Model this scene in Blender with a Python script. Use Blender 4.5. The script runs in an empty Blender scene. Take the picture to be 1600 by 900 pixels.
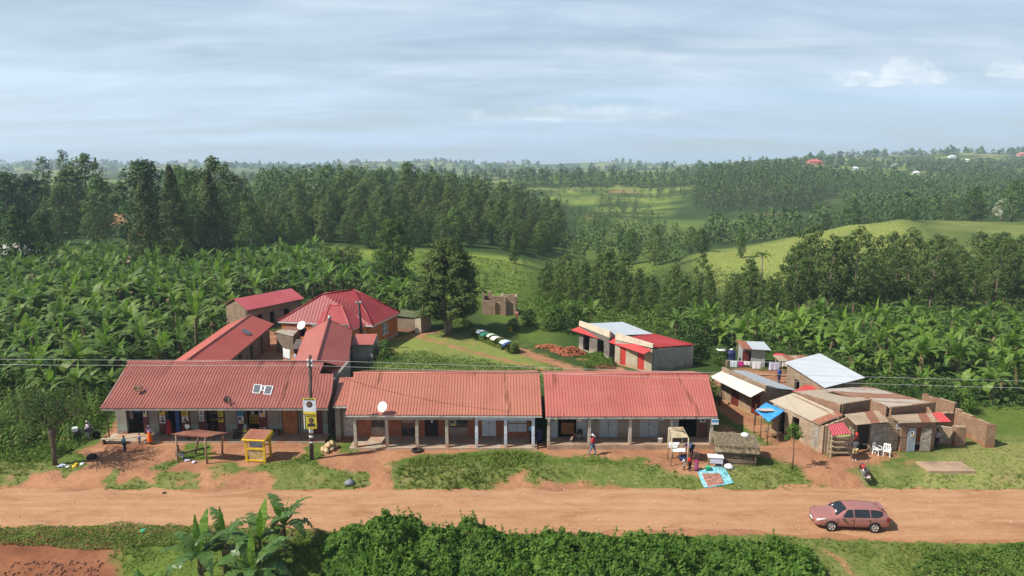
import bpy, bmesh, math, random
import numpy as np
from mathutils import Vector, Matrix, Euler

R = math.radians
SC = bpy.context.scene
COL = SC.collection
rnd = random.Random(7)
rng = np.random.default_rng(11)

# ---------------------------------------------------------------- camera
PITCH, FOC, CAMH = R(9.9), 1100.0, 22.0
_c, _s = math.cos(PITCH), math.sin(PITCH)


def at(px, py, z=0.0):
    """a point of the place, read off the photo, on the level z"""
    u, v = (px - 800) / FOC, (py - 450) / FOC
    t = (z - CAMH) / -(_s + v * _c)
    return Vector((u * t, (_c - v * _s) * t, z))


def atY(px, py, Y):
    u, v = (px - 800) / FOC, (py - 450) / FOC
    t = Y / (_c - v * _s)
    return Vector((u * t, Y, CAMH - (_s + v * _c) * t))


cam = bpy.data.cameras.new('camera')
cam.sensor_width = 36
cam.lens = 36 * FOC / 1600
cam.clip_end = 30000
cam.clip_start = .5
camo = bpy.data.objects.new('camera', cam)
COL.objects.link(camo)
camo.location = (0, 0, CAMH)
camo.rotation_euler = (R(90) - PITCH, 0, 0)
SC.camera = camo


# ---------------------------------------------------------------- object helpers
def props(o, label=None, cat=None, group=None, kind=None):
    if label: o['label'] = label
    if cat: o['category'] = cat
    if group: o['group'] = group
    if kind: o['kind'] = kind
    return o


def thing(name, label, cat, loc=(0, 0, 0), rotz=0.0, group=None, scale=None):
    o = bpy.data.objects.new(name, None)
    COL.objects.link(o)
    o.location = loc
    o.rotation_euler = (0, 0, rotz)
    if scale: o.scale = (scale, scale, scale)
    o.empty_display_size = .3
    return props(o, label, cat, group)


def dup(root, loc=None, rotz=None, label=None, group=None, scale=None):
    r = root.copy()
    COL.objects.link(r)
    if loc is not None: r.location = loc
    if rotz is not None: r.rotation_euler = (0, 0, rotz)
    if scale is not None: r.scale = scale if hasattr(scale, '__len__') else (scale,) * 3
    if label: r['label'] = label
    if group: r['group'] = group
    for ch in list(root.children):
        k = ch.copy()
        COL.objects.link(k)
        k.parent = r
        for g in list(ch.children):
            d = g.copy()
            COL.objects.link(d)
            d.parent = k
    return r


def chain_off(p):
    off = Vector((0, 0, 0))
    while p is not None:
        off += Vector(p.location)
        p = p.parent
    return off


def link_mesh(name, me, parent=None):
    o = bpy.data.objects.new(name, me)
    COL.objects.link(o)
    if parent is not None: o.parent = parent
    return o


def np_mesh(name, V, F, mats, parent=None, smooth=False, mi=None):
    """mesh from numpy arrays: V (n,3), F (m,k)"""
    me = bpy.data.meshes.new(name)
    V = np.asarray(V, np.float32)
    F = np.asarray(F, np.int32)
    k = F.shape[1]
    me.vertices.add(len(V))
    me.vertices.foreach_set('co', V.ravel())
    me.loops.add(F.size)
    me.loops.foreach_set('vertex_index', F.ravel())
    me.polygons.add(len(F))
    me.polygons.foreach_set('loop_start', np.arange(0, F.size, k, dtype=np.int32))
    me.polygons.foreach_set('loop_total', np.full(len(F), k, np.int32))
    if smooth: me.polygons.foreach_set('use_smooth', np.ones(len(F), bool))
    for m in (mats if isinstance(mats, (list, tuple)) else [mats]): me.materials.append(m)
    if mi is not None: me.polygons.foreach_set('material_index', np.asarray(mi, np.int32))
    me.update(calc_edges=True)
    return me if name is None else link_mesh(name, me, parent)


class MB:
    """collects shapes in world (or local) coordinates and links them as ONE mesh object"""

    def __init__(s):
        s.v, s.f, s.m, s.sm = [], [], [], []

    def add(s, vs, fs, m=0, smooth=False):
        b = len(s.v)
        s.v += [tuple(x) for x in vs]
        for f in fs:
            s.f.append(tuple(i + b for i in f))
            s.m.append(m)
            s.sm.append(smooth)
        return s

    def box(s, c, d, rz=0.0, m=0, tilt=None):
        x, y, z = d[0] / 2, d[1] / 2, d[2] / 2
        M = Matrix.Rotation(rz, 3, 'Z')
        if tilt: M = M @ Euler(tilt).to_matrix()
        c = Vector(c)
        vs = [c + M @ Vector((i * x, j * y, k * z)) for k in (-1, 1) for j in (-1, 1) for i in (-1, 1)]
        return s.add(vs, [(0, 2, 3, 1), (4, 5, 7, 6), (0, 1, 5, 4), (2, 6, 7, 3), (0, 4, 6, 2), (1, 3, 7, 5)], m)

    def beam(s, p, q, w=.1, h=None, m=0):
        p, q = Vector(p), Vector(q)
        h = h or w
        d = (q - p).normalized()
        up = Vector((0, 0, 1)) if abs(d.z) < .95 else Vector((0, 1, 0))
        a = d.cross(up).normalized() * w / 2
        b = a.cross(d).normalized() * h / 2
        vs = [p - a - b, p + a - b, p + a + b, p - a + b, q - a - b, q + a - b, q + a + b, q - a + b]
        return s.add(vs, [(0, 1, 2, 3), (7, 6, 5, 4), (0, 4, 5, 1), (1, 5, 6, 2), (2, 6, 7, 3), (3, 7, 4, 0)], m)

    def tube(s, pts, r, n=8, m=0, cap=True, smooth=True):
        pts = [Vector(p) for p in pts]
        rs = r if hasattr(r, '__len__') else [r] * len(pts)
        b = len(s.v)
        prev = None
        for i, p in enumerate(pts):
            d = (pts[min(i + 1, len(pts) - 1)] - pts[max(i - 1, 0)])
            d = d.normalized() if d.length > 1e-6 else Vector((0, 0, 1))
            if prev is None:
                a = d.cross(Vector((.13, .97, .21)))
                if a.length < .05: a = d.cross(Vector((1, 0, 0)))
            else:
                a = prev - d * prev.dot(d)
            a.normalize()
            prev = a
            e = d.cross(a)
            for k in range(n):
                t = 2 * math.pi * k / n
                s.v.append(tuple(p + (a * math.cos(t) + e * math.sin(t)) * rs[i]))
        for i in range(len(pts) - 1):
            for k in range(n):
                k2 = (k + 1) % n
                s.f.append((b + i * n + k, b + i * n + k2, b + (i + 1) * n + k2, b + (i + 1) * n + k))
                s.m.append(m); s.sm.append(smooth)
        if cap:
            s.f.append(tuple(b + k for k in reversed(range(n)))); s.m.append(m); s.sm.append(False)
            e = b + (len(pts) - 1) * n
            s.f.append(tuple(e + k for k in range(n))); s.m.append(m); s.sm.append(False)
        return s

    def lathe(s, prof, c=(0, 0, 0), n=16, m=0, axis=None, smooth=True):
        c = Vector(c)
        M = axis if axis is not None else Matrix.Identity(3)
        b = len(s.v)
        for r, z in prof:
            for k in range(n):
                t = 2 * math.pi * k / n
                s.v.append(tuple(c + M @ Vector((r * math.cos(t), r * math.sin(t), z))))
        for i in range(len(prof) - 1):
            for k in range(n):
                k2 = (k + 1) % n
                s.f.append((b + i * n + k, b + i * n + k2, b + (i + 1) * n + k2, b + (i + 1) * n + k))
                s.m.append(m); s.sm.append(smooth)
        s.f.append(tuple(b + k for k in reversed(range(n)))); s.m.append(m); s.sm.append(False)
        e = b + (len(prof) - 1) * n
        s.f.append(tuple(e + k for k in range(n))); s.m.append(m); s.sm.append(False)
        return s

    def prism(s, poly, z0, z1, m=0):
        n = len(poly)
        zz1 = z1 if hasattr(z1, '__len__') else [z1] * n
        vs = [(p[0], p[1], z0) for p in poly] + [(p[0], p[1], zz1[i]) for i, p in enumerate(poly)]
        fs = [tuple(reversed(range(n))), tuple(range(n, 2 * n))]
        fs += [(i, (i + 1) % n, n + (i + 1) % n, n + i) for i in range(n)]
        return s.add(vs, fs, m)

    def slab(s, pts, th=.04, m=0, up=None):
        pts = [Vector(p) for p in pts]
        n = (pts[1] - pts[0]).cross(pts[2] - pts[0]).normalized()
        if up is None and n.z < 0 or (up is not None and n.dot(Vector(up)) < 0):
            pts.reverse(); n = -n
        k = len(pts)
        vs = pts + [p - n * th for p in pts]
        fs = [tuple(range(k)), tuple(range(2 * k - 1, k - 1, -1))]
        fs += [(i, k + i, k + (i + 1) % k, (i + 1) % k) for i in range(k)]
        return s.add(vs, fs, m)

    def seg(s, p, q, zb, z0, z1, th=.2, m=0):
        """upright wall piece over p-q, its top running from z0 to z1"""
        p, q = Vector((p[0], p[1])), Vector((q[0], q[1]))
        d = (q - p).normalized()
        n = Vector((-d.y, d.x)) * th / 2
        return s.prism([p - n, q - n, q + n, p + n], zb, [z0, z1, z1, z0], m)

    def wall(s, p, q, zb, z0, z1=None, th=.2, ops=(), m=0):
        """wall p-q with openings (a, b, bottom, top) measured in metres along it"""
        z1 = z0 if z1 is None else z1
        p, q = Vector((p[0], p[1])), Vector((q[0], q[1]))
        L = (q - p).length
        P = lambda a: p + (q - p) * (a / L)
        Z = lambda a: z0 + (z1 - z0) * a / L
        x = 0
        for a, b, o0, o1 in sorted(ops):
            if a > x: s.seg(P(x), P(a), zb, Z(x), Z(a), th, m)
            if o0 > zb + .01: s.seg(P(a), P(b), zb, o0, o0, th, m)
            if o1 < min(Z(a), Z(b)): s.seg(P(a), P(b), o1, Z(a), Z(b), th, m)
            x = b
        if x < L: s.seg(P(x), P(L), zb, Z(x), Z(L), th, m)
        return s

    def roof(s, rows, pitch=.25, amp=.03, m=0, sub=1, th=.03, wob=0.0):
        """ribbed metal sheet: rows of (left, right) points from the eave to the ridge"""
        rows = [(Vector(a), Vector(b)) for a, b in rows]
        L = max((b - a).length for a, b in rows)
        n = max(2, round(L / pitch))
        prof = [(0, 0), (.5, 0), (.6, 1), (.88, 1)]
        cols = [((i + f) / n, h) for i in range(n) for f, h in prof] + [(1, 0)]
        a0, b0 = rows[0]; a1, b1 = rows[-1]
        nr = (b0 - a0).cross(a1 - a0).normalized()
        if nr.z < 0: nr = -nr
        full = []
        for i in range(len(rows) - 1):
            for k in range(sub):
                t = k / sub
                full.append((rows[i][0].lerp(rows[i + 1][0], t), rows[i][1].lerp(rows[i + 1][1], t)))
        full.append(rows[-1])
        b = len(s.v); w = len(cols)
        for (a, c) in full:
            dz = rnd.uniform(-wob, wob)
            for f, h in cols:
                s.v.append(tuple(a.lerp(c, f) + nr * (h * amp + dz)))
        for r in range(len(full) - 1):
            for k in range(w - 1):
                i = b + r * w + k
                q = (i, i + 1, i + w + 1, i + w)
                s.f.append(q); s.m.append(m); s.sm.append(False)
        # the underside, a plain sheet a little lower
        o = nr * th
        for i in range(len(full) - 1):
            (a, c), (d, e) = full[i], full[i + 1]
            s.add([a - o, c - o, e - o, d - o], [(3, 2, 1, 0)], m)
        # closed rim
        (a, c), (d, e) = full[0], full[-1]
        s.add([a - o, c - o, c, a], [(0, 1, 2, 3)], m)
        s.add([d - o, e - o, e, d], [(3, 2, 1, 0)], m)
        for i in range(len(full) - 1):
            (a, c), (d, e) = full[i], full[i + 1]
            s.add([a - o, a, d, d - o], [(0, 1, 2, 3)], m)
            s.add([c - o, c, e, e - o], [(3, 2, 1, 0)], m)
        return s

    def build(s, name, mats, parent=None, world=True, bevel=0.0, smooth=False):
        off = chain_off(parent) if (world and parent is not None) else Vector((0, 0, 0))
        me = bpy.data.meshes.new(name)
        me.from_pydata([(v[0] - off.x, v[1] - off.y, v[2] - off.z) for v in s.v], [], s.f)
        for mt in (mats if isinstance(mats, (list, tuple)) else [mats]): me.materials.append(mt)
        me.polygons.foreach_set('material_index', s.m)
        me.polygons.foreach_set('use_smooth', [bool(x or smooth) for x in s.sm])
        me.update()
        o = link_mesh(name, me, parent)
        if bevel:
            b = o.modifiers.new('bevel', 'BEVEL')
            b.width = bevel; b.segments = 2; b.limit_method = 'ANGLE'
        return o


# ---------------------------------------------------------------- materials
MATS = {}


def new_mat(name):
    m = bpy.data.materials.new(name)
    m.use_nodes = True
    nt = m.node_tree
    nt.nodes.clear()
    return m, nt, nt.nodes, nt.links


def N(nt, typ, inp=None, **kw):
    n = nt.nodes.new(typ)
    for k, v in kw.items(): setattr(n, k, v)
    for k, v in (inp or {}).items():
        if hasattr(v, 'is_linked') or isinstance(v, bpy.types.NodeSocket):
            nt.links.new(v, n.inputs[k])
        else:
            n.inputs[k].default_value = v
    return n


def rgb(c):
    return (c[0], c[1], c[2], 1)


def ramp(nt, fac, stops):
    r = nt.nodes.new('ShaderNodeValToRGB')
    e = r.color_ramp.elements
    while len(e) < len(stops): e.new(.5)
    for i, (p, c) in enumerate(stops):
        e[i].position = p
        e[i].color = rgb(c) if hasattr(c, '__len__') else (c, c, c, 1)
    nt.links.new(fac, r.inputs['Fac'])
    return r.outputs['Color']


def mix(nt, fac, a, b, typ='MIX'):
    m = nt.nodes.new('ShaderNodeMix')
    m.data_type = 'RGBA'
    m.blend_type = typ
    for i, v in ((0, fac), (6, a), (7, b)):
        if isinstance(v, bpy.types.NodeSocket): nt.links.new(v, m.inputs[i])
        elif i == 0: m.inputs[0].default_value = v
        else: m.inputs[i].default_value = rgb(v)
    return m.outputs[2]


def mathn(nt, op, a, b=None, c=None, clamp=False):
    n = nt.nodes.new('ShaderNodeMath')
    n.operation = op
    n.use_clamp = clamp
    for i, v in enumerate((a, b, c)):
        if v is None: continue
        if isinstance(v, bpy.types.NodeSocket): nt.links.new(v, n.inputs[i])
        else: n.inputs[i].default_value = v
    return n.outputs[0]


def noise(nt, vec, scale, detail=4, rough=.55, dist=0.0):
    n = N(nt, 'ShaderNodeTexNoise', {'Scale': scale, 'Detail': detail, 'Roughness': rough, 'Distortion': dist})
    if vec is not None: nt.links.new(vec, n.inputs['Vector'])
    return n.outputs['Fac']


def mapping(nt, vec, scale=(1, 1, 1), rot=(0, 0, 0)):
    n = N(nt, 'ShaderNodeMapping', {'Scale': scale, 'Rotation': rot})
    nt.links.new(vec, n.inputs['Vector'])
    return n.outputs['Vector']


def finish(m, nt, color, rough=.85, bump=None, bstr=.3, bdist=.02, metal=0.0, spec=.25, extra=None):
    p = N(nt, 'ShaderNodeBsdfPrincipled', {'Roughness': rough, 'Metallic': metal, 'Specular IOR Level': spec})
    if isinstance(color, bpy.types.NodeSocket): nt.links.new(color, p.inputs['Base Color'])
    else: p.inputs['Base Color'].default_value = rgb(color)
    for k, v in (extra or {}).items():
        if isinstance(v, bpy.types.NodeSocket): nt.links.new(v, p.inputs[k])
        else: p.inputs[k].default_value = v
    if bump is not None:
        b = N(nt, 'ShaderNodeBump', {'Strength': bstr, 'Distance': bdist, 'Height': bump})
        nt.links.new(b.outputs[0], p.inputs['Normal'])
    o = nt.nodes.new('ShaderNodeOutputMaterial')
    nt.links.new(p.outputs[0], o.inputs['Surface'])
    return m


def M(name, col, rough=.85, var=.18, scale=4.0, bump=.15, metal=0.0, spec=.25, col2=None, amt=.35, fine=40.0):
    """worn painted/mineral surface: two scales of blotches, optional second colour in patches"""
    if name in MATS: return MATS[name]
    m, nt, _, _ = new_mat(name)
    tc = nt.nodes.new('ShaderNodeTexCoord').outputs['Object']
    n1 = noise(nt, tc, scale, 5)
    n2 = noise(nt, tc, fine, 3)
    k = mathn(nt, 'ADD', mathn(nt, 'MULTIPLY', n1, .65), mathn(nt, 'MULTIPLY', n2, .35))
    lo = tuple(c * (1 - var * 1.6) for c in col)
    hi = tuple(min(1, c * (1 + var * 1.2)) for c in col)
    c = ramp(nt, k, [(.3, lo), (.7, hi)])
    if col2:
        n3 = noise(nt, tc, scale * .7 + .3, 6, .65)
        f = ramp(nt, n3, [(1 - amt - .12, 0.0), (1 - amt + .06, 1.0)])
        c = mix(nt, f, c, col2)
    MATS[name] = finish(m, nt, c, rough, n2 if bump else None, bump, .01, metal, spec)
    return MATS[name]


def M_roof(name, col, dirt=(.10, .05, .035), dirt_amt=.25, axis='x', fade=None, rough=.42, rust=None, rust_amt=.0, tile=0.0, spec=.4):
    """painted ribbed iron sheets: each sheet its own tone, streaks down the slope, dirt and rust"""
    m, nt, _, _ = new_mat(name)
    tc = nt.nodes.new('ShaderNodeTexCoord').outputs['Object']
    sc = (1.1, .12, .12) if axis == 'x' else (.12, 1.1, .12)
    st = noise(nt, mapping(nt, tc, sc), 2.2, 5, .6)
    big = noise(nt, tc, .35, 4)
    fine = noise(nt, tc, 9, 4)
    x = nt.nodes.new('ShaderNodeSeparateXYZ')
    nt.links.new(tc, x.inputs[0])
    s = mathn(nt, 'FLOOR', mathn(nt, 'DIVIDE', x.outputs[0 if axis == 'x' else 1], .76))
    wn = N(nt, 'ShaderNodeTexWhiteNoise', noise_dimensions='1D')
    nt.links.new(s, wn.inputs['W'])
    c = ramp(nt, st, [(.3, tuple(v * .8 for v in col)), (.7, tuple(min(1, v * 1.12) for v in col))])
    c = mix(nt, mathn(nt, 'MULTIPLY', wn.outputs['Value'], .35), c, tuple(min(1, v * 1.18 + .015) for v in col))
    if fade: c = mix(nt, ramp(nt, big, [(.35, 0.0), (.75, .75)]), c, fade)
    if rust:
        rn = mathn(nt, 'ADD', mathn(nt, 'MULTIPLY', st, .5), mathn(nt, 'MULTIPLY', wn.outputs['Value'], .5))
        f = ramp(nt, rn, [(max(0, .78 - rust_amt), 0.0), (min(1, .84 - rust_amt), 1.0)])
        c = mix(nt, mathn(nt, 'MULTIPLY', f, .85), c, ramp(nt, fine, [(.3, tuple(v * .6 for v in rust)), (.7, rust)]))
    dn = mathn(nt, 'MULTIPLY', fine, st)
    c = mix(nt, mathn(nt, 'MULTIPLY', ramp(nt, dn, [(.2, 0.0), (.45, 1.0)]), dirt_amt), c, dirt)
    lap = mathn(nt, 'LESS_THAN', mathn(nt, 'FRACT', mathn(nt, 'ADD', mathn(nt, 'DIVIDE', x.outputs[1 if axis == 'x' else 0], 2.45), mathn(nt, 'MULTIPLY', wn.outputs['Value'], .03))), .022)
    c = mix(nt, mathn(nt, 'MULTIPLY', lap, .45), c, tuple(v * .45 for v in col))
    MATS[name] = finish(m, nt, c, rough, fine, .12, .01, 0, spec)
    return MATS[name]


def wall_uv(nt):
    """u along the wall, v up it, whatever way the wall faces"""
    g = nt.nodes.new('ShaderNodeNewGeometry')
    nx = N(nt, 'ShaderNodeVectorMath', operation='CROSS_PRODUCT')
    nt.links.new(g.outputs['True Normal'], nx.inputs[0])
    nx.inputs[1].default_value = (0, 0, 1)
    nn = N(nt, 'ShaderNodeVectorMath', operation='NORMALIZE')
    nt.links.new(nx.outputs[0], nn.inputs[0])
    d = N(nt, 'ShaderNodeVectorMath', operation='DOT_PRODUCT')
    nt.links.new(g.outputs['Position'], d.inputs[0])
    nt.links.new(nn.outputs[0], d.inputs[1])
    s = nt.nodes.new('ShaderNodeSeparateXYZ')
    nt.links.new(g.outputs['Position'], s.inputs[0])
    c = nt.nodes.new('ShaderNodeCombineXYZ')
    nt.links.new(d.outputs['Value'], c.inputs[0])
    nt.links.new(s.outputs[2], c.inputs[1])
    return c.outputs[0], g.outputs['Position'], s.outputs[2]


def M_brick(name, a, b, mortar, bw=.26, bh=.115, ms=.016, foot=(.30, .12, .06), foot_h=.5, plaster=None, pl_amt=0.0):
    m, nt, _, _ = new_mat(name)
    uv, pos, z = wall_uv(nt)
    br = N(nt, 'ShaderNodeTexBrick', {'Color1': rgb(a), 'Color2': rgb(b), 'Mortar': rgb(mortar), 'Scale': 1.0,
                                      'Mortar Size': ms, 'Brick Width': bw, 'Row Height': bh, 'Mortar Smooth': .2, 'Bias': 0.0})
    nt.links.new(uv, br.inputs['Vector'])
    n1 = noise(nt, pos, 1.6, 5)
    n2 = noise(nt, pos, 14, 3)
    c = mix(nt, .8, br.outputs['Color'], ramp(nt, n1, [(.3, .65), (.7, 1.15)]), 'MULTIPLY')
    c = mix(nt, .5, c, ramp(nt, n2, [(.3, .6), (.7, 1.2)]), 'MULTIPLY')
    h = mathn(nt, 'ADD', z, mathn(nt, 'MULTIPLY', n1, .6))
    f = ramp(nt, mathn(nt, 'DIVIDE', h, foot_h * 2), [(.35, .75), (.75, 0.0)])
    c = mix(nt, f, c, foot)
    if plaster:
        c = mix(nt, ramp(nt, n1, [(1 - pl_amt - .06, 0.0), (1 - pl_amt, 1.0)]), c, plaster)
    MATS[name] = finish(m, nt, c, .92, br.outputs['Fac'], -.5, .012, 0, .15)
    return MATS[name]


def M_plaster(name, col, foot=(.26, .12, .07), foot_h=.5, var=.15, stain=(.12, .10, .085), st_amt=.4, band=None, band_z=(.3, 1.0)):
    """rendered wall: grime streaks, red dust splashed over its foot, optional painted dado"""
    m, nt, _, _ = new_mat(name)
    uv, pos, z = wall_uv(nt)
    n1 = noise(nt, pos, 1.3, 6, .6)
    n2 = noise(nt, mapping(nt, uv, (3.5, .5, 1)), 2, 5, .6)
    n3 = noise(nt, pos, 22, 3)
    c = ramp(nt, n1, [(.3, tuple(v * (1 - var) for v in col)), (.7, tuple(min(1, v * (1 + var)) for v in col))])
    if band:
        inb = mathn(nt, 'MULTIPLY', mathn(nt, 'GREATER_THAN', z, band_z[0]), mathn(nt, 'LESS_THAN', z, band_z[1]))
        c = mix(nt, mathn(nt, 'MULTIPLY', inb, ramp(nt, n1, [(.25, .55), (.6, .95)])), c, band)
    c = mix(nt, mathn(nt, 'MULTIPLY', ramp(nt, n2, [(.45, 0.0), (.8, 1.0)]), st_amt), c, stain)
    c = mix(nt, .35, c, ramp(nt, n3, [(.3, .75), (.7, 1.15)]), 'MULTIPLY')
    h = mathn(nt, 'ADD', z, mathn(nt, 'MULTIPLY', mathn(nt, 'SUBTRACT', n1, .5), 1.1))
    f = ramp(nt, mathn(nt, 'DIVIDE', h, foot_h * 2), [(.15, .85), (.75, 0.0)])
    c = mix(nt, f, c, foot)
    MATS[name] = finish(m, nt, c, .9, n3, .2, .01, 0, .2)
    return MATS[name]


def M_leaf(name, col, col2, trans=.28, rough=.6, spec=.1, hue=.45, island=True, dead=None, dead_amt=0.0):
    """foliage: each leaf a little different, each plant too, some light through the blade"""
    m, nt, _, _ = new_mat(name)
    g = nt.nodes.new('ShaderNodeNewGeometry')
    oi = nt.nodes.new('ShaderNodeObjectInfo')
    a = g.outputs['Random Per Island']
    c = mix(nt, a, col, col2)
    c = mix(nt, hue, c, ramp(nt, oi.outputs['Random'], [(0, (.62, .72, .62)), (.5, (1, 1, 1)), (1, (1.35, 1.22, .95))]), 'MULTIPLY')
    n1 = noise(nt, g.outputs['Position'], .22, 3)
    c = mix(nt, .6, c, ramp(nt, n1, [(.3, (.72, .78, .75)), (.7, (1.25, 1.2, 1.05))]), 'MULTIPLY')
    if dead:
        r = mathn(nt, 'GREATER_THAN', mathn(nt, 'FRACT', mathn(nt, 'MULTIPLY', a, 37.7)), 1 - dead_amt)
        c = mix(nt, r, c, dead)
    p = N(nt, 'ShaderNodeBsdfPrincipled', {'Roughness': rough, 'Specular IOR Level': spec, 'Base Color': c})
    t = N(nt, 'ShaderNodeBsdfTranslucent', {'Color': mix(nt, .5, c, (1.2, 1.5, .5), 'MULTIPLY')})
    x = N(nt, 'ShaderNodeMixShader', {0: trans})
    nt.links.new(p.outputs[0], x.inputs[1])
    nt.links.new(t.outputs[0], x.inputs[2])
    o = nt.nodes.new('ShaderNodeOutputMaterial')
    nt.links.new(x.outputs[0], o.inputs['Surface'])
    MATS[name] = m
    return m


# ---------------------------------------------------------------- terrain
def sstep(a, b, x):
    t = np.clip((x - a) / (b - a), 0, 1)
    return t * t * (3 - 2 * t)


def _hash(ix, iy, seed):
    h = (ix.astype(np.int64) * 374761393 + iy.astype(np.int64) * 668265263 + seed * 1442695041) & 0x7fffffff
    h = ((h ^ (h >> 13)) * 1274126177) & 0x7fffffff
    return ((h ^ (h >> 16)) & 0xffff) / 65535.0


def vnoise(x, y, seed=0):
    ix, iy = np.floor(x), np.floor(y)
    fx, fy = x - ix, y - iy
    fx, fy = fx * fx * (3 - 2 * fx), fy * fy * (3 - 2 * fy)
    a, b = _hash(ix, iy, seed), _hash(ix + 1, iy, seed)
    c, d = _hash(ix, iy + 1, seed), _hash(ix + 1, iy + 1, seed)
    return (a + (b - a) * fx) * (1 - fy) + (c + (d - c) * fx) * fy


def fbm(x, y, seed=0, oct=4):
    s, a, t = 0, .5, 0
    for i in range(oct):
        s = s + a * vnoise(x, y, seed + i * 17)
        t += a
        x, y, a = x * 2.03 + 5.1, y * 2.03 + 3.7, a * .5
    return s / t


# the lie of the land: (column X/Y, distance, height)
LAND = []
for u in (-.9, -.6, -.3, 0, .3, .6, .9):
    LAND += [(u, 60, 0), (u, 85, 0), (u, 105, 0 if u < .2 else -1.2)]
LAND += [(-.73, 170, 0), (-.5, 165, 0), (-.3, 165, 0), (-.73, 260, -1), (-.5, 250, -1), (-.35, 240, -1), (-.7, 360, 1), (-.45, 360, 0), (-.7, 600, -4),
         (-.17, 140, -1), (-.05, 140, -2), (.05, 140, -4), (.12, 140, -6.5), (-.2, 205, -2), (-.1, 205, -2.2), (0, 200, -4), (.07, 200, -8), (.12, 230, -11),
         (-.3, 280, 2), (-.14, 280, 2.5), (-.14, 340, 5.5), (-.3, 340, 4), (0, 300, -3), (.05, 300, -8), (-.1, 480, -4), (.02, 450, -9), (.1, 330, -13),
         (.2, 130, -6), (.35, 130, -6), (.3, 100, -2.5), (.5, 130, -6), (.75, 130, -5.5), (.5, 100, -2), (.75, 100, -1.5), (.25, 160, -8.5), (.15, 170, -9.5), (.4, 165, -8),
         (.4, 175, -7), (.32, 205, -4.8), (.28, 215, -4), (.4, 235, -2.6), (.48, 262, -.2), (.55, 275, 1), (.62, 270, .6), (.75, 265, .5), (.55, 215, -3.5), (.7, 200, -4), (.8, 160, -6),
         (.27, 290, -12), (.4, 320, -11), (.52, 350, -9), (.66, 345, -5), (.25, 350, -15.5), (.2, 430, -15.5), (.35, 440, -15), (.1, 420, -15), (.45, 450, -12), (.7, 450, -6),
         (.2, 560, -10), (.3, 520, -12), (.42, 520, -11), (.3, 620, 3.5), (.4, 620, 4), (.2, 680, -1), (.08, 600, -4), (.14, 700, 1.5), (.03, 750, 4), (.2, 800, 3), (-.05, 800, 0),
         (.55, 600, -1), (.7, 600, 0), (.45, 900, 9), (.6, 900, 8), (.75, 900, 9), (.55, 1200, 20), (.7, 1250, 24), (.42, 1000, 21), (.63, 1600, 47), (.72, 1600, 43), (.5, 1700, 36), (.36, 1800, 26),
         (.3, 1300, 12), (.1, 1300, 6), (-.1, 1300, 4), (-.4, 1300, 4), (-.7, 1300, 5), (.36, 2600, 42), (.25, 2500, 12), (.05, 2500, 2), (-.2, 2400, 4), (-.5, 2400, 2), (-.75, 2400, 4),
         (-.22, 3200, 40), (-.27, 3200, 22), (-.17, 3200, 26), (-.10, 3000, 30), (-.06, 3000, 14), (.14, 3200, 34), (.09, 3000, 16), (-.44, 3000, 34), (-.62, 2800, 36), (-.35, 3600, 6), (-.55, 3500, 4), (-.72, 3500, 8), (.05, 3600, 2), (.2, 3600, 6), (.5, 3600, 60), (.7, 3600, 60),
         (-.7, 6500, 2), (-.3, 6500, 0), (0, 6500, -6), (.3, 6500, 6), (.7, 6500, 60), (-1.4, 200, 0), (1.4, 200, -3), (-1.4, 1000, 3), (1.4, 1000, 12), (-1.4, 5000, 4), (1.4, 5000, 50)]
_K = np.array([(u * 2.2, math.log(d), z) for u, d, z in LAND])


def _rbf(A, B):
    d = np.sqrt(((A[:, None, :] - B[None, :, :]) ** 2).sum(-1))
    return d


_W = np.linalg.solve(_rbf(_K[:, :2], _K[:, :2]) + np.eye(len(_K)) * .004, _K[:, 2])


def land(x, y):
    x, y = np.asarray(x, float), np.asarray(y, float)
    sh = x.shape
    X, Y = x.ravel(), np.maximum(y.ravel(), 1.0)
    out = np.zeros(len(X))
    far = Y > 80
    idx = np.nonzero(far)[0]
    for k in range(0, len(idx), 40000):
        i = idx[k:k + 40000]
        q = np.stack([X[i] / Y[i] * 2.2, np.log(Y[i])], 1)
        out[i] = _rbf(q, _K[:, :2]) @ _W
    out *= sstep(88, 128, Y)
    out += (fbm(X / 60, Y / 60, 5) - .5) * np.clip((Y - 130) / 700, 0, 1) * 7 + (fbm(X / 420, Y / 420, 9) - .5) * np.clip((Y - 900) / 2500, 0, 1) * 60
    # the village's own level, the bank down to the road and the fall beyond it
    wob = (fbm(X / 5, Y / 5, 3) - .5)
    tb = sstep(46.7, 48.8, Y + wob * 1.6)
    near = -.6 + .6 * tb
    f = sstep(38.2, 33.5, Y + wob)
    left = sstep(-8, -18, X)
    near = near - f * (1.9 * left + .7 * (1 - left))
    near = near + (fbm(X / 1.7, Y / 1.7, 8) - .5) * .16 * (1 - .75 * sstep(47.5, 46.2, Y) * sstep(39.2, 40.4, Y)) * sstep(56, 50, Y)
    m = Y < 60
    out = np.where(m, near, out)
    return out.reshape(sh)


def landz(x, y):
    return float(land(np.array([x]), np.array([y]))[0])


def inpoly(x, y, poly):
    r = np.zeros(x.shape, bool)
    n = len(poly)
    for i in range(n):
        x0, y0 = poly[i]; x1, y1 = poly[(i + 1) % n]
        c = ((y0 > y) != (y1 > y)) & (x < (x1 - x0) * (y - y0) / (y1 - y0 + 1e-12) + x0)
        r ^= c
    return r


def dist_poly(x, y, poly, closed=True):
    d = np.full(x.shape, 1e9)
    n = len(poly)
    for i in range(n if closed else n - 1):
        x0, y0 = poly[i]; x1, y1 = poly[(i + 1) % n]
        dx, dy = x1 - x0, y1 - y0
        t = np.clip(((x - x0) * dx + (y - y0) * dy) / (dx * dx + dy * dy + 1e-9), 0, 1)
        d = np.minimum(d, np.hypot(x - x0 - t * dx, y - y0 - t * dy))
    return d


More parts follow.
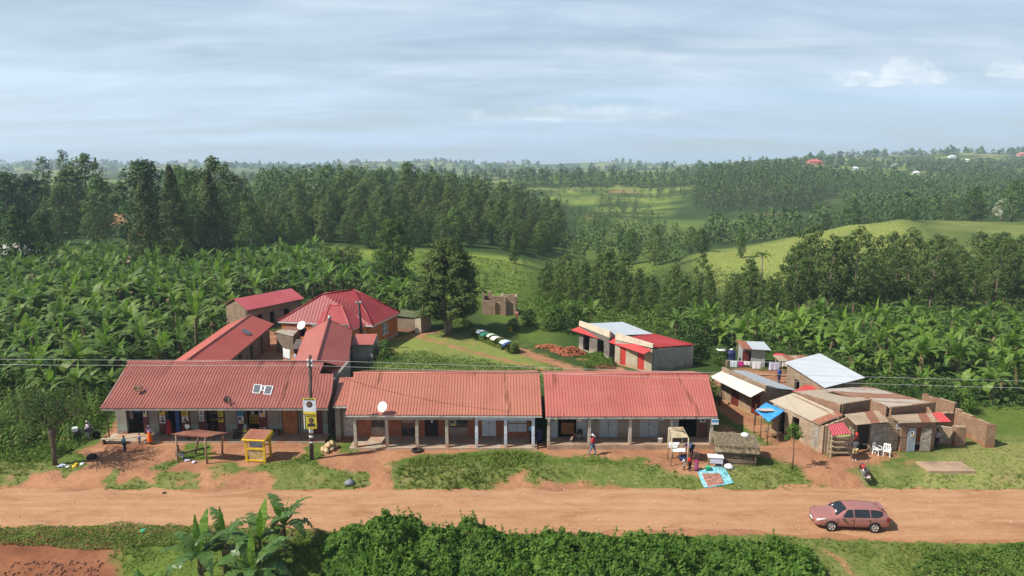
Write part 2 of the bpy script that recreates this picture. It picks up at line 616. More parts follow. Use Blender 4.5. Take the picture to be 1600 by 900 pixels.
def soft(x, y, poly, w=.6):
    """1 inside, 0 outside, w metres soft"""
    d = dist_poly(x, y, poly)
    s = np.where(inpoly(x, y, poly), d, -d)
    return np.clip(s / w * .5 + .5, 0, 1)


def path(x, y, pts, hw, w=.5):
    d = dist_poly(x, y, pts, False)
    return np.clip((hw - d) / w * .5 + .5, 0, 1)


def PP(*pts, z=0.0):
    return [tuple(at(a, b, z)[:2]) for a, b in pts]
# ---------------------------------------------------------------- light, sky, air
SUN_EL, SUN_AZ = R(47), math.atan2(-.36, -.93)        # azimuth of the sun, low on the left and a little behind the camera
world = bpy.data.worlds.new('World')
SC.world = world
world.use_nodes = True
nt = world.node_tree
nt.nodes.clear()
sky = N(nt, 'ShaderNodeTexSky', sky_type='NISHITA', sun_disc=False)
sky.sun_elevation = SUN_EL
sdir = Vector((math.cos(SUN_AZ) * math.cos(SUN_EL), math.sin(SUN_AZ) * math.cos(SUN_EL), math.sin(SUN_EL)))
sky.sun_rotation = math.atan2(sdir.x, sdir.y)
sky.air_density = 1.0; sky.dust_density = .7; sky.ozone_density = 1.6
tc = nt.nodes.new('ShaderNodeTexCoord').outputs['Generated']
sx = nt.nodes.new('ShaderNodeSeparateXYZ'); nt.links.new(tc, sx.inputs[0])
zz = mathn(nt, 'ADD', mathn(nt, 'MAXIMUM', sx.outputs[2], 0.0), .13)
cx = nt.nodes.new('ShaderNodeCombineXYZ')
nt.links.new(mathn(nt, 'DIVIDE', sx.outputs[0], zz), cx.inputs[0])
nt.links.new(mathn(nt, 'DIVIDE', sx.outputs[1], zz), cx.inputs[1])
flat = cx.outputs[0]
# one broad sheet of thin cloud, streaked with the wind, thicker towards the horizon
n1 = noise(nt, mapping(nt, flat, (.30, .80, 1), (0, 0, R(6))), .85, 5, .5, .3)
n2 = noise(nt, mapping(nt, flat, (.6, 1.6, 1), (0, 0, R(3))), 2.2, 6, .6, .6)
n3 = noise(nt, mapping(nt, flat, (.13, .5, 1), (0, 0, R(10))), 1.0, 3, .5)
dens = mathn(nt, 'ADD', mathn(nt, 'MULTIPLY', n1, .76), mathn(nt, 'MULTIPLY', n2, .24))
elev = sx.outputs[2]
cov = ramp(nt, dens, [(.42, .12), (.50, .55), (.58, 1.0)])
low = ramp(nt, elev, [(0.0, .96), (.10, .80), (.2, .62), (.30, .28), (.45, .2)])
fac = mathn(nt, 'MULTIPLY', mathn(nt, 'ADD', mathn(nt, 'MULTIPLY', cov, .6), .45), low, clamp=True)
bright = ramp(nt, mathn(nt, 'ADD', mathn(nt, 'MULTIPLY', n2, .32), mathn(nt, 'MULTIPLY', n3, .68)), [(.40, (0.435, 0.576, 0.698)), (.5, (0.518, 0.621, 0.723)), (.60, (0.64, 0.698, 0.762))])
base = ramp(nt, elev, [(0.0, (0.384, 0.506, 0.659)), (.09, (0.39, 0.512, 0.666)), (.16, (0.442, 0.563, 0.704))])
wlow = ramp(nt, elev, [(.05, 1.0), (.15, 0.0)])
ccol = mix(nt, wlow, bright, base)
wl = ramp(nt, mathn(nt, 'DIVIDE', sx.outputs[0], mathn(nt, 'MAXIMUM', sx.outputs[1], .05)), [(0, 0.0), (1, 1.0)])
side = N(nt, 'ShaderNodeMapRange', {'From Min': -.75, 'From Max': .1, 'To Min': .65, 'To Max': 0.0})
nt.links.new(mathn(nt, 'DIVIDE', sx.outputs[0], mathn(nt, 'MAXIMUM', sx.outputs[1], .05)), side.inputs[0])
ccol = mix(nt, mathn(nt, 'MULTIPLY', side.outputs[0], .8), ccol, (0.582, 0.678, 0.755))
# a few heaped clouds low on the right
def puff(cu, ce, ru, re, seed):
    u = mathn(nt, 'DIVIDE', sx.outputs[0], mathn(nt, 'MAXIMUM', sx.outputs[1], .05))
    e = mathn(nt, 'DIVIDE', sx.outputs[2], mathn(nt, 'MAXIMUM', sx.outputs[1], .05))
    du = mathn(nt, 'DIVIDE', mathn(nt, 'SUBTRACT', u, cu), ru)
    de = mathn(nt, 'DIVIDE', mathn(nt, 'SUBTRACT', e, ce), re)
    de = mathn(nt, 'MAXIMUM', de, mathn(nt, 'MULTIPLY', de, -2.2))
    r2 = mathn(nt, 'ADD', mathn(nt, 'MULTIPLY', du, du), mathn(nt, 'MULTIPLY', de, de))
    q = nt.nodes.new('ShaderNodeCombineXYZ')
    nt.links.new(u, q.inputs[0]); nt.links.new(mathn(nt, 'MULTIPLY', e, 1.5), q.inputs[1]); q.inputs[2].default_value = seed
    nn = noise(nt, q.outputs[0], 26, 6, .62, .3)
    return ramp(nt, mathn(nt, 'SUBTRACT', mathn(nt, 'MULTIPLY', nn, 1.9), r2), [(.30, 0.0), (.75, .95)]), nn
for cu, ce, ru, re, sd in ((.55, .118, .07, .034, 1.3), (.48, .112, .06, .02, 4.1), (.10, .066, .22, .02, 7.7), (.69, .125, .06, .024, 2.2)):
    f, nn = puff(cu, ce, ru, re, sd)
    ccol = mix(nt, mathn(nt, 'MULTIPLY', f, .45 if cu < .3 else .85), ccol, ramp(nt, nn, [(.35, (0.538, 0.627, 0.73)), (.6, (0.794, 0.832, 0.87))]))
b1 = N(nt, 'ShaderNodeBackground', {'Strength': .065}); nt.links.new(sky.outputs[0], b1.inputs['Color'])
b2 = N(nt, 'ShaderNodeBackground', {'Strength': 1.1, 'Color': ccol})
ms = nt.nodes.new('ShaderNodeMixShader')
nt.links.new(fac, ms.inputs[0]); nt.links.new(b1.outputs[0], ms.inputs[1]); nt.links.new(b2.outputs[0], ms.inputs[2])
wo = nt.nodes.new('ShaderNodeOutputWorld'); nt.links.new(ms.outputs[0], wo.inputs['Surface'])

sl = bpy.data.lights.new('sun', 'SUN')
sl.energy = 4.7; sl.angle = R(.53); sl.color = (1, .94, .84)
so = bpy.data.objects.new('sun', sl); COL.objects.link(so)
so.rotation_euler = sdir.to_track_quat('Z', 'Y').to_euler()
so.location = sdir * 100
SC.view_settings.view_transform = 'Standard'
SC.view_settings.look = 'None'
SC.view_settings.exposure = 0.5
SC.view_settings.gamma = 1.0
SC.cycles.max_bounces = 5
SC.cycles.diffuse_bounces = 3
SC.cycles.volume_bounces = 1
SC.cycles.transparent_max_bounces = 4
SC.cycles.use_denoising = True

HAZE = True
if HAZE:
    hb = MB()
    hb.box((0, 4600, 45), (25400, 9600, 190))
    hz, hnt, _, _ = new_mat('haze_air')
    pv = N(hnt, 'ShaderNodeVolumePrincipled', {'Color': (.66, .79, 1.0, 1), 'Density': .0002, 'Anisotropy': .1})
    ho = hnt.nodes.new('ShaderNodeOutputMaterial'); hnt.links.new(pv.outputs[0], ho.inputs['Volume'])
    props(hb.build('haze', hz), kind='stuff')

# ---------------------------------------------------------------- ground
NU = 500
rows = list(np.arange(10, 33, 1.0)) + list(np.arange(33, 60, .21))
while rows[-1] < 9000: rows.append(rows[-1] + max(.28, rows[-1] * .0085))
YY = np.array(rows)
UU = np.linspace(-1.32, 1.32, NU)
gy, gu = np.meshgrid(YY, UU, indexing='ij')
gx = gu * np.maximum(gy, 30)
gz = land(gx, gy)
x, y = gx.ravel(), gy.ravel()
x_g, y_g = x, y
u = x / y
n_a = fbm(x / 3.1, y / 3.1, 21, 4)
n_b = fbm(x / 14, y / 14, 33, 4)
n_f = fbm(u * 60, np.log(y) * 22, 41, 4)
dirt = np.zeros(len(x)); lite = np.full(len(x), .22); dry = np.zeros(len(x))
mid = sstep(60, 110, y)
near = y < 130
# --- near: what is bare earth
d = np.zeros(len(x))
d = np.maximum(d, ((y > 39.6) & (y < 48.6)).astype(float))
d = np.maximum(d, soft(x, y, PP((-40, 770), (20, 745), (62, 735), (84, 727), (112, 708), (150, 694), (172, 668), (188, 640), (530, 640), (560, 680), (860, 690), (1120, 690), (1130, 640), (1190, 680), (1300, 715), (1330, 760), (1700, 790), (1700, 900), (-40, 900)), 1.2) * (y > 39.6))
# the verge in front of the road
d = np.where(y < 40.6, 0, d)
verge = sstep(40.9, 39.9, y + (n_a - .5) * 1.6 + np.where(x > 15, .9, 0) * sstep(14, 22, x))
d = np.where(y < 42.5, 1 - verge, d)
d = np.maximum(d, soft(x, y, PP((-60, 862), (60, 858), (120, 862), (190, 862), (185, 900), (190, 960), (-60, 960), z=-1.6), 1.6) * .95)
soil = soft(x, y, PP((-60, 848), (220, 848), (200, 960), (-60, 960), z=-1.6), 2.0)
d = np.maximum(d, path(x, y, PP((1290, 868), (1325, 893), (1350, 920), z=-.9), .22, .5) * .8)
# grass that grows on the bare ground
for poly, k in ((((320, 738), (350, 722), (395, 716), (480, 712), (540, 724), (576, 738), (560, 746), (480, 748), (400, 747), (340, 748)), 1.0),
                (((620, 736), (650, 716), (700, 711), (800, 711), (846, 714), (836, 738), (800, 746), (680, 752)), 1.0),
                (((850, 724), (900, 712), (1000, 716), (1060, 735), (1082, 758), (1040, 763), (960, 752), (900, 748), (850, 742)), .85),
                (((1096, 757), (1150, 730), (1185, 716), (1240, 724), (1280, 745), (1285, 757), (1230, 768), (1150, 768)), 1.0),
                (((1300, 730), (1370, 722), (1420, 728), (1450, 704), (1500, 690), (1700, 680), (1700, 768), (1500, 762), (1380, 754), (1335, 744)), 1.0),
                (((1122, 642), (1150, 655), (1240, 692), (1296, 714), (1276, 718), (1200, 684), (1128, 655)), .9),
                (((-40, 700), (40, 722), (36, 745), (-10, 762), (-60, 765)), 1.0), (((85, 726), (120, 706), (160, 704), (205, 712), (150, 724), (110, 728)), .45),
                (((150, 722), (210, 712), (250, 712), (270, 722), (200, 730)), .35), (((560, 716), (600, 714), (640, 718), (600, 728)), .6),
                (((740, 704), (845, 704), (845, 709), (740, 709)), .6), (((120, 742), (170, 736), (230, 738), (160, 748)), .3)):
    g = np.clip((soft(x, y, PP(*poly), 2.2) * 1.6 - (.42 if poly[0][0] < 600 else .08) + (n_a - .5) * 1.7) * k, 0, 1)
    d = np.where((y > 46.5) & (y < 62), d * (1 - g), d)
# the field and banana side on the left, the land behind the shops
d = np.where(soft(x, y, PP((-200, 560), (196, 560), (186, 640), (172, 668), (150, 692), (110, 706), (84, 722), (60, 733), (-200, 745))) > .5, .12 * n_a * 2, d)
back = y > 59.5
d = np.where(back & near, 0, d)
lawn = soft(x, y, PP((560, 600), (565, 545), (640, 520), (760, 520), (850, 560), (935, 590), (900, 604)), 2.0)
d = np.maximum(d, path(x, y, PP((645, 524), (690, 536), (735, 549), (800, 566), (860, 580), (905, 590)), .45, 1.1) * (y > 59) * .95)
d = np.maximum(d, path(x, y, PP((806, 546), (835, 556), (880, 572), (925, 586), (960, 598)), 1.1, 1.8) * (y > 59) * .9)
d = np.maximum(d, path(x, y, PP((690, 528), (720, 534), (760, 541)), .9, 2.2) * .6)
d = np.maximum(d, path(x, y, PP((610, 532), (680, 518)), 1.2, 1.6) * .75)
d = np.maximum(d, soft(x, y, PP((405, 505), (480, 510), (470, 566), (350, 568)), 1.5) * (y > 59))
d = np.maximum(d, soft(x, y, PP((900, 560), (925, 555), (965, 572), (1022, 588), (1000, 600), (950, 590)), 1.2) * .8 * (y > 59))
d = np.maximum(d, soft(x, y, PP((1085, 590), (1150, 572), (1235, 575), (1260, 610), (1230, 640), (1130, 640)), 2.0) * .7 * (.4 + n_a) * (y > 55))
d = np.maximum(d, path(x, y, PP((1120, 630), (1165, 655), (1215, 685), (1270, 715), (1320, 745), (1350, 770)), 1.2, 1.2) * .95)
d = np.maximum(d, soft(x, y, PP((1285, 712), (1330, 704), (1400, 704), (1412, 710), (1385, 722), (1350, 730), (1320, 740), (1300, 728)), 1.2) * .9)
d = np.maximum(d, soft(x, y, PP((1395, 722), (1420, 715), (1440, 722), (1420, 732)), 1.0) * .7)
d = np.where((x > 4) & (x < 24) & (y > 58) & (y < 60), np.maximum(d, .3), d)
dirt = np.where(near, d, 0)
# --- how light the green is
L = np.full(len(x), .26)
L = np.where(near & (y < 62), .55, L)
L = np.maximum(L, lawn * .8)
L = np.where(lawn > .5, L * (.75 + .4 * n_a), L)
L = np.maximum(L, soft(x, y, PP((760, 520), (805, 545), (900, 550), (900, 470), (850, 460), (700, 460)), 4.0) * .5)
rl = soft(x, y, PP((1380, 760), (1440, 715), (1500, 690), (1700, 680), (1700, 770)), 1.5)
L = np.maximum(L, rl * .9); dry = np.maximum(dry, rl * (.4 + .9 * n_b)); dry = np.maximum(dry, lawn * .6 * n_b)
D2 = lambda *p: [(a * b, b) for a, b in p]
L = np.maximum(L, soft(x, y, D2((-.23, 112), (.03, 112), (.06, 150), (.05, 205), (-.28, 205), (-.26, 150)), 8) * (.66 + .25 * n_b))
hill = soft(x, y, D2((.25, 215), (.27, 170), (.36, 150), (.60, 150), (.62, 205), (.57, 278), (.44, 268), (.33, 240)), 9)
L = np.maximum(L, hill * (.86 + .16 * n_b)); dry = np.maximum(dry, hill * .34 * (.6 + .8 * n_a))
L = np.maximum(L, soft(x, y, D2((.36, 118), (.36, 160), (.9, 160), (.9, 118)), 5) * .6)
scr = soft(x, y, D2((.56, 160), (.56, 300), (.95, 300), (.95, 160)), 12)
L = np.maximum(L, scr * (.3 + .55 * n_b)); dry = np.maximum(dry, scr * .5 * n_b)
sw = soft(x, y, D2((.08, 335), (.08, 480), (.42, 480), (.42, 335)), 12)
L = np.maximum(L, sw * (.48 + .2 * n_f)); 
L = np.maximum(L, soft(x, y, D2((.03, 520), (.045, 690), (.15, 690), (.15, 560)), 14) * (.5 + .5 * n_f))
f2 = soft(x, y, D2((.1, 480), (.13, 690), (.27, 690), (.22, 480)), 14)
L = np.maximum(L, f2 * (.42 + .34 * (vnoise(x / 30, y / 9, 3) > .5)))
dirt = np.maximum(dirt, soft(x, y, D2((.13, 640), (.18, 650), (.185, 675), (.13, 670)), 8) * .6)
dirt = np.maximum(dirt, soft(x, y, D2((.10, 455), (.125, 460), (.12, 500), (.095, 500)), 8) * .55)
dirt = np.maximum(dirt, soft(x, y, D2((.33, 490), (.40, 490), (.40, 506), (.33, 503)), 5) * .5)
dirt = np.maximum(dirt, path(x, y, D2((.40, 238), (.45, 243), (.50, 252), (.54, 250)), 1.3, 3) * .6)
dirt = np.maximum(dirt, soft(x, y, D2((.56, 285), (.60, 292), (.70, 292), (.66, 276)), 8) * .5)
lf = soft(x, y, D2((-.455, 158), (-.455, 182), (-.34, 178), (-.335, 160)), 4)
L = np.maximum(L, lf * .8)
L = np.maximum(L, soft(x, y, D2((-.69, 165), (-.69, 190), (-.60, 188), (-.60, 165)), 4) * .7)
dirt = np.maximum(dirt, soft(x, y, D2((-.585, 262), (-.545, 262), (-.54, 330), (-.585, 330)), 6) * .75)
L = np.maximum(L, soft(x, y, D2((.04, 176), (.02, 215), (.06, 330), (.24, 335), (.27, 230), (.2, 176)), 14) * (.4 + .4 * n_b))
far = sstep(480, 760, y)
cell = _hash(np.floor(u * 38 + n_f * .9), np.floor(np.log(y) * 26 + n_f), 77)
L = L * (1 - far * .8) + far * .8 * (np.where(cell > .5, .85, .25) * (.6 + .8 * n_f))
dry = np.maximum(dry, far * np.where(cell > .86, .6, .05))
L = np.maximum(L, soft(x, y, D2((.45, 800), (.45, 960), (.64, 980), (.62, 820)), 20) * .8)
# the foreground verge
L = np.where(y < 41.5, .42 + .3 * n_a, L); dry = np.where((y < 41.5) & (x > 14) & (x < 24), .35, dry)
edge = np.where((y > 46) & (y < 49.6) & (x < 30), .55 * n_a * 1.4, 0); dry = np.maximum(dry, edge)
gm = N
ground = np_mesh('ground', np.stack([x, y, gz.ravel()], 1),
                 (np.arange((len(YY) - 1) * NU).reshape(len(YY) - 1, NU)[:, :-1].ravel()[:, None] + np.array([0, 1, NU + 1, NU])), [], smooth=True)
ca = ground.data.color_attributes.new('cover', 'FLOAT_COLOR', 'POINT')
ca.data.foreach_set('color', np.stack([dirt, np.clip(L, 0, 1), np.clip(dry, 0, 1), 1 - np.where(y < 42, soil, 0)], 1).astype(np.float32).ravel())
props(ground, kind="structure")
dirt_g = dirt

EARTH, EARTH_D = (.41, .215, .118), (.245, .112, .064)


def earth_color(nt, pos, streak=False):
    n1 = noise(nt, pos, .38, 6, .6)
    n2 = noise(nt, pos, 3.2, 5, .65)
    n3 = noise(nt, pos, 17, 3, .6)
    c = ramp(nt, n1, [(.3, EARTH_D), (.52, (.345, .17, .092)), (.72, EARTH)])
    c = mix(nt, .55, c, ramp(nt, n2, [(.28, (.6, .56, .52)), (.5, (1, 1, 1)), (.72, (1.25, 1.27, 1.3))]), 'MULTIPLY')
    c = mix(nt, .6, c, ramp(nt, n3, [(.25, .62), (.5, 1.0), (.8, 1.3)]), 'MULTIPLY')
    v = N(nt, 'ShaderNodeTexVoronoi', {'Scale': 1.9, 'Randomness': 1.0}); nt.links.new(pos, v.inputs['Vector'])
    st = mathn(nt, 'MULTIPLY', mathn(nt, 'LESS_THAN', v.outputs['Distance'], .055), mathn(nt, 'GREATER_THAN', n1, .46))
    c = mix(nt, st, c, (.58, .46, .36))
    return c, n2, n3


m, nt, _, _ = new_mat('ground_cover')
g = nt.nodes.new('ShaderNodeNewGeometry').outputs['Position']
at_n = N(nt, 'ShaderNodeAttribute', attribute_name='cover')
sp = nt.nodes.new('ShaderNodeSeparateColor'); nt.links.new(at_n.outputs['Color'], sp.inputs[0])
ec, e2, e3 = earth_color(nt, g)
na = noise(nt, g, .9, 5, .6); nb = noise(nt, g, 6, 4, .65); nc = noise(nt, g, .07, 4, .6); nd = noise(nt, g, 28, 2)
lt = mathn(nt, 'ADD', sp.outputs[1], mathn(nt, 'MULTIPLY', mathn(nt, 'SUBTRACT', na, .5), .35))
gc = ramp(nt, lt, [(0, (.017, .034, .010)), (.3, (.040, .074, .018)), (.6, (.105, .155, .032)), (.9, (.205, .260, .055)), (1, (.235, .295, .064))])
gc = mix(nt, .7, gc, ramp(nt, nb, [(.25, .55), (.5, 1.0), (.8, 1.4)]), 'MULTIPLY')
gc = mix(nt, .5, gc, ramp(nt, nc, [(.3, (.75, .85, .8)), (.7, (1.25, 1.1, .9))]), 'MULTIPLY')
dr = mathn(nt, 'MULTIPLY', sp.outputs[2], ramp(nt, na, [(.35, .3), (.65, 1.3)]))
gc = mix(nt, mathn(nt, 'MINIMUM', dr, 1.0), gc, (.235, .21, .085))
f = mathn(nt, 'ADD', sp.outputs[0], mathn(nt, 'MULTIPLY', mathn(nt, 'SUBTRACT', mathn(nt, 'ADD', mathn(nt, 'MULTIPLY', na, .6), mathn(nt, 'MULTIPLY', nb, .4)), .5), 1.3))
f = ramp(nt, f, [(.38, 0.0), (.62, 1.0)])
f = mathn(nt, 'MULTIPLY', f, ramp(nt, sp.outputs[0], [(.03, 0.0), (.15, 1.0)]))
ec = mix(nt, at_n.outputs['Alpha'], mix(nt, 1.0, ec, (.68, .56, .52), 'MULTIPLY'), ec)
finish(m, nt, mix(nt, f, gc, ec), .95, mathn(nt, 'ADD', nb, mathn(nt, 'MULTIPLY', nd, .5)), .5, .06, 0, .1)
ground.data.materials.append(m)

# ---------------------------------------------------------------- road
m, nt, _, _ = new_mat('road_earth')
g = nt.nodes.new('ShaderNodeNewGeometry').outputs['Position']
ec, e2, e3 = earth_color(nt, g)
s1 = noise(nt, mapping(nt, g, (.05, 1.2, 1), (0, 0, R(1.0))), 1.3, 5, .6)
s2 = noise(nt, mapping(nt, g, (.22, 3.5, 1), (0, 0, R(-2))), 1.5, 4, .6)
ec = mix(nt, .72, ec, (.42, .238, .126))
ec = mix(nt, .32, ec, ramp(nt, s1, [(.3, (.78, .70, .66)), (.5, (1, 1, 1)), (.7, (1.12, 1.18, 1.24))]), 'MULTIPLY')
ec = mix(nt, .3, ec, ramp(nt, s2, [(.3, (.72, .66, .62)), (.5, (1, 1, 1)), (.75, (1.1, 1.12, 1.15))]), 'MULTIPLY')
w1 = noise(nt, mapping(nt, g, (.35, .9, 1)), .8, 6, .7, .8)
w2 = noise(nt, mapping(nt, g, (.6, 1.6, 1)), 5, 4, .7)
ec = mix(nt, .8, ec, ramp(nt, w1, [(.32, (.74, .66, .60)), (.47, (.98, .97, .96)), (.6, (1.10, 1.13, 1.16)), (.75, (1.0, .92, .84))]), 'MULTIPLY')
ec = mix(nt, .6, ec, ramp(nt, w2, [(.28, (.66, .60, .56)), (.42, (1, 1, 1)), (.7, (1.1, 1.12, 1.14))]), 'MULTIPLY')
y_ = nt.nodes.new('ShaderNodeSeparateXYZ'); nt.links.new(g, y_.inputs[0])
yw = mathn(nt, 'ADD', y_.outputs[1], mathn(nt, 'MULTIPLY', mathn(nt, 'SUBTRACT', noise(nt, mapping(nt, g, (.06, 0, 0)), 1.0, 2), .5), 2.2))
for yc in (42.2, 43.7, 44.6, 46.0):     # the tracks that wheels have rubbed smooth and pale
    k_ = mathn(nt, 'SUBTRACT', 1, mathn(nt, 'DIVIDE', mathn(nt, 'ABSOLUTE', mathn(nt, 'SUBTRACT', yw, yc)), .42), clamp=True)
    ec = mix(nt, mathn(nt, 'MULTIPLY', mathn(nt, 'MULTIPLY', k_, .55), w1), ec, (.50, .31, .19))
finish(m, nt, ec, .95, mathn(nt, 'ADD', mathn(nt, 'MULTIPLY', w2, 1.5), e3), .6, .06, 0, .1)
xs = np.arange(-75, 75, .3)
e0 = 40.75 - 1.3 * sstep(12, 30, xs) + (fbm(xs / 2.2, xs * 0, 61) - .5) * 1.2
e1 = 46.75 - .25 * sstep(10, 30, xs) + (fbm(xs / 1.6, xs * 0 + 3, 62) - .5) * 1.3 + .6 * np.exp(-((xs - 24) / 5) ** 2)
nv = 26
T = np.linspace(0, 1, nv)
rx = np.repeat(xs[:, None], nv, 1); ry = e0[:, None] * (1 - T) + e1[:, None] * T
rz = land(rx, ry) + .012
rz += (-.03 * np.exp(-((ry - 42.3 - .3 * fbm(rx / 9, ry * 0, 4)) / .3) ** 2) - .03 * np.exp(-((ry - 44.5 - .4 * fbm(rx / 11, ry * 0, 5)) / .35) ** 2) - .10 * np.clip(fbm(rx / 2.5, ry / 1.2, 7) - .62, 0, 1)) + .05 * np.sin(np.pi * T)[None, :]
rz[:, 0] -= .04; rz[:, -1] -= .04
idx = np.arange((len(xs) - 1) * nv).reshape(len(xs) - 1, nv)[:, :-1].ravel()
road = np_mesh('road', np.stack([rx.ravel(), ry.ravel(), rz.ravel()], 1), idx[:, None] + np.array([0, nv, nv + 1, 1]), m, smooth=True)
props(road, kind='structure')
# ---------------------------------------------------------------- foliage materials
LF_EUC = M_leaf('leaf_eucalyptus', (.060, .112, .036), (.138, .192, .056), dead=(.10, .075, .03), dead_amt=.06)
LF_YOUNG = M_leaf('leaf_young_eucalyptus', (.056, .118, .034), (.132, .188, .052), dead=(.11, .085, .035), dead_amt=.07)
LF_DARK = M_leaf('leaf_dark', (.036, .080, .025), (.080, .136, .038))
LF_OLIVE = M_leaf('leaf_cypress', (.050, .088, .026), (.102, .136, .038), trans=.15, hue=.2, dead=(.10, .065, .03), dead_amt=.02)
LF_CASU = M_leaf('leaf_casuarina', (.055, .085, .030), (.100, .125, .046), trans=.15)
LF_BROAD = M_leaf('leaf_broad', (.060, .120, .030), (.120, .195, .048))
LF_BUSH = M_leaf('leaf_bush', (.072, .165, .026), (.180, .300, .054), trans=.42, rough=.6, spec=.15, hue=.25)
LF_WEED = M_leaf('leaf_weed', (.058, .128, .022), (.125, .205, .040), hue=.2)
LF_GRASS = M_leaf('leaf_grass', (.105, .170, .032), (.185, .250, .056), trans=.3, hue=.2, dead=(.24, .20, .08), dead_amt=.14)
LF_MAIZE = M_leaf('leaf_maize', (.07, .14, .03), (.14, .215, .052), trans=.3, dead=(.24, .20, .08), dead_amt=.05)
LF_BAN = M_leaf('leaf_banana', (.078, .150, .034), (.160, .235, .060), trans=.34, rough=.5, spec=.25, hue=.6)
LF_BAN_L = M_leaf('leaf_banana_light', (.095, .185, .032), (.19, .275, .06), trans=.38, rough=.5, spec=.25, hue=.6)
LF_BAN_F = M_leaf('leaf_banana_near', (.045, .100, .022), (.095, .170, .040), trans=.2, rough=.42, spec=.4, hue=.2)
LF_BAN_NEW = M_leaf('leaf_banana_new', (.11, .215, .03), (.16, .265, .04), trans=.35, rough=.6, spec=.15, hue=.3)
LF_BAN_DEAD = M_leaf('leaf_banana_dead', (.13, .095, .055), (.22, .17, .10), trans=.1, rough=.9, spec=.1, hue=.3)
LF_FAR = M_leaf('leaf_far', (.058, .116, .042), (.122, .182, .058), hue=0)
LF_YEL = M_leaf('leaf_yellow_flower', (.5, .36, .02), (.35, .30, .04), hue=0)
LF_WHITE = M_leaf('leaf_white_blossom', (.42, .42, .33), (.62, .60, .50), hue=0)
BARK_EUC = M('bark_eucalyptus', (.20, .15, .11), var=.3, scale=1.2)
BARK = M('bark', (.115, .082, .058), var=.35, scale=2)
BARK_PALE = M('bark_pale', (.22, .18, .14), var=.3, scale=2)
STEM_BAN = M('banana_stem', (.155, .145, .062), var=.4, scale=3, col2=(.16, .085, .045), amt=.4)


def leaf_quads(C, Nv, size, aspect=.55, bend=.0, seed=0):
    """one diamond leaf per row: centres C, facing Nv, length size"""
    r = np.random.default_rng(seed)
    n = len(C)
    Nv = Nv / (np.linalg.norm(Nv, axis=1, keepdims=True) + 1e-9)
    t = r.normal(size=(n, 3))
    t -= Nv * (t * Nv).sum(1, keepdims=True)
    t /= np.linalg.norm(t, axis=1, keepdims=True) + 1e-9
    b = np.cross(Nv, t)
    s = np.asarray(size)[:, None] if hasattr(size, '__len__') else size
    V = np.stack([C - t * s * .5, C + b * s * aspect * .5 + Nv * s * bend, C + t * s * .5, C - b * s * aspect * .5 + Nv * s * bend], 1)
    return V.reshape(-1, 3), np.arange(n * 4).reshape(n, 4)


def clump_cloud(centres, radii, per, rs, up=.35, rand=.55, squash=.8):
    c = np.repeat(np.asarray(centres, float), per, 0)
    rr = np.repeat(np.asarray(radii, float), per)
    d = rs.normal(size=(len(c), 3))
    d /= np.linalg.norm(d, axis=1, keepdims=True)
    k = rs.uniform(.35, 1.0, len(c)) ** .6
    off = d * (rr * k)[:, None]
    off[:, 2] *= squash
    nv = d + np.array([0, 0, up]) + rs.normal(size=d.shape) * rand
    return c + off, nv


def make_tree(name, H, prof, clumps, per, leaf, leafmat, barkmat, seed, r0=.22, bare=.2, lean=.03, clump_r=(.7, 1.2), sub=None, limbs=10, aspect=.55, core=.25, squash=.8, fork=None, droop=0.0):
    """tapered trunk with limbs + a crown of leaf clumps. prof(t) gives the crown's radius at height fraction t"""
    rs = np.random.default_rng(seed)
    root = thing(name, None, None)
    cs, rad = [], []
    lx, ly = rs.normal(0, lean, 2) * H
    for i in range(clumps):
        t = bare + (1 - bare) * (i + rs.uniform(0, 1)) / clumps
        rmax = prof(t)
        rr = rmax * (core + (1 - core) * math.sqrt(rs.uniform()))
        a = i * 2.39996 + rs.uniform(-.5, .5)
        cr = rs.uniform(*clump_r) * (.55 + .45 * min(1, rmax / max(prof(.5), .1)))
        cs.append((lx * t * t + math.cos(a) * max(0, rr - cr * .4), ly * t * t + math.sin(a) * max(0, rr - cr * .4), t * H - cr * .45 - droop * rr))
        rad.append(cr)
    C, Nv = clump_cloud(cs, rad, per, rs, squash=squash)
    O = (C - np.array([0, 0, H * (.5 + bare * .4)])) * np.array([1, 1, .5])
    Nv = Nv / np.linalg.norm(Nv, axis=1, keepdims=True) + .75 * O / (np.linalg.norm(O, axis=1, keepdims=True) + .1)
    V, F = leaf_quads(C, Nv, rs.uniform(.7, 1.3, len(C)) * leaf, aspect, seed=seed)
    np_mesh('crown', V, F, leafmat, root)
    b = MB()
    pts = [(lx * t * t, ly * t * t, t * H) for t in (0, .12, .3, .5, .7, .93)]
    pts[0] = (0, 0, -.5)
    b.tube(pts, [r0 * 1.25, r0, r0 * .8, r0 * .6, r0 * .4, r0 * .1], 7)
    if fork:
        b.tube([(0, 0, -.5), (fork, .1, H * .12), (fork * 1.6, .15, H * .35), (fork * 2, .2, H * .7)], [r0, r0 * .85, r0 * .6, r0 * .2], 7)
    order = rs.permutation(len(cs))[:limbs]
    for i in order:
        c = Vector(cs[i])
        t = max(bare * .75, c.z / H - .13)
        p = Vector((lx * t * t, ly * t * t, t * H))
        k = p.lerp(c, .5) + Vector((0, 0, -.05 * (c - p).length))
        b.tube([p, k, c], [r0 * .34 * (1.1 - t), r0 * .22 * (1.1 - t), .02], 5, cap=False)
    b.build('trunk', barkmat, root)
    return root


def protos(fn, n): return [fn(i) for i in range(n)]


def retire(lst):
    """drop the pattern trees nobody planted"""
    for r in lst:
        if not r.get('label'):
            for c in list(r.children): bpy.data.objects.remove(c)
            bpy.data.objects.remove(r)


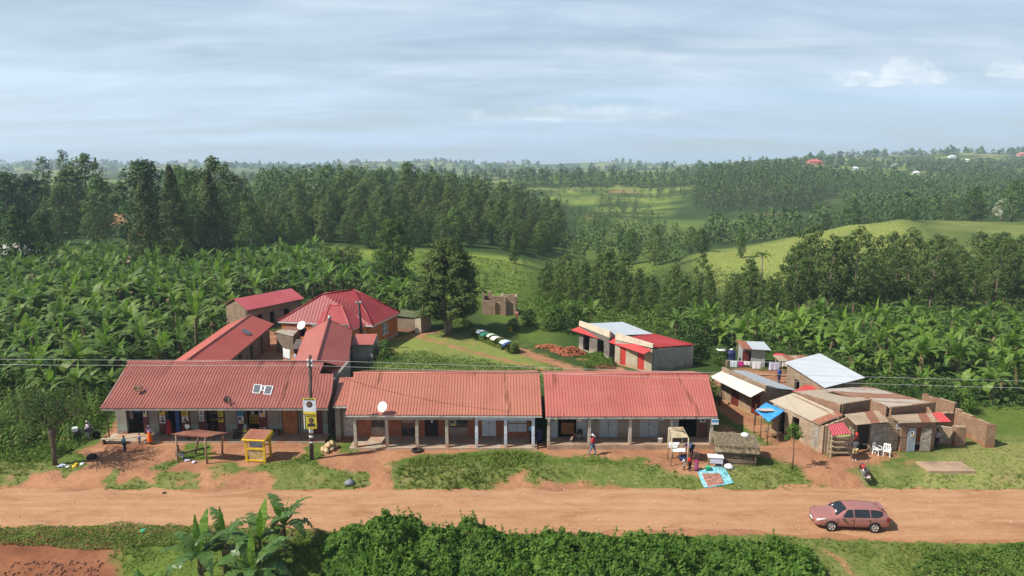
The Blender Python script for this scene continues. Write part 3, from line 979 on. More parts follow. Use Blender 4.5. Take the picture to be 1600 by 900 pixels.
ov = lambda a, b, k=1.0: (lambda t: max(.05, b * max(0.0, math.sin(math.pi * min(1, max(0, (t - a) / (1 - a + .06)) ** k))) ** .7))
EUC_T = protos(lambda i: make_tree('eucalyptus_tree', 14 + i % 3, ov(.2, 3.1 + .4 * (i % 3), 1.0), 36 + 4 * (i % 3), 62, .42, LF_EUC, BARK_EUC, 100 + i, .15, .24, .03, (.75, 1.25), limbs=16), 6)
EUC_Y = protos(lambda i: make_tree('eucalyptus_tree', 10.5 + i % 3, ov(.02, 2.2 + .3 * (i % 3), .86), 34, 52, .42, LF_YOUNG, BARK_EUC, 130 + i, .12, .14, .03, (.7, 1.15), limbs=12), 6)
EUC_H = protos(lambda i: make_tree('eucalyptus_tree', 15.5 + i % 4, ov(.0, 4.5 + .5 * (i % 3), .95), 50, 52, .66, LF_EUC, BARK_EUC, 160 + i, .2, .12, .03, (1.3, 2.2), limbs=8), 6)

EUC_B = protos(lambda i: make_tree('rounded_tree', 14, ov(.0, 4.6 + .5 * i, .9), 46, 50, .66, (LF_BROAD, LF_YOUNG, LF_DARK)[i], BARK, 190 + i, .26, .08, .03, (1.3, 2.1), limbs=8), 3)
TREES = []          # (x, y) of what has been planted


def plant(prot, x, y, label, group=None, s=1.0, cat='tree', rz=None, dz=0):
    z = landz(x, y) + dz
    p = prot if not hasattr(prot, '__len__') else prot[rnd.randrange(len(prot))]
    rz = rnd.uniform(0, 6.28) if rz is None else rz
    if not p.get('label'):
        p.location = (x, y, z); p.rotation_euler = (0, 0, rz); p.scale = (s,) * 3
        props(p, label, cat, group)
        TREES.append((x, y)); return p
    TREES.append((x, y))
    r = dup(p, (x, y, z), rz, label, group, s)
    if not group and 'group' in r: del r['group']
    r['category'] = cat
    return r


def scatter(poly, n, gap, ok=None, seed=1, polar=True):
    """points in a polygon given as (X/Y, Y) corners, at least gap apart, nearest first"""
    rs = random.Random(seed)
    pl = [(a * b, b) for a, b in poly] if polar else poly
    xs = [p[0] for p in pl]; ys = [p[1] for p in pl]
    out = []
    for _ in range(n * 60):
        if len(out) >= n: break
        p = (rs.uniform(min(xs), max(xs)), rs.uniform(min(ys), max(ys)))
        if not inpoly(np.array([p[0]]), np.array([p[1]]), pl)[0]: continue
        if ok and not ok(*p): continue
        if any((p[0] - q[0]) ** 2 + (p[1] - q[1]) ** 2 < gap * gap for q in out): continue
        out.append(p)
    return sorted(out, key=lambda p: p[1])


# the tall stand on the right
g = 'tall eucalyptus trees in the stand on the right'
def tall(x, y, ytop): return min(15, max(3, 22 - (ytop - 258) / 1100. * y - landz(x, y)))
for x, y in scatter([(.41, 110), (.42, 148), (.62, 152), (.92, 152), (.92, 104), (.62, 106)], 84, 3.4, seed=3):
    plant(EUC_T, x, y, 'tall eucalyptus tree with bare pale trunk in the right hand stand above the banana plants', g, tall(x, y, rnd.uniform(350, 412)) / 15)
# young growth filling the middle
g = 'young eucalyptus trees in the thicket behind the grey shop'
for x, y in scatter([(.055, 112), (.03, 132), (.05, 150), (.10, 172), (.24, 158), (.40, 146), (.42, 104), (.25, 98), (.15, 104)], 118, 3.1, seed=4):
    q = x / y
    plant(EUC_Y, x, y, 'young bushy eucalyptus tree in the thicket between the green meadow and the banana plants', g, tall(x, y, rnd.uniform(395, 435) if q < .17 else rnd.uniform(398, 445) if rnd.random() < .2 else rnd.uniform(428, 462)) / 11.5)
# the wood on the hill behind the meadow, its front rows
g = 'eucalyptus trees of the hill wood'
hill_pts = scatter([(-.345, 212), (-.35, 262), (.02, 330), (.07, 300), (.065, 250), (.015, 216), (-.1, 207)], 98, 6.2, seed=5)
for x, y in hill_pts:
    plant(EUC_H, x, y, 'dark eucalyptus tree in the dense hill wood behind the central meadow', g, rnd.choice((.8, .9, 1.0, 1.15)) * rnd.uniform(.9, 1.08) * min(1, .56 + (y - 205) / 220))
retire(EUC_T + EUC_Y + EUC_H)


def forest(name, pts, per, leaf, mat, seed, cone=.05, rfrac=.36, trunks=0):
    """a far-off wood that reads as one mass: pts = (x, y, z, height)"""
    rs = np.random.default_rng(seed)
    P = np.asarray(pts, float)
    n = len(P)
    h = np.repeat(P[:, 3], per)
    t = rs.uniform(.12, 1.0, n * per)
    a = rs.uniform(0, 2 * np.pi, n * per)
    lump = .75 + .5 * np.sin(a * 2 + np.repeat(rs.uniform(0, 6, n), per)) * np.sin(t * 9 + np.repeat(rs.uniform(0, 6, n), per))
    r = h * np.repeat(rs.uniform(.75, 1.25, n), per) * rfrac * np.sin(np.pi * np.clip(t, 0, .985) ** (1 - cone * .4)) ** .7 * rs.uniform(.55, 1, n * per) ** .5 * lump
    C = np.stack([np.repeat(P[:, 0], per) + np.cos(a) * r, np.repeat(P[:, 1], per) + np.sin(a) * r, np.repeat(P[:, 2], per) + t * h], 1)
    Nv = np.stack([np.cos(a), np.sin(a), (t - .35) * 1.6], 1) + rs.normal(size=(n * per, 3)) * .45
    V, F = leaf_quads(C, Nv, leaf * h / np.mean(P[:, 3]) * rs.uniform(.7, 1.3, n * per), .7, seed=seed)
    if trunks:
        w = .16
        B = np.stack([P[:, :3] + np.array([-w, 0, -1]), P[:, :3] + np.array([w, 0, -1]),
                      P[:, :3] + np.stack([np.full(n, w * .6), np.zeros(n), P[:, 3] * .8], 1), P[:, :3] + np.stack([np.full(n, -w * .6), np.zeros(n), P[:, 3] * .8], 1)], 1).reshape(-1, 3)
        B2 = B.copy(); B2[:, 1] += (B[:, 0] - np.repeat(P[:, 0], 4)); B2[:, 0] = np.repeat(P[:, 0], 4)
        F = np.concatenate([F, np.arange(n * 4).reshape(n, 4) + len(V), np.arange(n * 4).reshape(n, 4) + len(V) + n * 4])
        V = np.concatenate([V, B, B2])
        mi = np.concatenate([np.zeros(n * per, int), np.ones(2 * n, int)])
        o = np_mesh(name, V, F, [mat, BARK_EUC], mi=mi)
    else:
        o = np_mesh(name, V, F, mat)
    return props(o, kind='stuff')


def fpts(poly, n, gap, hlo, hhi, seed, ok=None):
    p = scatter(poly, n, gap, ok, seed)
    if not p: return []
    z = land(np.array([a for a, b in p]), np.array([b for a, b in p]))
    return [(a, b, float(zz) - .3, rnd.uniform(hlo, hhi)) for (a, b), zz in zip(p, z)]


# woods further back
hs = set(hill_pts)
for k_, (x, y) in enumerate(scatter([(-.40, 200), (-.36, 250), (.05, 280), (.06, 235), (.0, 212), (-.2, 205)], 34, 9, seed=25)):
    plant(EUC_B, x, y, 'rounded lighter green tree among the eucalyptus of the hill wood', 'rounded trees of the hill wood', rnd.uniform(.45, .9))
retire(EUC_B)
W = fpts([(-.36, 262), (-.36, 400), (-.1, 430), (.05, 380), (.07, 300), (.02, 330)], 330, 5.2, 9, 19, 6)
W += fpts([(-.78, 235), (-.78, 420), (-.36, 430), (-.36, 222), (-.55, 225)], 400, 6.2, 7, 13, 7, ok=lambda x, y: not (-.60 < x / y < -.53 and y < 340))
forest('hill_woodland', W, 150, .85, LF_FAR, 1)
W = fpts([(.258, 518), (.26, 640), (.36, 650), (.44, 600), (.43, 520), (.35, 505)], 360, 6.5, 17, 25, 8)
forest('plantation_woodland', W, 110, 1.35, LF_FAR, 2, trunks=1, rfrac=.19)
W = fpts([(.29, 300), (.27, 345), (.44, 352), (.60, 350), (.62, 300), (.50, 292), (.38, 285)], 130, 7.0, 8, 15, 9)
W += fpts([(.5, 390), (.44, 700), (.8, 700), (.8, 330), (.62, 320)], 420, 8, 9, 17, 10)
W += fpts([(.14, 352), (.13, 372), (.26, 352), (.25, 335)], 26, 7, 5, 10, 11)
W += fpts([(.03, 300), (.06, 430), (.14, 440), (.12, 300)], 34, 9, 6, 11, 12)
W += fpts([(.02, 330), (.03, 690), (.28, 690), (.24, 480), (.27, 350)], 130, 7, 4, 10, 17, ok=lambda x, y: vnoise(np.array([x / 28]), np.array([y / 40]), 2)[0] > .6) + fpts([(-.1, 112), (.02, 112), (.05, 200), (-.2, 200)], 14, 9, 1.2, 3, 18) + fpts([(.1, 190), (.06, 300), (.2, 330), (.26, 250), (.24, 200)], 30, 8, 6, 12, 19)
forest('valley_woodland', W, 120, 1.05, LF_FAR, 3)
W = fpts([(.02, 690), (.0, 900), (.3, 900), (.28, 690), (.12, 720)], 150, 13, 8, 15, 13)
W += fpts([(-.8, 440), (-.8, 1100), (.0, 1100), (.02, 500), (-.1, 450)], 480, 10, 7, 14, 14, ok=lambda x, y: vnoise(np.array([x / 70]), np.array([y / 120]), 8)[0] > .45)
W += fpts([(.28, 650), (.28, 1250), (.82, 1250), (.82, 690), (.45, 640)], 520, 12, 8, 16, 15, ok=lambda x, y: vnoise(np.array([x / 90]), np.array([y / 140]), 4)[0] > .53)
forest('far_woodland', W, 46, 2.4, LF_FAR, 4, rfrac=.3)
W = fpts([(-.9, 1100), (-.9, 4200), (.9, 4200), (.9, 1200), (.3, 1200)], 1500, 26, 8, 19, 16, ok=lambda x, y: vnoise(np.array([x / 260]), np.array([y / 420]), 6)[0] > .55)
forest('horizon_woodland', W, 16, 7.5, LF_FAR, 5, rfrac=.6)

# ---------------------------------------------------------------- single trees
# feathery casuarinas on the left
def casu(i):
    H = (20, 22, 19)[i]
    return make_tree('casuarina_tree', H, lambda t: max(.3, 6.0 * (1 - t) ** .75 * min(1, t * 6)), 130, 60, .6, LF_CASU, BARK, 200 + i, .3, .1, .015, (.8, 1.4), limbs=40, aspect=.3, core=.2, squash=1.1, droop=.12)
cz = protos(casu, 3)
plant(cz[0], -.517 * 152, 152, 'feathery casuarina tree, leftmost of the tall group over the left banana field', s=1.04)
plant(cz[1], -.478 * 150, 150, 'tallest feathery casuarina tree in the middle of the group over the left banana field')
plant(cz[2], -.423 * 156, 156, 'broad feathery casuarina tree, rightmost of the group, beside the left lawn', s=1.1)
# the big cypress on the lawn
def cypress():
    rs = np.random.default_rng(5)
    root = thing('cypress_tree', 'big dark cypress tree with a forked trunk on the lawn by the orange house', 'tree', (-8.43, 90.3, 0))
    H = 12.6
    C, Nv = [], []
    b = MB()
    b.tube([(0, 0, -.3), (-.25, .1, 1.2), (-.45, .1, 3), (-.5, .1, 6), (-.3, 0, 11.5)], [.42, .33, .27, .2, .04], 9)
    b.tube([(.1, 0, -.3), (.3, 0, 1.3), (.55, 0, 3.2), (.7, .1, 6), (.5, .1, 10.6)], [.36, .28, .22, .16, .03], 9)
    for i in range(150):
        t = (i + rs.uniform()) / 150
        z = 2.3 + t * 9.9
        rm = 5.3 * (np.clip((1 - t) * 1.3, 0, 1) ** .7) * (.7 + .3 * min(1, t * 3.2))
        a = i * 2.39996 + rs.uniform(-.4, .4)
        L = rm * rs.uniform(.62, 1.1)
        sx_ = -.3 if math.cos(a) < 0 else .4
        tip = np.array([sx_ + math.cos(a) * L, math.sin(a) * L, z + L * .1 + .35])
        base = np.array([sx_, 0, z - .3 * L * .4])
        if i % 2 == 0: b.tube([base, base * .4 + tip * .6 + np.array([0, 0, -.12]), tip], [.06, .035, .01], 4, cap=False)
        for k in range(5):
            f = .45 + .55 * (k + rs.uniform()) / 5
            c = base * (1 - f) + tip * f
            n = 44
            d = rs.normal(size=(n, 3)) * np.array([.42, .42, .19]) * (1.25 - .45 * f)
            C.append(c + d)
            Nv.append(d * np.array([1, 1, 1.5]) * .8 + np.array([math.cos(a) * .35, math.sin(a) * .35, .75]) + rs.normal(size=(n, 3)) * .4)
    C = np.concatenate(C); Nv = np.concatenate(Nv)
    V, F = leaf_quads(C, Nv, rs.uniform(.2, .46, len(C)), .5, seed=9)
    np_mesh('crown', V, F, LF_OLIVE, root)
    b.build('trunk', BARK_PALE, root, world=False)
    TREES.append((-8.43, 90.3))
cypress()
rnd_tree = make_tree('round_tree', 13.6, ov(.1, 3.9, .95), 70, 90, .36, LF_DARK, BARK, 301, .24, .24, .01, (.8, 1.3), limbs=18)
plant(rnd_tree, -.171 * 122, 122, 'tall dense dark tree with an egg shaped crown on the meadow left of the cypress')
flat = make_tree('umbrella_tree', 6.2, lambda t: 4.6 * (.55 + .45 * t) if t > .5 else 1.0, 42, 60, .34, LF_OLIVE, BARK, 302, .2, .52, .02, (.7, 1.0), limbs=18, squash=.5)
plant(flat, -.241 * 140, 140, 'flat topped umbrella shaped tree above the banana plants')
cone = make_tree('pointed_tree', 8.6, lambda t: 2.3 * (1 - t) ** .8 * min(1, t * 5), 42, 60, .36, LF_BROAD, BARK, 303, .16, .14, .01, (.6, .95), limbs=10)
plant(cone, .003 * 190, 190, 'small bright green pointed tree alone at the far edge of the central meadow')
pom = protos(lambda i: make_tree('tall_thin_tree', 27 + 2 * i, lambda t: 2.9 * math.sin(math.pi * min(1, max(0, (t - .5) / .52))) ** .6 + .2 if t > .5 else .8, 26, 40, .7, LF_DARK, BARK, 310 + i, .28, .5, .03, (1.1, 1.7), limbs=12), 2)
plant(pom[0], -.657 * 262, 262, 'tall thin tree with a small rounded top, first of two rising over the left skyline', s=.97)
plant(pom[1], -.628 * 270, 270, 'tall thin tree with a tufted top, second of two rising over the left skyline', s=.98)
BR = protos(lambda i: make_tree('broad_tree', 14 + 2 * (i % 3), ov(.06, 5.2 + .5 * (i % 3), .7), 52, 52, .7, (LF_DARK, LF_BROAD, LF_EUC)[i % 3], BARK, 320 + i, .3, .12, .02, (1.3, 2.2), limbs=12), 6)
for px, D, top, k, lab in ((15, 215, 268, 0, 'wide dark rounded tree at the left edge of the photo under the skyline'), (48, 228, 270, 3, 'wide dark rounded tree just left of the two tall thin trees'),
                           (110, 235, 262, 1, 'broad tree below the two tall thin trees on the left'), (140, 240, 240, 2, 'very tall broad tree right of the two tall thin trees'),
                           (160, 225, 275, 4, 'mid green broad tree above the brown patch of ground'), (95, 200, 290, 5, 'lower broad tree left of the brown patch of ground'), (150, 196, 310, 2, 'round lower tree at the left of the brown patch of ground'),
                           (228, 190, 248, 0, 'tall dark broad tree behind the leftmost casuarina'), (300, 205, 262, 4, 'dark broad tree between the casuarinas'), (340, 200, 244, 2, 'tall dark broad tree with a peaked top behind the right casuarina'),
                           (285, 240, 258, 1, 'mid green tree behind the casuarina group'), (375, 215, 272, 5, 'broad tree right of the casuarina group'), (392, 190, 315, 1, 'lighter green rounded tree in front of the left wood'),
                           (452, 196, 330, 4, 'light green bushy tree at the foot of the left wood'), (30, 150, 320, 3, 'dark round tree over the far left banana plants'), (62, 165, 330, 0, 'second dark round tree over the far left banana plants')):
    u_ = (px - 800) / 1100.
    zt = 22 - (top - 258) / 1100. * D
    zb = landz(u_ * D, D)
    p = BR[k]
    Hp = 14 + 2 * (k % 3)
    s = max(.4, (zt - zb) / Hp)
    plant(p, u_ * D, D, lab, s=s)
for px, D, top, k, lab in ((1428, 268, 322, 0, 'big round dark tree at the right end of the bright hill meadow'), (1405, 275, 330, 3, 'round tree beside the big dark tree on the hill meadow'), (1330, 300, 308, 1, 'light green broad tree behind the hill crest'), (1290, 296, 330, 4, 'rounded tree behind the hill crest'),
                           (1235, 292, 350, 2, 'low round tree at the left of the trees behind the hill crest'), (1480, 290, 310, 5, 'broad tree right of the hill meadow'), (1520, 300, 290, 3, 'tall broad tree on the right near the white flowering tree'), (1580, 290, 280, 1, 'tall tree at the right edge of the photo'),
                           (1110, 330, 350, 0, 'small rounded tree in the swampy valley'), (1098, 215, 355, 3, 'dark bushy tree at the left end of the bright hill meadow'), (1080, 225, 352, 2, 'bushy tree just left of the bright hill meadow'), (1025, 215, 350, 5, 'loose tree in the valley left of the hill meadow'),
                           (985, 230, 355, 1, 'tall loose tree in the middle valley'), (1160, 205, 355, 4, 'lone slender tree standing on the bright hill meadow')):
    u_ = (px - 800) / 1100.
    zt = 22 - (top - 258) / 1100. * D
    s = max(.3, (zt - landz(u_ * D, D)) / (14 + 2 * (k % 3)))
    r = plant(BR[k], u_ * D, D, lab, s=s)
    if px == 1160: r.scale = (s * .55, s * .55, s)
wf = make_tree('flowering_tree', 11, ov(.1, 4.8, .7), 40, 50, .6, LF_WHITE, BARK, 350, .3, .3, .02, (1.2, 1.9), limbs=10)
plant(wf, (1565 - 800) / 1100. * 300, 300, 'white flowering round tree near the right edge', s=.9)
retire(BR)
for px, D, h in ((1050, 190, 5), (1010, 200, 6), (940, 330, 9), (960, 325, 10), (915, 335, 9), (885, 330, 9), (930, 342, 10), (900, 350, 9), (975, 340, 9)):
    pass
# the pollarded tree on the left of the yard, bare limbs and thin leaves
def yard_tree():
    rs = np.random.default_rng(77)
    x0, y0 = -34.05, 49.4
    root = thing('pollard_tree', 'small pollarded tree with bare spreading branches and thin leaves beside the left yard', 'tree', (x0, y0, landz(x0, y0)), scale=1.15)
    b = MB()
    b.tube([(0, 0, -.3), (.05, 0, .8), (.02, .05, 1.7), (.08, 0, 2.25), (.05, 0, 2.7)], [.17, .15, .14, .27, .12], 9)
    tips = []
    for i in range(24):
        a = i * 2.4 + rs.uniform(-.3, .3); e = rs.uniform(.45, 1.25); L = rs.uniform(2.1, 3.4)
        d = np.array([math.cos(a) * math.cos(e), math.sin(a) * math.cos(e), math.sin(e)])
        p0 = np.array([.05, 0, 2.45]); p1 = p0 + d * L * .5 + np.array([0, 0, .1]); p2 = p0 + d * L
        b.tube([p0, p1, p2], [.05, .03, .012], 5, cap=False)
        for k in range(5):
            q = p0 + (p2 - p0) * rs.uniform(.4, .95)
            t = q + rs.normal(size=3) * np.array([.5, .5, .35]) + np.array([0, 0, .3])
            b.tube([q, t], [.014, .006], 4, cap=False)
            tips.append((q + t) / 2); tips.append(t)
    b.build('trunk', BARK, root, world=False)
    C, Nv = clump_cloud(tips, np.full(len(tips), .42), 15, rs, rand=.8)
    V, F = leaf_quads(C, Nv, rs.uniform(.10, .2, len(C)), .5, seed=8)
    np_mesh('crown', V, F, LF_DARK, root)
yard_tree()
def sapling():
    rs = np.random.default_rng(78)
    x0, y0 = 20.5, 48.5
    root = thing('young_tree', 'thin young tree with a bright leafy top growing on the grass beside the side track', 'tree', (x0, y0, landz(x0, y0)))
    b = MB(); b.tube([(0, 0, -.2), (.04, 0, 1.2), (-.03, 0, 2.4), (0, 0, 3.2)], [.05, .04, .03, .015], 6)
    cs = [(rs.normal() * .33, rs.normal() * .33, 2.35 + rs.uniform(0, 1.1)) for _ in range(26)]
    for c in cs[:12]: b.tube([(0, 0, c[2] - .4), c], [.015, .006], 4, cap=False)
    b.build('trunk', BARK, root, world=False)
    C, Nv = clump_cloud(cs, np.full(26, .24), 22, rs, rand=.8)
    V, F = leaf_quads(C, Nv, rs.uniform(.12, .24, len(C)), .5, seed=8)
    np_mesh('crown', V, F, LF_WEED, root)
sapling()
def palm(px, D, h, lab):
    u_ = (px - 800) / 1100.
    x0, y0 = u_ * D, D
    root = thing('palm_tree', lab, 'palm tree', (x0, y0, landz(x0, y0)))
    b = MB(); b.tube([(0, 0, -.4), (.1, 0, h * .5), (0, 0, h)], [.2, .16, .14], 7); b.build('trunk', BARK_PALE, root, world=False)
    rs = np.random.default_rng(px); V, F = [], []
    for i in range(16):
        a = i * 2.4; e0_ = rs.uniform(-.1, 1.1)
        for k in range(9):
            t = k / 8; e = e0_ - t * 1.3
            L = 2.3 * t
            p = np.array([math.cos(a) * L * math.cos(e0_ - t * .6), math.sin(a) * L * math.cos(e0_ - t * .6), h + L * math.sin(e0_ - t * .6)])
            s = np.array([-math.sin(a), math.cos(a), 0]) * .38 * (1 - t * .6); dn = np.array([0, 0, -.22])
            n = len(V); V += [p, p + s + dn, p + np.array([math.cos(a), math.sin(a), 0]) * .22, p - s + dn]; F.append((n, n + 1, n + 2, n + 3))
    np_mesh('crown', V, F, LF_WEED, root)
palm(1194, 152, 10.5, 'small palm tree at the foot of the bright hill meadow')
# ---------------------------------------------------------------- banana plants
def banana_arrays(H, nleaf, seed, seg=7, L0=2.5, W0=.62, dead=3, ragged=.25, spear=True, up=1.0):
    """pseudostem, arching torn leaves, a rolled new leaf, dead leaves hanging: list of (V, F) in the order stem, leaves, new leaf, dead"""
    rs = np.random.default_rng(seed)
    out = []
    b = MB(); ln = rs.normal(0, .05, 2) * H
    b.tube([(0, 0, -.2), (ln[0] * .4, ln[1] * .4, H * .5), (ln[0], ln[1], H)], [.16, .125, .085], 7)
    sv, sf = b.v, [f for f in b.f if len(f) == 4]
    out.append((np.array(sv), np.array(sf)))

    def blade(a, e0, L, W, sag, twist, z0, V, F, tear):
        ax = np.array([math.cos(a), math.sin(a), 0]); sd = np.array([-math.sin(a), math.cos(a), 0])
        p = np.array([ln[0], ln[1], z0]); e = e0
        mid, prof = [], []
        for k in range(seg + 1):
            t = k / seg
            mid.append(p.copy())
            w = W * (.16 + .84 * min(1, t * 3.2)) * (1 - max(0, t - .62) / .38 * .85) if t > .06 else W * .06
            prof.append((w, e))
            p = p + (ax * math.cos(e) + np.array([0, 0, math.sin(e)])) * (L / seg)
            e -= sag / seg * (1 + t)
        for side in (1, -1):
            for k in range(seg):
                w0, e0_ = prof[k]; w1, e1_ = prof[k + 1]
                fold = rs.uniform(.05, .55)
                cut = rs.uniform(.1, .75) if rs.uniform() < tear else 0
                up0 = -ax * math.sin(e0_) + np.array([0, 0, math.cos(e0_)])
                q0 = mid[k] + (sd * side * math.cos(fold) - up0 * math.sin(fold - .25)) * w0 * .5
                q1 = mid[k] + (mid[k + 1] - mid[k]) * (1 - cut) + (sd * side * math.cos(fold) - up0 * math.sin(fold - .25)) * w1 * .5
                n = len(V)
                V += [mid[k], mid[k + 1], q1, q0]
                F.append((n, n + 1, n + 2, n + 3) if side == 1 else (n + 3, n + 2, n + 1, n))
    V, F = [], []
    for i in range(nleaf):
        a = i * 2.39996 + rs.uniform(-.4, .4)
        age = i / nleaf
        blade(a, (1.25 - .75 * age) * up + rs.uniform(-.15, .15), L0 * rs.uniform(.8, 1.1), W0 * rs.uniform(.85, 1.1), 1.0 + 1.1 * age * rs.uniform(.6, 1.2), 0, H - .12 + .05 * (1 - age), V, F, ragged)
    out.append((np.array(V), np.array(F)))
    V, F = [], []
    if spear:
        blade(rs.uniform(0, 6), 1.42, L0 * .72, W0 * .5, .12, 0, H, V, F, 0)
        if rs.uniform() < .5: blade(rs.uniform(0, 6), 1.2, L0 * .8, W0 * .8, .35, 0, H, V, F, .05)
    out.append((np.array(V), np.array(F)) if V else None)
    V, F = [], []
    for i in range(dead):
        a = rs.uniform(0, 6.28)
        blade(a, .1, L0 * .65, W0 * .5, 4.2, 0, H - .25, V, F, .3)
    out.append((np.array(V), np.array(F)) if V else None)
    return out


BM_ = [STEM_BAN, LF_BAN, LF_BAN_NEW, LF_BAN_DEAD]


def merge(parts, idx):
    V, F, Mi, n = [], [], [], 0
    for k, i in enumerate(idx):
        if parts[i] is None: continue
        v, f = parts[i]
        V.append(v); F.append(f + n); Mi.append(np.full(len(f), k)); n += len(v)
    return np.concatenate(V), np.concatenate(F), np.concatenate(Mi)


BAN_A = [banana_arrays(rnd.uniform(1.5, 2.9), 6 + (i * 5) % 7, 400 + i, dead=1 + (i * 3) % 6, up=(1.0, .8, 1.15, .92)[i % 4], L0=rnd.uniform(2.2, 3.1), W0=rnd.uniform(.58, .8), ragged=(.15, .4, .25)[i % 3]) for i in range(12)]


def banana_proto(arr, lm=LF_BAN):
    root = thing('banana_plant', None, None)
    V, F, mi = merge(arr, [0]); np_mesh('stem', V, F, STEM_BAN, root, smooth=True)
    V, F, mi = merge(arr, [1, 2, 3]); np_mesh('leaves', V, F, [lm, LF_BAN_NEW, LF_BAN_DEAD], root, mi=mi)
    return root


def tilt(*a):
    r = plant(*a); r.rotation_euler[0] = rnd.uniform(-.16, .16); r.rotation_euler[1] = rnd.uniform(-.16, .16)


BAN = [banana_proto(a) for a in BAN_A]
BAN_R = [banana_proto(a, LF_BAN_L) for a in BAN_A[::2]]


def grove(name, pts, mats=BM_):
    V, F, Mi, n = [], [], [], 0
    for x, y, z, s in pts:
        v, f, mi = merge(rnd.choice(BAN_A), [0, 1, 2, 3])
        a = rnd.uniform(0, 6.28); c, s_ = math.cos(a) * s, math.sin(a) * s
        w = np.stack([v[:, 0] * c - v[:, 1] * s_ + x, v[:, 0] * s_ + v[:, 1] * c + y, v[:, 2] * s + z], 1)
        V.append(w); F.append(f + n); Mi.append(mi); n += len(v)
    return props(np_mesh(name, np.concatenate(V), np.concatenate(F), mats, mi=np.concatenate(Mi)), kind='stuff')


# ground kept free of plants: the compound, the houses, the shops
FREE = [PP((262, 575), (380, 505), (352, 498), (362, 476), (470, 466), (500, 466), (560, 455), (632, 500), (690, 510), (690, 600), (540, 640), (150, 640)),
        [(-34, 50), (-34, 63), (-14, 63), (-14, 50)]]
_fx = [np.array(p) for p in FREE]


def free(x, y, m=0.0):
    X, Y = np.array([x]), np.array([y])
    return not any(inpoly(X, Y, p)[0] for p in FREE)


left_ok = lambda x, y: free(x, y) and (abs(x + 25) > 9 or y > 94) and not (-.47 < x / y < -.33 and 156 < y < 184) and not (-.70 < x / y < -.595 and 162 < y < 192) and not (x > -30 + .0 and y < 88) and not (-40 < x < -25 and y < 66)
pl = scatter([(-.80, 64), (-.80, 165), (-.50, 172), (-.30, 172), (-.21, 150), (-.145, 128), (-.125, 104), (-.18, 92), (-.27, 98), (-.37, 84), (-.47, 72), (-.52, 62)], 640, 2.65, left_ok, 21)
gl = 'banana plants in the plantation left of the red roofed compound'
N_LEFT = 178
for x, y in pl[:N_LEFT]:
    tilt(BAN, x, y, 'banana plant in the dense plantation left of the red roofed compound', gl, rnd.choice((.75, 1.05, 1.25, 1.45)) * rnd.uniform(.9, 1.12), 'banana plant')
grove('banana_grove', [(x, y, landz(x, y), rnd.uniform(.85, 1.5)) for x, y in pl[N_LEFT:]])
right_ok = lambda x, y: not (x < 34 and y < 78) and not (x > 30 and y < 64 and x < 42)
pr = scatter([(.27, 84), (.27, 92), (.40, 95), (.90, 93), (.90, 62), (.72, 62), (.60, 64), (.50, 70), (.42, 80)], 230, 2.55, right_ok, 22)
gr_ = 'banana plants on the slope behind the brick shops'
for x, y in pr[:112]:
    tilt(BAN_R, x, y, 'banana plant on the slope behind the brick shops on the right', gr_, rnd.choice((.65, .9, 1.1, 1.25)) * rnd.uniform(.9, 1.1), 'banana plant')
grove('banana_slope_grove', [(x, y, landz(x, y), rnd.uniform(.7, 1.2)) for x, y in pr[112:]], [STEM_BAN, LF_BAN_L, LF_BAN_NEW, LF_BAN_DEAD])
retire(BAN_R)
for x, y, l in ((11.5, 97, 'single banana plant in the bushes left of the grey roofed back shop'), (21.5, 90, 'banana plant rising behind the red roofed grey shop'), (25, 94, 'banana plant behind the right end of the grey shop')):
    r = plant(BAN, x, y, l, None, 1.1, 'banana plant')
retire(BAN)
# scattered further groves seen as texture
gp = fpts([(.43, 640), (.43, 760), (.6, 760), (.6, 640)], 160, 7, 1.6, 2.4, 31) + fpts([(.02, 700), (.02, 800), (.26, 820), (.26, 700)], 200, 7, 1.6, 2.4, 32)
grove('distant_banana_grove', [(a, b, c, h) for a, b, c, h in gp])


# the plants in the foreground, every leaf a part
def big_banana(px, py, zb, H, n, seed, lab, L0=2.3, W0=.62, up=1.0):
    p = at(px, py, zb)
    arr = banana_arrays(H, n, seed, seg=16, L0=L0, W0=W0, dead=2, ragged=.2, up=up)
    root = thing('banana_plant', lab, 'banana plant', p)
    np_mesh('stem', arr[0][0], arr[0][1], STEM_BAN, root, smooth=True)
    per = 32
    for k, mt, nm in ((1, LF_BAN_F, 'leaf'), (2, LF_BAN_NEW, 'leaf'), (3, LF_BAN_DEAD, 'dead_leaf')):
        if arr[k] is None: continue
        v, f = arr[k]
        for i in range(0, len(f), per):
            np_mesh(nm, v[i * 4:(i + per) * 4], f[:per], mt, root)


big_banana(318, 925, -1.2, 2.2, 9, 501, 'foreground banana plant, its dark leaves drooping left over the bank', L0=3.1, W0=.78, up=.9)
big_banana(446, 868, -.9, 2.0, 9, 502, 'upright foreground banana plant, farthest right of the roadside clump', L0=2.7, W0=.68, up=1.1)
big_banana(398, 945, -1.2, 2.0, 9, 504, 'foreground banana plant with broad bright leaves in the middle of the roadside clump', L0=3.0, W0=.8, up=1.0)
big_banana(408, 902, -1.0, 2.3, 9, 509, 'tall dark foreground banana plant between the upright one and the broad leaved one', L0=2.8, W0=.74, up=.9)
big_banana(228, 965, -1.6, 1.2, 6, 505, 'lowest foreground banana plant, cut off at the bottom edge', L0=2.3, W0=.55, up=1.15)
big_banana(352, 898, -1.0, 2.1, 8, 507, 'small foreground banana plant at the back of the roadside clump', L0=2.6, W0=.66, up=1.1)


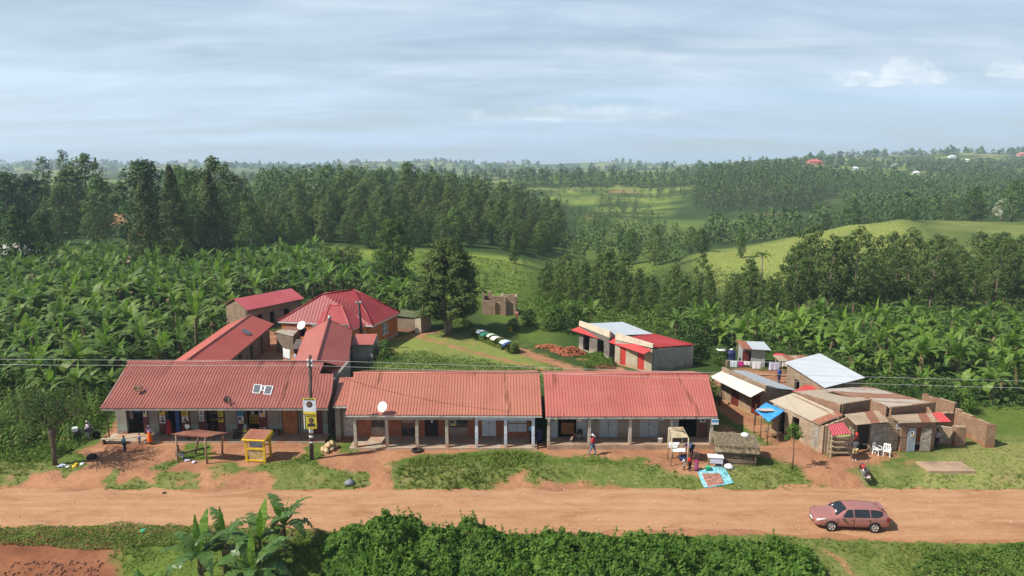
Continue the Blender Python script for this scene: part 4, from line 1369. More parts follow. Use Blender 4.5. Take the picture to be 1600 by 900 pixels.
# ---------------------------------------------------------------- ground plants
def mass(name, poly, n, hfun, leaf, mat, seed, label_kind='stuff', aspect=.55, parent=None, polar=False, up=.9, thick=.45):
    """leafy undergrowth over a patch: hfun(x, y) its height"""
    rs = np.random.default_rng(seed)
    pl_ = [(a * b, b) for a, b in poly] if polar else poly
    P = np.array(pl_); lo, hi = P.min(0), P.max(0)
    pts = np.zeros((0, 2))
    while len(pts) < n:
        q = rs.uniform(lo, hi, (n, 2))
        pts = np.concatenate([pts, q[inpoly(q[:, 0], q[:, 1], pl_)]])
    pts = pts[:n]
    h = np.maximum(hfun(pts[:, 0], pts[:, 1]), .02)
    z = land(pts[:, 0], pts[:, 1])
    e = .3
    gx_ = (hfun(pts[:, 0] + e, pts[:, 1]) - hfun(pts[:, 0] - e, pts[:, 1])) / (2 * e)
    gy_ = (hfun(pts[:, 0], pts[:, 1] + e) - hfun(pts[:, 0], pts[:, 1] - e)) / (2 * e)
    k = 1 - rs.uniform(0, 1, n) ** 1.6 * thick
    C = np.stack([pts[:, 0], pts[:, 1], z + h * k], 1)
    Nv = np.stack([-gx_, -gy_, np.full(n, up)], 1) + rs.normal(size=(n, 3)) * .5
    V, F = leaf_quads(C, Nv, rs.uniform(.65, 1.35, n) * leaf, aspect, bend=.08, seed=seed)
    return props(np_mesh(name, V, F, mat, parent), kind=label_kind)


def lumps(x, y, s, seed, lo, hi): return lo + (hi - lo) * np.clip((fbm(x / s, y / s, seed, 3) - .28) * 2.1, 0, 1)


# the tangle of bushes along the near edge of the road
fb = PP((512, 905), (500, 860), (545, 835), (640, 833), (760, 845), (900, 850), (1050, 853), (1180, 860), (1262, 868), (1288, 905), (1296, 1010), (512, 1010), z=-.9)
edge_d = lambda x, y: np.clip(dist_poly(x, y, fb) / 1.1, 0, 1)
bh = lambda x, y: (lumps(x, y, 1.9, 71, .3, 1.5) + .75 * np.exp(-((x + 7.0) / 1.5) ** 2 - ((y - 39.0) / 1.2) ** 2) + lumps(x, y, .6, 72, -.32, .3)) * (.35 + .65 * edge_d(x, y))
mass('roadside_bushes', fb, 60000, bh, .22, LF_BUSH, 1, thick=.45)
mass('roadside_creepers', fb, 22000, lambda x, y: bh(x, y) * (.85 + .5 * np.clip(fbm(x / 1.3, y / 1.3, 91) - .3, 0, 1)) + .06, .3, LF_WEED, 21, thick=.25)
_r = np.random.default_rng(5); _p = _r.uniform((-9.3, 34.6), (16.5, 40.2), (420, 2)); _p = _p[inpoly(_p[:, 0], _p[:, 1], fb)]
_b = np.stack([_p[:, 0], _p[:, 1], land(_p[:, 0], _p[:, 1]) + bh(_p[:, 0], _p[:, 1])], 1); _t = np.repeat(_b, 26, 0); _k = np.tile(np.linspace(-.1, 1, 26), len(_b))
_d = np.repeat(np.concatenate([_r.normal(0, .22, (len(_b), 2)), _r.uniform(.25, .75, (len(_b), 1))], 1), 26, 0)
_V, _F = leaf_quads(_t + _d * _k[:, None] + _r.normal(0, .05, _t.shape), _r.normal(size=_t.shape) + np.array([0, -.3, .9]), _r.uniform(.10, .26, len(_t)), .45, seed=4)
props(np_mesh('roadside_shoots', _V, _F, LF_BUSH), kind='stuff')
fr = PP((1420, 905), (1440, 878), (1500, 872), (1620, 855), (1660, 1000), (1400, 1000), z=-1.0)
mass('roadside_undergrowth', fr, 6500, lambda x, y: lumps(x, y, 1.3, 73, -.15, .75) * np.clip(dist_poly(x, y, fr) / .9, 0, 1) + .08, .17, LF_WEED, 2)
fl = PP((505, 905), (470, 870), (520, 850), (540, 905), (520, 1000), (470, 1000), z=-1.0)
# field on the left: weeds and cassava
lp = PP((-60, 595), (120, 575), (196, 566), (172, 640), (158, 672), (120, 700), (80, 720), (40, 724), (-60, 724))
mass('field_weeds', lp, 26000, lambda x, y: lumps(x, y, 2.2, 74, .15, 1.15) + np.where(y < 54, -.1, 0.1), .22, LF_WEED, 3, thick=.8)
sh = PP((130, 560), (200, 552), (262, 560), (200, 600), (170, 640), (140, 640))
mass('field_shrubs', sh, 9000, lambda x, y: lumps(x, y, 2.0, 75, .6, 2.3), .26, LF_BROAD, 4, thick=.7)
under = [(-.80, 62), (-.80, 170), (-.30, 172), (-.125, 120), (-.125, 100), (-.2, 94), (-.35, 88), (-.50, 62)]
mass('plantation_undergrowth', under, 24000, lambda x, y: lumps(x, y, 3, 76, .1, .9), .5, LF_DARK, 5, polar=True)
ur = [(.30, 84), (.30, 120), (.90, 120), (.90, 62), (.70, 61), (.62, 62), (.50, 70)]
mass('slope_undergrowth', ur, 20000, lambda x, y: lumps(x, y, 3, 77, .15, 1.5), .4, LF_BROAD, 6, polar=True)
hb_ = PP((560, 582), (600, 557), (700, 560), (800, 574), (880, 582), (880, 600), (560, 600))
hb_ = [(p[0], max(p[1], 59.6)) for p in hb_]
mass('weed_strip', hb_, 9000, lambda x, y: lumps(x, y, 1.6, 78, .1, .75) + .5 * np.exp(-((x + 11.5) / 3.5) ** 2), .2, LF_BROAD, 7)
mass('brick_heap_weeds', PP((905, 566), (930, 556), (955, 562), (958, 578), (915, 578)), 2600, lambda x, y: lumps(x, y, 1.4, 79, .3, .9), .18, LF_WEED, 8)
md = [(-.21, 110), (.03, 106), (.1, 104), (.1, 130), (.06, 190), (-.2, 200)]
mass('meadow_weeds', md, 20000, lambda x, y: lumps(x, y, 4, 80, -.25, .55), .4, LF_WEED, 9, polar=True)
bt = [(.03, 95), (.035, 128), (.08, 142), (.30, 112), (.30, 92), (.14, 88), (.10, 86), (.085, 94)]
mass('thicket_undergrowth', bt, 16000, lambda x, y: lumps(x, y, 3.2, 81, .2, 2.6), .38, LF_BROAD, 10, polar=True)
mass('wood_undergrowth', [(.06, 130), (.05, 170), (.16, 200), (.44, 172), (.9, 165), (.9, 116), (.42, 116), (.25, 110)], 22000, lambda x, y: lumps(x, y, 4, 82, .2, 2.8), .5, LF_YOUNG, 11, polar=True)
mass('bank_grass', PP((-60, 835), (200, 828), (300, 830), (520, 838), (500, 862), (230, 862), (190, 868), (130, 866), (60, 860), (-60, 860), z=-.9), 15000, lambda x, y: lumps(x, y, .9, 83, .04, .3), .13, LF_GRASS, 12)

mass('hill_grass', [(.27, 205), (.29, 165), (.40, 152), (.60, 160), (.62, 205), (.56, 268), (.44, 258), (.34, 236)], 9000, lambda x, y: lumps(x, y, 5, 86, -.12, .2), .34, LF_GRASS, 22, polar=True)
# separate shrubs one can point at
SHR = [make_tree('shrub', 2.4, lambda t: 1.35 * math.sin(math.pi * min(1, .12 + t * .85)) ** .6, 26, 60, .2, (LF_DARK, LF_BROAD, LF_WEED)[i], BARK, 360 + i, .06, .08, .02, (.45, .7), limbs=8) for i in range(3)]
for x, y, s, k, l in ((36, 62.5, 1.25, 0, 'dark green rounded shrub behind the long brick wall, left one'), (39.2, 61.2, 1.2, 0, 'dark green rounded shrub behind the long brick wall, right one'), (23.4, 76.2, 1.0, 1, 'shrub with a white cloth spread on its top in the yard behind the shops'),
                      (20.8, 79, 1.9, 0, 'tall dark shrub between the grey shop and the yard'), (33.2, 71.5, 1.1, 1, 'leafy green shrub beside the tin shed'), (18.3, 64, 1.05, 2, 'bright green shrub in the gap behind the right end of the red roofed shops'),
                      (5.8, 93, 1.5, 1, 'rounded shrub on the grass left of the grey roofed back shop'), (8.2, 91.5, 1.6, 0, 'dense dark shrub left of the grey roofed back shop'), (2.4, 96, 1.0, 0, 'small dark shrub on the grass beside the ruin path'), (.2, 92.5, .75, 0, 'small young shrub on the grass right of the hedge'),
                      (-14.6, 78.2, 1.0, 1, 'clipped green shrub beside the grey annex wall'), (44.5, 56.2, .9, 2, 'bright leafy shrub at the right edge behind the lawn'), (40.5, 60.5, 1.0, 2, 'bright green leafy shrub right of the brick wall')):
    plant(SHR[k], x, y, l, None, s, 'shrub')
retire(SHR)

# maize in the left field
def maize(seed):
    rs = np.random.default_rng(seed)
    root = thing('maize_plant', None, None)
    V, F = [], []
    H = 1.9
    for i in range(9):
        a = i * 3.14 + rs.uniform(-.5, .5); z = .3 + i * .17; L = rs.uniform(.6, .85)
        ax = np.array([math.cos(a), math.sin(a), 0]); sd = np.array([-math.sin(a), math.cos(a), 0])
        P = [np.array([0, 0, z]), ax * L * .35 + np.array([0, 0, z + .28]), ax * L * .75 + np.array([0, 0, z + .2]), ax * L + np.array([0, 0, z - .12])]
        W = [.03, .06, .05, .01]
        for k in range(3):
            n = len(V); V += [P[k] - sd * W[k], P[k + 1] - sd * W[k + 1], P[k + 1] + sd * W[k + 1], P[k] + sd * W[k]]; F.append((n, n + 1, n + 2, n + 3))
    np_mesh('leaves', V, F, LF_MAIZE, root)
    b = MB(); b.tube([(0, 0, -.1), (0, 0, H)], [.022, .012], 5); b.build('stem', LF_MAIZE, root, world=False)
    return root
MZ = [maize(i) for i in range(4)]
mp = scatter([tuple(p) for p in PP((-40, 612), (130, 606), (160, 655), (112, 694), (84, 712), (-40, 715))], 150, .62, None, 41, polar=False)
for x, y in mp:
    plant(MZ, x, y, 'maize plant in the overgrown field left of the yard', 'maize plants in the left field', rnd.uniform(.8, 1.25), 'maize plant')
retire(MZ)

# yellow flowering hedges by the left lawn
for px, py, D, n, l in ((420, 398, 160, 1400, 'low hedge of yellow flowers at the right end of the left lawn'), (345, 392, 172, 900, 'low hedge of yellow flowers behind the left lawn')):
    x0 = (px - 800) / 1100. * D
    o = mass('flowering_hedge', [(x0 - 3.6, D - .8), (x0 + 3.6, D - .4), (x0 + 3.6, D + .8), (x0 - 3.6, D + .6)], n, lambda x, y: lumps(x, y, .8, 85, .5, 1.2), .3, LF_YEL if px == 420 else LF_WEED, 14, None)
    props(o, l, 'hedge')

# grass: tufts wherever the near ground is green
def tufts():
    rs = np.random.default_rng(6)
    sel = np.nonzero((y_g > 32.5) & (y_g < 62) & (np.abs(x_g) < 52) & (dirt_g < .55))[0]
    sel = sel[rs.uniform(size=len(sel)) < np.where(dirt_g[sel] < .25, .62, .25)]
    px_, py_ = x_g[sel] + rs.uniform(-.12, .12, len(sel)), y_g[sel] + rs.uniform(-.12, .12, len(sel))
    okm = ~((px_ > -33.5) & (px_ < 17) & (py_ > 51.6) & (py_ < 60.2))
    for pl_ in (PP((1128, 640), (1160, 585), (1240, 560), (1480, 590), (1480, 655), (1455, 706), (1290, 712)), [(-.83 * 40, 50), (-34, 62), (-60, 62), (-60, 50)], fb, [(29.8, 48.2), (34, 48.2), (33, 50.2), (29.8, 50.2)]):
        okm &= ~inpoly(px_, py_, pl_)
    px_, py_, dd = px_[okm], py_[okm], dirt_g[sel][okm]
    nb_ = 7
    n = len(px_)
    X = np.repeat(px_, nb_) + rs.normal(0, .05, n * nb_); Y = np.repeat(py_, nb_) + rs.normal(0, .05, n * nb_)
    Z = land(X, Y)
    tall = .07 + .20 * np.clip((fbm(X / 2.3, Y / 2.3, 90) - .35) * 2.2, 0, 1)
    tall = np.where(soft(X, Y, PP((620, 738), (650, 716), (700, 711), (800, 711), (846, 714), (836, 738), (800, 748), (680, 754)), 1.0) > .4, tall + .22, tall)
    tall = np.where((X > 27) & (Y > 48), tall * .45, tall)
    h = tall * rs.uniform(.6, 1.3, n * nb_)
    a = rs.uniform(0, 6.28, n * nb_); lx, ly = rs.normal(0, .85, (2, n * nb_)) * h
    w = .02 + h * .07
    V = np.stack([np.stack([X - np.cos(a) * w, Y - np.sin(a) * w, Z - .02], 1), np.stack([X + np.cos(a) * w, Y + np.sin(a) * w, Z - .02], 1), np.stack([X + lx, Y + ly, Z + h], 1)], 1).reshape(-1, 3)
    props(np_mesh('grass', V, np.arange(len(V)).reshape(-1, 3), LF_GRASS), kind='stuff')
    return n
tufts()
# ---------------------------------------------------------------- building materials
RF_L = M_roof('roof_salmon', (.295, .096, .074), dirt=(.10, .042, .03), dirt_amt=.6, fade=(.40, .145, .105), rust=(.20, .06, .035), rust_amt=.07)
RF_M = M_roof('roof_orange_red', (.40, .145, .098), dirt=(.16, .065, .04), dirt_amt=.45, fade=(.47, .19, .125), rust=(.26, .085, .045), rust_amt=.06)
RF_R = M_roof('roof_pink_red', (.395, .112, .09), dirt=(.16, .06, .04), dirt_amt=.42, fade=(.48, .165, .125), rust=(.25, .075, .045), rust_amt=.06)
RF_W1 = M_roof('roof_wing', (.38, .068, .050), dirt_amt=.3, axis='y', fade=(.42, .10, .07))
RF_W2 = M_roof('roof_brown_red', (.33, .075, .055), dirt_amt=.35, axis='y', fade=(.37, .11, .085))
RF_H = M_roof('roof_crimson', (.27, .034, .038), dirt_amt=.35, axis='y', fade=(.35, .05, .055), rough=.55)
RF_B = M_roof('roof_rose', (.42, .075, .085), dirt_amt=.12, fade=(.46, .11, .12))
RF_RED = M_roof('roof_bright_red', (.50, .045, .045), dirt_amt=.2, fade=(.52, .09, .075))
RF_GREY = M_roof('roof_grey_iron', (.40, .44, .47), dirt=(.2, .19, .17), dirt_amt=.25, axis='y', fade=(.47, .50, .53), rough=.35)
RF_WHITE = M_roof('roof_new_iron', (.68, .71, .74), dirt=(.33, .32, .3), dirt_amt=.3, axis='y', fade=(.66, .69, .72), rough=.32)
RF_TAN = M_roof('roof_old_iron', (.38, .315, .235), dirt=(.17, .12, .08), dirt_amt=.4, axis='y', fade=(.44, .38, .30), rust=(.28, .095, .045), rust_amt=.04, rough=.75)
RF_MIX = M_roof('roof_patched_iron', (.42, .36, .28), dirt=(.16, .1, .07), dirt_amt=.4, axis='y', fade=(.48, .46, .43), rust=(.33, .12, .055), rust_amt=.22, rough=.7)
RF_RUST = M_roof('roof_rusty_iron', (.36, .28, .20), dirt=(.2, .1, .06), dirt_amt=.4, axis='x', fade=(.38, .27, .18), rust=(.27, .085, .042), rust_amt=.44, rough=.75)
RF_CREAM = M_roof('roof_pale_iron', (.60, .56, .48), dirt=(.3, .24, .17), dirt_amt=.35, axis='y', fade=(.68, .66, .60), rough=.6)
RF_STALL = M_roof('roof_rust_red', (.24, .075, .045), dirt=(.3, .2, .13), dirt_amt=.6, fade=(.32, .13, .08), rust=(.38, .27, .19), rust_amt=.12, rough=.85)
PL_L = M_plaster('plaster_grey_green', (.27, .245, .205), band=(.27, .32, .265), band_z=(.45, .98), foot_h=.22)
PL_R = M_plaster('plaster_taupe', (.30, .262, .215), foot_h=.55)
PL_COL = M_plaster('plaster_column', (.46, .41, .33), foot=(.36, .19, .10), foot_h=.55)
PL_BLUE = M_plaster('plaster_pale_blue', (.58, .62, .69), foot=(.40, .27, .18), foot_h=.5, st_amt=.25)
PL_ORANGE = M_plaster('plaster_orange', (.56, .17, .055), foot=(.40, .33, .28), foot_h=.3, var=.1)
PL_GREY = M_plaster('plaster_dark_grey', (.33, .32, .275), foot=(.16, .13, .11), foot_h=.4, st_amt=.5)
PL_BEIGE = M_plaster('plaster_beige', (.40, .345, .25), foot=(.40, .25, .14), foot_h=.4)
PL_CREAM = M_plaster('plaster_cream', (.62, .54, .41), foot=(.5, .4, .3), foot_h=.1, st_amt=.55, stain=(.24, .2, .15))
PL_MUD = M_plaster('mud_wall', (.22, .165, .12), var=.3, st_amt=.5)
BK_OR = M_brick('brick_orange', (.44, .115, .045), (.34, .085, .035), (.36, .20, .12), foot_h=.12)
BK_TAN = M_brick('brick_tan', (.29, .185, .115), (.18, .11, .07), (.38, .30, .21), .27, .125, .022, foot=(.38, .22, .12), foot_h=.55)
BK_PALE = M_brick('brick_patched', (.33, .20, .12), (.21, .12, .07), (.47, .39, .29), .27, .13, .026, foot=(.36, .15, .075), foot_h=.4)  # paler brick with wide pale mortar joints
BK_RED = M_brick('brick_raw', (.30, .15, .088), (.20, .095, .058), (.37, .27, .18), .27, .125, .022)
BK_RUIN = M_brick('brick_weathered', (.34, .20, .13), (.26, .14, .09), (.42, .33, .24), .3, .15, .03, foot_h=.3)
BK_GREY = M_brick('brick_dark', (.16, .14, .12), (.11, .095, .085), (.25, .22, .19), .3, .14, .02, foot=(.4, .34, .25), foot_h=.75)
CONC = M('concrete', (.40, .34, .265), col2=(.40, .22, .13), amt=.45, scale=1.2)
CONC_D = M('concrete_stained', (.30, .215, .15), col2=(.40, .27, .18), amt=.5, scale=1.0)
FASCIA = M('fascia_white', (.62, .60, .55), col2=(.30, .25, .2), amt=.35, scale=2.5)
FASCIA_D = M('fascia_grey', (.33, .30, .27), col2=(.18, .15, .13), amt=.4)
WOOD = M('wood_raw', (.30, .20, .115), var=.3, scale=3)
WOOD_D = M('wood_dark', (.095, .058, .038), var=.35, scale=3)
WOOD_P = M('wood_pale', (.46, .36, .24), var=.25, scale=3)
POLE_W = M('pole_wood', (.105, .075, .055), var=.3, scale=2)
DOOR_RED = M('door_dark_red', (.125, .022, .018), rough=.55, var=.25, spec=.4, col2=(.2, .09, .07), amt=.2)
DOOR_BR = M('door_bright_red', (.43, .045, .035), rough=.5, var=.2, spec=.4)
DOOR_OR = M('door_orange', (.40, .15, .05), rough=.7, var=.22, col2=(.30, .10, .04), amt=.35)
DOOR_GB = M('door_grey_blue', (.36, .40, .42), rough=.5, var=.14, spec=.4, col2=(.28, .27, .25), amt=.3)
DOOR_WH = M('door_white', (.60, .62, .64), rough=.5, var=.1, spec=.4, col2=(.45, .42, .38), amt=.25)
DOOR_OLD = M('door_old_grey', (.25, .215, .165), rough=.8, var=.3, col2=(.36, .33, .29), amt=.4)
DOOR_BRN = M('door_brown', (.14, .062, .038), rough=.6, var=.25)
DARK = M('shop_shade', (.030, .026, .024), rough=.9, bump=0)  # near-black lining: the shade inside the rooms put into the colour
GLASS = M('window_glass', (.035, .04, .045), rough=.12, bump=0, spec=.6, var=.1)
GLASS_B = M('window_glass_blue', (.13, .20, .26), rough=.15, bump=0, spec=.6, var=.2)
FRAME_D = M('frame_dark', (.06, .035, .025), rough=.6)
FRAME_R = M('frame_rust', (.28, .11, .07), rough=.7)
WHITE = M('paint_white', (.78, .78, .76), rough=.5, var=.06, bump=0)
PAPER = M('poster_paper', (.70, .70, .70), rough=.6, var=.1, bump=0)
PAPER_P = M('poster_pinkish', (.60, .54, .58), rough=.6, var=.15, bump=0)
YELLOW = M('paint_yellow', (.66, .42, .02), rough=.5, var=.12, col2=(.42, .19, .05), amt=.28, scale=3)
POST_Y = M('poster_yellow', (.62, .50, .06), rough=.6, var=.1, bump=0)
BLACK = M('paint_black', (.018, .018, .02), rough=.5, bump=0)
INK = M('ink_dark', (.045, .035, .04), rough=.7, bump=0)
SKIN_PRINT = M('printed_face', (.16, .085, .055), rough=.7, bump=0)
BLUE_S = M('sign_blue', (.05, .27, .48), rough=.5, var=.15, bump=0)
BLUE_D = M('paint_blue', (.035, .075, .22), rough=.6, var=.2)
METAL = M('metal_grey', (.42, .42, .42), rough=.45, metal=.6, var=.15)
DISH_W = M('dish_white', (.74, .74, .72), rough=.5, var=.06)
DISH_R = M('dish_rusty', (.20, .095, .06), rough=.8, var=.35)
PANEL = M('solar_cells', (.11, .12, .14), rough=.25, var=.15, bump=0, spec=.6)
TARP = M('tarp_blue', (.045, .27, .62), rough=.45, var=.2, col2=(.10, .38, .70), amt=.4)
TERRA = M('terracotta', (.34, .12, .06), var=.3)

def poster(par, c, w, h, rz=0.0, bg=PAPER, style=0, name='poster'):
    """a printed sheet on a door or wall, c = centre on the face, facing -Y turned by rz"""
    Mx = Matrix.Rotation(rz, 3, 'Z')
    P = lambda x, z, d=0.0: Vector(c) + Mx @ Vector((x, -d, z))
    b = MB()
    def q(x0, z0, x1, z1, d, m): b.slab([P(x0, z0, d), P(x1, z0, d), P(x1, z1, d), P(x0, z1, d)], .004, m, up=Mx @ Vector((0, -1, 0)))
    q(-w / 2, -h / 2, w / 2, h / 2, .012, 0)
    if style == 1:      # portrait
        b.lathe([(w * .2, 0), (w * .2, .003)], P(0, h * .12, .018), 12, 1, axis=Mx @ Matrix.Rotation(R(90), 3, 'X'))
        q(-w * .32, -h * .34, w * .32, -h * .1, .016, 2)
        q(-w * .42, h * .38, w * .42, h * .46, .016, 3)
    elif style == 2:    # lines of print
        for i in range(4): q(-w * .38, h * (.36 - i * .2), w * (.38 - .15 * (i % 2)), h * (.26 - i * .2), .016, 2)
    elif style == 3:    # black seated figure with a wheel
        b.lathe([(w * .24, 0), (w * .24, .003)], P(w * .02, -h * .16, .018), 14, 2, axis=Mx @ Matrix.Rotation(R(90), 3, 'X'))
        b.lathe([(w * .15, 0), (w * .15, .003)], P(w * .04, -h * .13, .022), 14, 0, axis=Mx @ Matrix.Rotation(R(90), 3, 'X'))
        q(-w * .16, -h * .1, -w * .02, h * .26, .024, 2); q(-w * .1, -h * .06, w * .24, h * .06, .025, 2)
        q(w * .16, -h * .3, w * .26, h * .04, .026, 2)
        b.lathe([(w * .09, 0), (w * .09, .003)], P(-w * .1, h * .36, .027), 10, 2, axis=Mx @ Matrix.Rotation(R(90), 3, 'X'))
    elif style == 4:    # two blocks
        q(-w * .4, 0, w * .1, h * .38, .016, 2); q(-w * .1, -h * .4, w * .4, -h * .06, .016, 3)
    return b.build(name, [bg, SKIN_PRINT, INK, YELLOW], par)


def panel_door(par, x0, x1, z0, z1, y, matl, split=True, name='door', th=.05, rails=True, knob=None):
    b = MB()
    xs_ = [(x0, (x0 + x1) / 2 - .01), ((x0 + x1) / 2 + .01, x1)] if split else [(x0, x1)]
    for a, c in xs_:
        b.box(((a + c) / 2, y, (z0 + z1) / 2), (c - a, th, z1 - z0))
        if rails:
            for z in (z0 + .06, (z0 + z1) / 2, z1 - .06): b.box(((a + c) / 2, y - th / 2 - .008, z), (c - a - .02, .016, .07))
            for xx in (a + .04, c - .04): b.box((xx, y - th / 2 - .006, (z0 + z1) / 2), (.06, .012, z1 - z0 - .02))
    o = b.build(name, matl, par)
    if knob:
        k = MB(); k.lathe([(.05, 0), (.05, .03), (.02, .05)], ((x0 + x1) / 2, y - th / 2 - .015, (z0 + z1) * .52), 8, axis=Matrix.Rotation(R(90), 3, 'X'))
        k.build('handle', knob, o)
    return o


def text_mesh(par, s, size, loc, rz, matl, name='lettering', align='CENTER'):
    cu = bpy.data.curves.new('lettering', 'FONT')
    cu.body = s; cu.size = size; cu.align_x = align; cu.extrude = .002; cu.resolution_u = 2
    t = bpy.data.objects.new('tmp', cu); COL.objects.link(t)
    bpy.context.view_layer.update()
    me = bpy.data.meshes.new_from_object(t.evaluated_get(bpy.context.evaluated_depsgraph_get()))
    bpy.data.objects.remove(t)
    me.materials.clear(); me.materials.append(matl)
    o = link_mesh(name, me, par)
    o.location = Vector(loc) - chain_off(par)
    o.rotation_euler = (R(90), 0, rz)
    return o


def block_house(root, corners, heights, zb, wallmat, th=.22, ops=None, name='wall'):
    """four walls over the corners (front left, front right, back right, back left)"""
    b = MB()
    for i in range(4):
        j = (i + 1) % 4
        p, q = Vector(corners[i]), Vector(corners[j])
        d = (q - p).normalized()
        n = Vector((-d.y, d.x)) * th / 2
        a = p + n + (d * th if i % 2 else Vector((0, 0)))
        c = q + n - (d * th if i % 2 else Vector((0, 0)))
        b.wall(a, c, zb, heights[i], heights[j], th, (ops or {}).get(i, ()))
    return b.build(name, wallmat, root)


V2 = lambda p: Vector((p[0], p[1]))
VL = lambda p, z: Vector((p[0], p[1], z))

# ================================================================ the long red-roofed shops, left
AX = lambda px: (px - 800) * .0527
YW = 55.3
A = thing('shop_row', 'left shop row with salmon red roof, solar panels and dark red doors', 'shop building', (-23.4, 57, 0))
b = MB()
shop_ops = [(AX(198), AX(232)), (AX(262), AX(284)), (AX(322), AX(341)), (AX(384), AX(406))]
x0, x1 = AX(182), AX(512)
b.wall((x0, YW), (x1, YW), 0, 3.9, th=.22, ops=[(a - x0, c - x0, .14, 2.5) for a, c in shop_ops])
b.seg((x0 + .11, YW + .112), (x0 + .11, 63.4), 0, 4.0, 4.0, .22)
b.seg((x1 - .11, YW + .112), (x1 - .11, 63.4), 0, 4.0, 4.0, .22)
b.seg((x0, 63.5), (x1, 63.5), 0, 3.3, 3.3, .2)
b.build('wall', PL_L, A)
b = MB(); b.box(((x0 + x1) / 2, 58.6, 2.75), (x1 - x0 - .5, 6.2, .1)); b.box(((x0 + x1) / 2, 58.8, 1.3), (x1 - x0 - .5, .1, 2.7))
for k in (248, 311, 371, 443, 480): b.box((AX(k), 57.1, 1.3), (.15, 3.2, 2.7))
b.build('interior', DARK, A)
b = MB(); b.box(((x0 + x1) / 2 - .1, 54.45, .06), (x1 - x0 + .5, 1.75, .17)); b.build('veranda_floor', CONC, A)
b = MB()
e0, e1 = Vector((-32.25, 52.6, 3.27)), Vector((-14.4, 52.6, 3.30))
k0, k1 = Vector((-32.55, 54.6, 3.82)), Vector((-14.55, 54.6, 3.85))
r0, r1 = Vector((-33.0, 58.6, 5.33)), Vector((-14.95, 57.0, 4.74))
r2, r3 = Vector((-15.05, 57.0, 4.74)), Vector((-16.15, 58.6, 5.33))
b.roof([(e0, e1), (k0, k1), (Vector((-32.82, 57.0, 4.72)), r1)], .25, .042, sub=2, wob=.006)
b.roof([(Vector((-32.82, 57.0, 4.72)), Vector((-16.15, 57.0, 4.72))), (r0, r3)], .25, .042, wob=.004)
b.roof([(Vector((-16.15, 64.3, 3.25)), Vector((-33.2, 64.3, 3.25))), (r3 + Vector((0, .02, 0)), r0 + Vector((0, .02, 0)))], .25, .03)
b.build('roof', RF_L, A)
b = MB(); b.tube([r0 + Vector((-.1, 0, .02)), r3 + Vector((0, 0, .02))], .09, 6); b.build('ridge_cap', RF_L, A)
b = MB(); b.beam(e0 + Vector((0, .05, -.12)), e1 + Vector((0, .05, -.12)), .05, .17); b.beam(e0 + Vector((.05, .1, -.1)), r0 + Vector((.05, 0, -.12)), .05, .15); b.build('fascia', FASCIA_D, A)
b = MB()
for px in (185, 345, 397, 478): b.tube([(AX(px), 53.75, .1), (AX(px) + .02, 53.75, 3.4)], .045, 6)
b.build('veranda_post', FRAME_D, A)
# the leaves of the shop doors, folded back against the wall
leaf_specs = [(225, 233, ((PAPER, 4, 1.98, .62),)), (249, 262, ((POST_Y, 4, 2.05, .44), (PAPER_P, 1, 1.45, .7))), (284, 298, ((POST_Y, 2, 2.02, .55), (PAPER, 1, 1.45, .5))),
              (311, 322, ((PAPER, 1, 2.02, .55), (PAPER_P, 2, 1.5, .45))), (341, 352, ((POST_Y, 2, 1.95, .55), (POST_Y, 4, 1.35, .3))), (371, 384, ((BLUE_S, 2, 1.98, .6), (PAPER_P, 4, 1.38, .6))), (405, 418, ((PAPER_P, 4, 1.98, .65), (PAPER_P, 4, .55, .4)))]
for p0, p1, ps in leaf_specs:
    d = panel_door(A, AX(p0), AX(p1), .16, 2.45, YW - .16, DOOR_RED, False)
    for mt, st, z, h in ps: poster(d, ((AX(p0) + AX(p1)) / 2, YW - .21, z), min(.56, (AX(p1) - AX(p0)) * .72), h, 0, mt, st)
d = panel_door(A, AX(443), AX(465), .16, 2.4, YW - .15, DOOR_OR, False, rails=False)
for i, (s, dx) in enumerate((('STR', 0), ('ARCC', -.06), ('WORT', .1), ('LKE', .14))): text_mesh(d, s, .27, (AX(454) + dx, YW - .182, 2.02 - i * .25), 0, INK)
panel_door(A, AX(490), AX(504), .16, 2.4, YW - .15, DOOR_RED, False)
b = MB(); b.box((AX(278), YW - .14, 1.3), (.32, .06, 2.3)); b.build('door', BLUE_D, A)
b = MB(); b.box((AX(442), YW - .06, 1.3), (.07, .16, 2.35)); b.box((AX(466), YW - .06, 1.3), (.07, .16, 2.35)); b.build('door_frame', FRAME_D, A)
# what the dark shops show at their doors
def goods(px, z, w, h, mt, lab, cat='shop goods', y=YW + .55, style=0):
    x = AX(px)
    r = thing('hanging_goods' if style else 'goods_shelf', lab, cat, (x, y, z - h / 2))
    b = MB()
    if style:
        for k in range(3): b.lathe([(.02, h / 2), (w * .16, h * .3), (w * .22, -h * .2), (w * .14, -h / 2)], (x - w / 3 + k * w / 3, y, z), 8)
        b.build('goods', mt, r)
        b = MB(); b.tube([(x - w / 2, y, z + h / 2), (x + w / 2, y, z + h / 2)], .015, 5); b.build('rod', FRAME_D, r)
    else:
        for k in range(3): b.box((x, y, z - h / 2 + k * h / 2.2), (w, .3, .03))
        for s in (-1, 1): b.box((x + s * w / 2, y, z), (.04, .3, h))
        b.build('shelf', WOOD_D, r)
        b = MB()
        for k in range(3):
            for j in range(5): b.box((x - w * .4 + j * w * .2, y - .04, z - h / 2 + k * h / 2.2 + .12), (w * .13, .16, .18 + .05 * ((j + k) % 2)))
        b.build('goods', mt, r)
goods(210, 1.95, .6, .5, BLUE_D, 'blue cloth goods hanging inside the leftmost shop doorway', style=1)
goods(199, 1.6, .3, .8, M('goods_pale', (.42, .34, .38), var=.3), 'pale goods hanging at the left edge of the leftmost shop doorway', style=1)
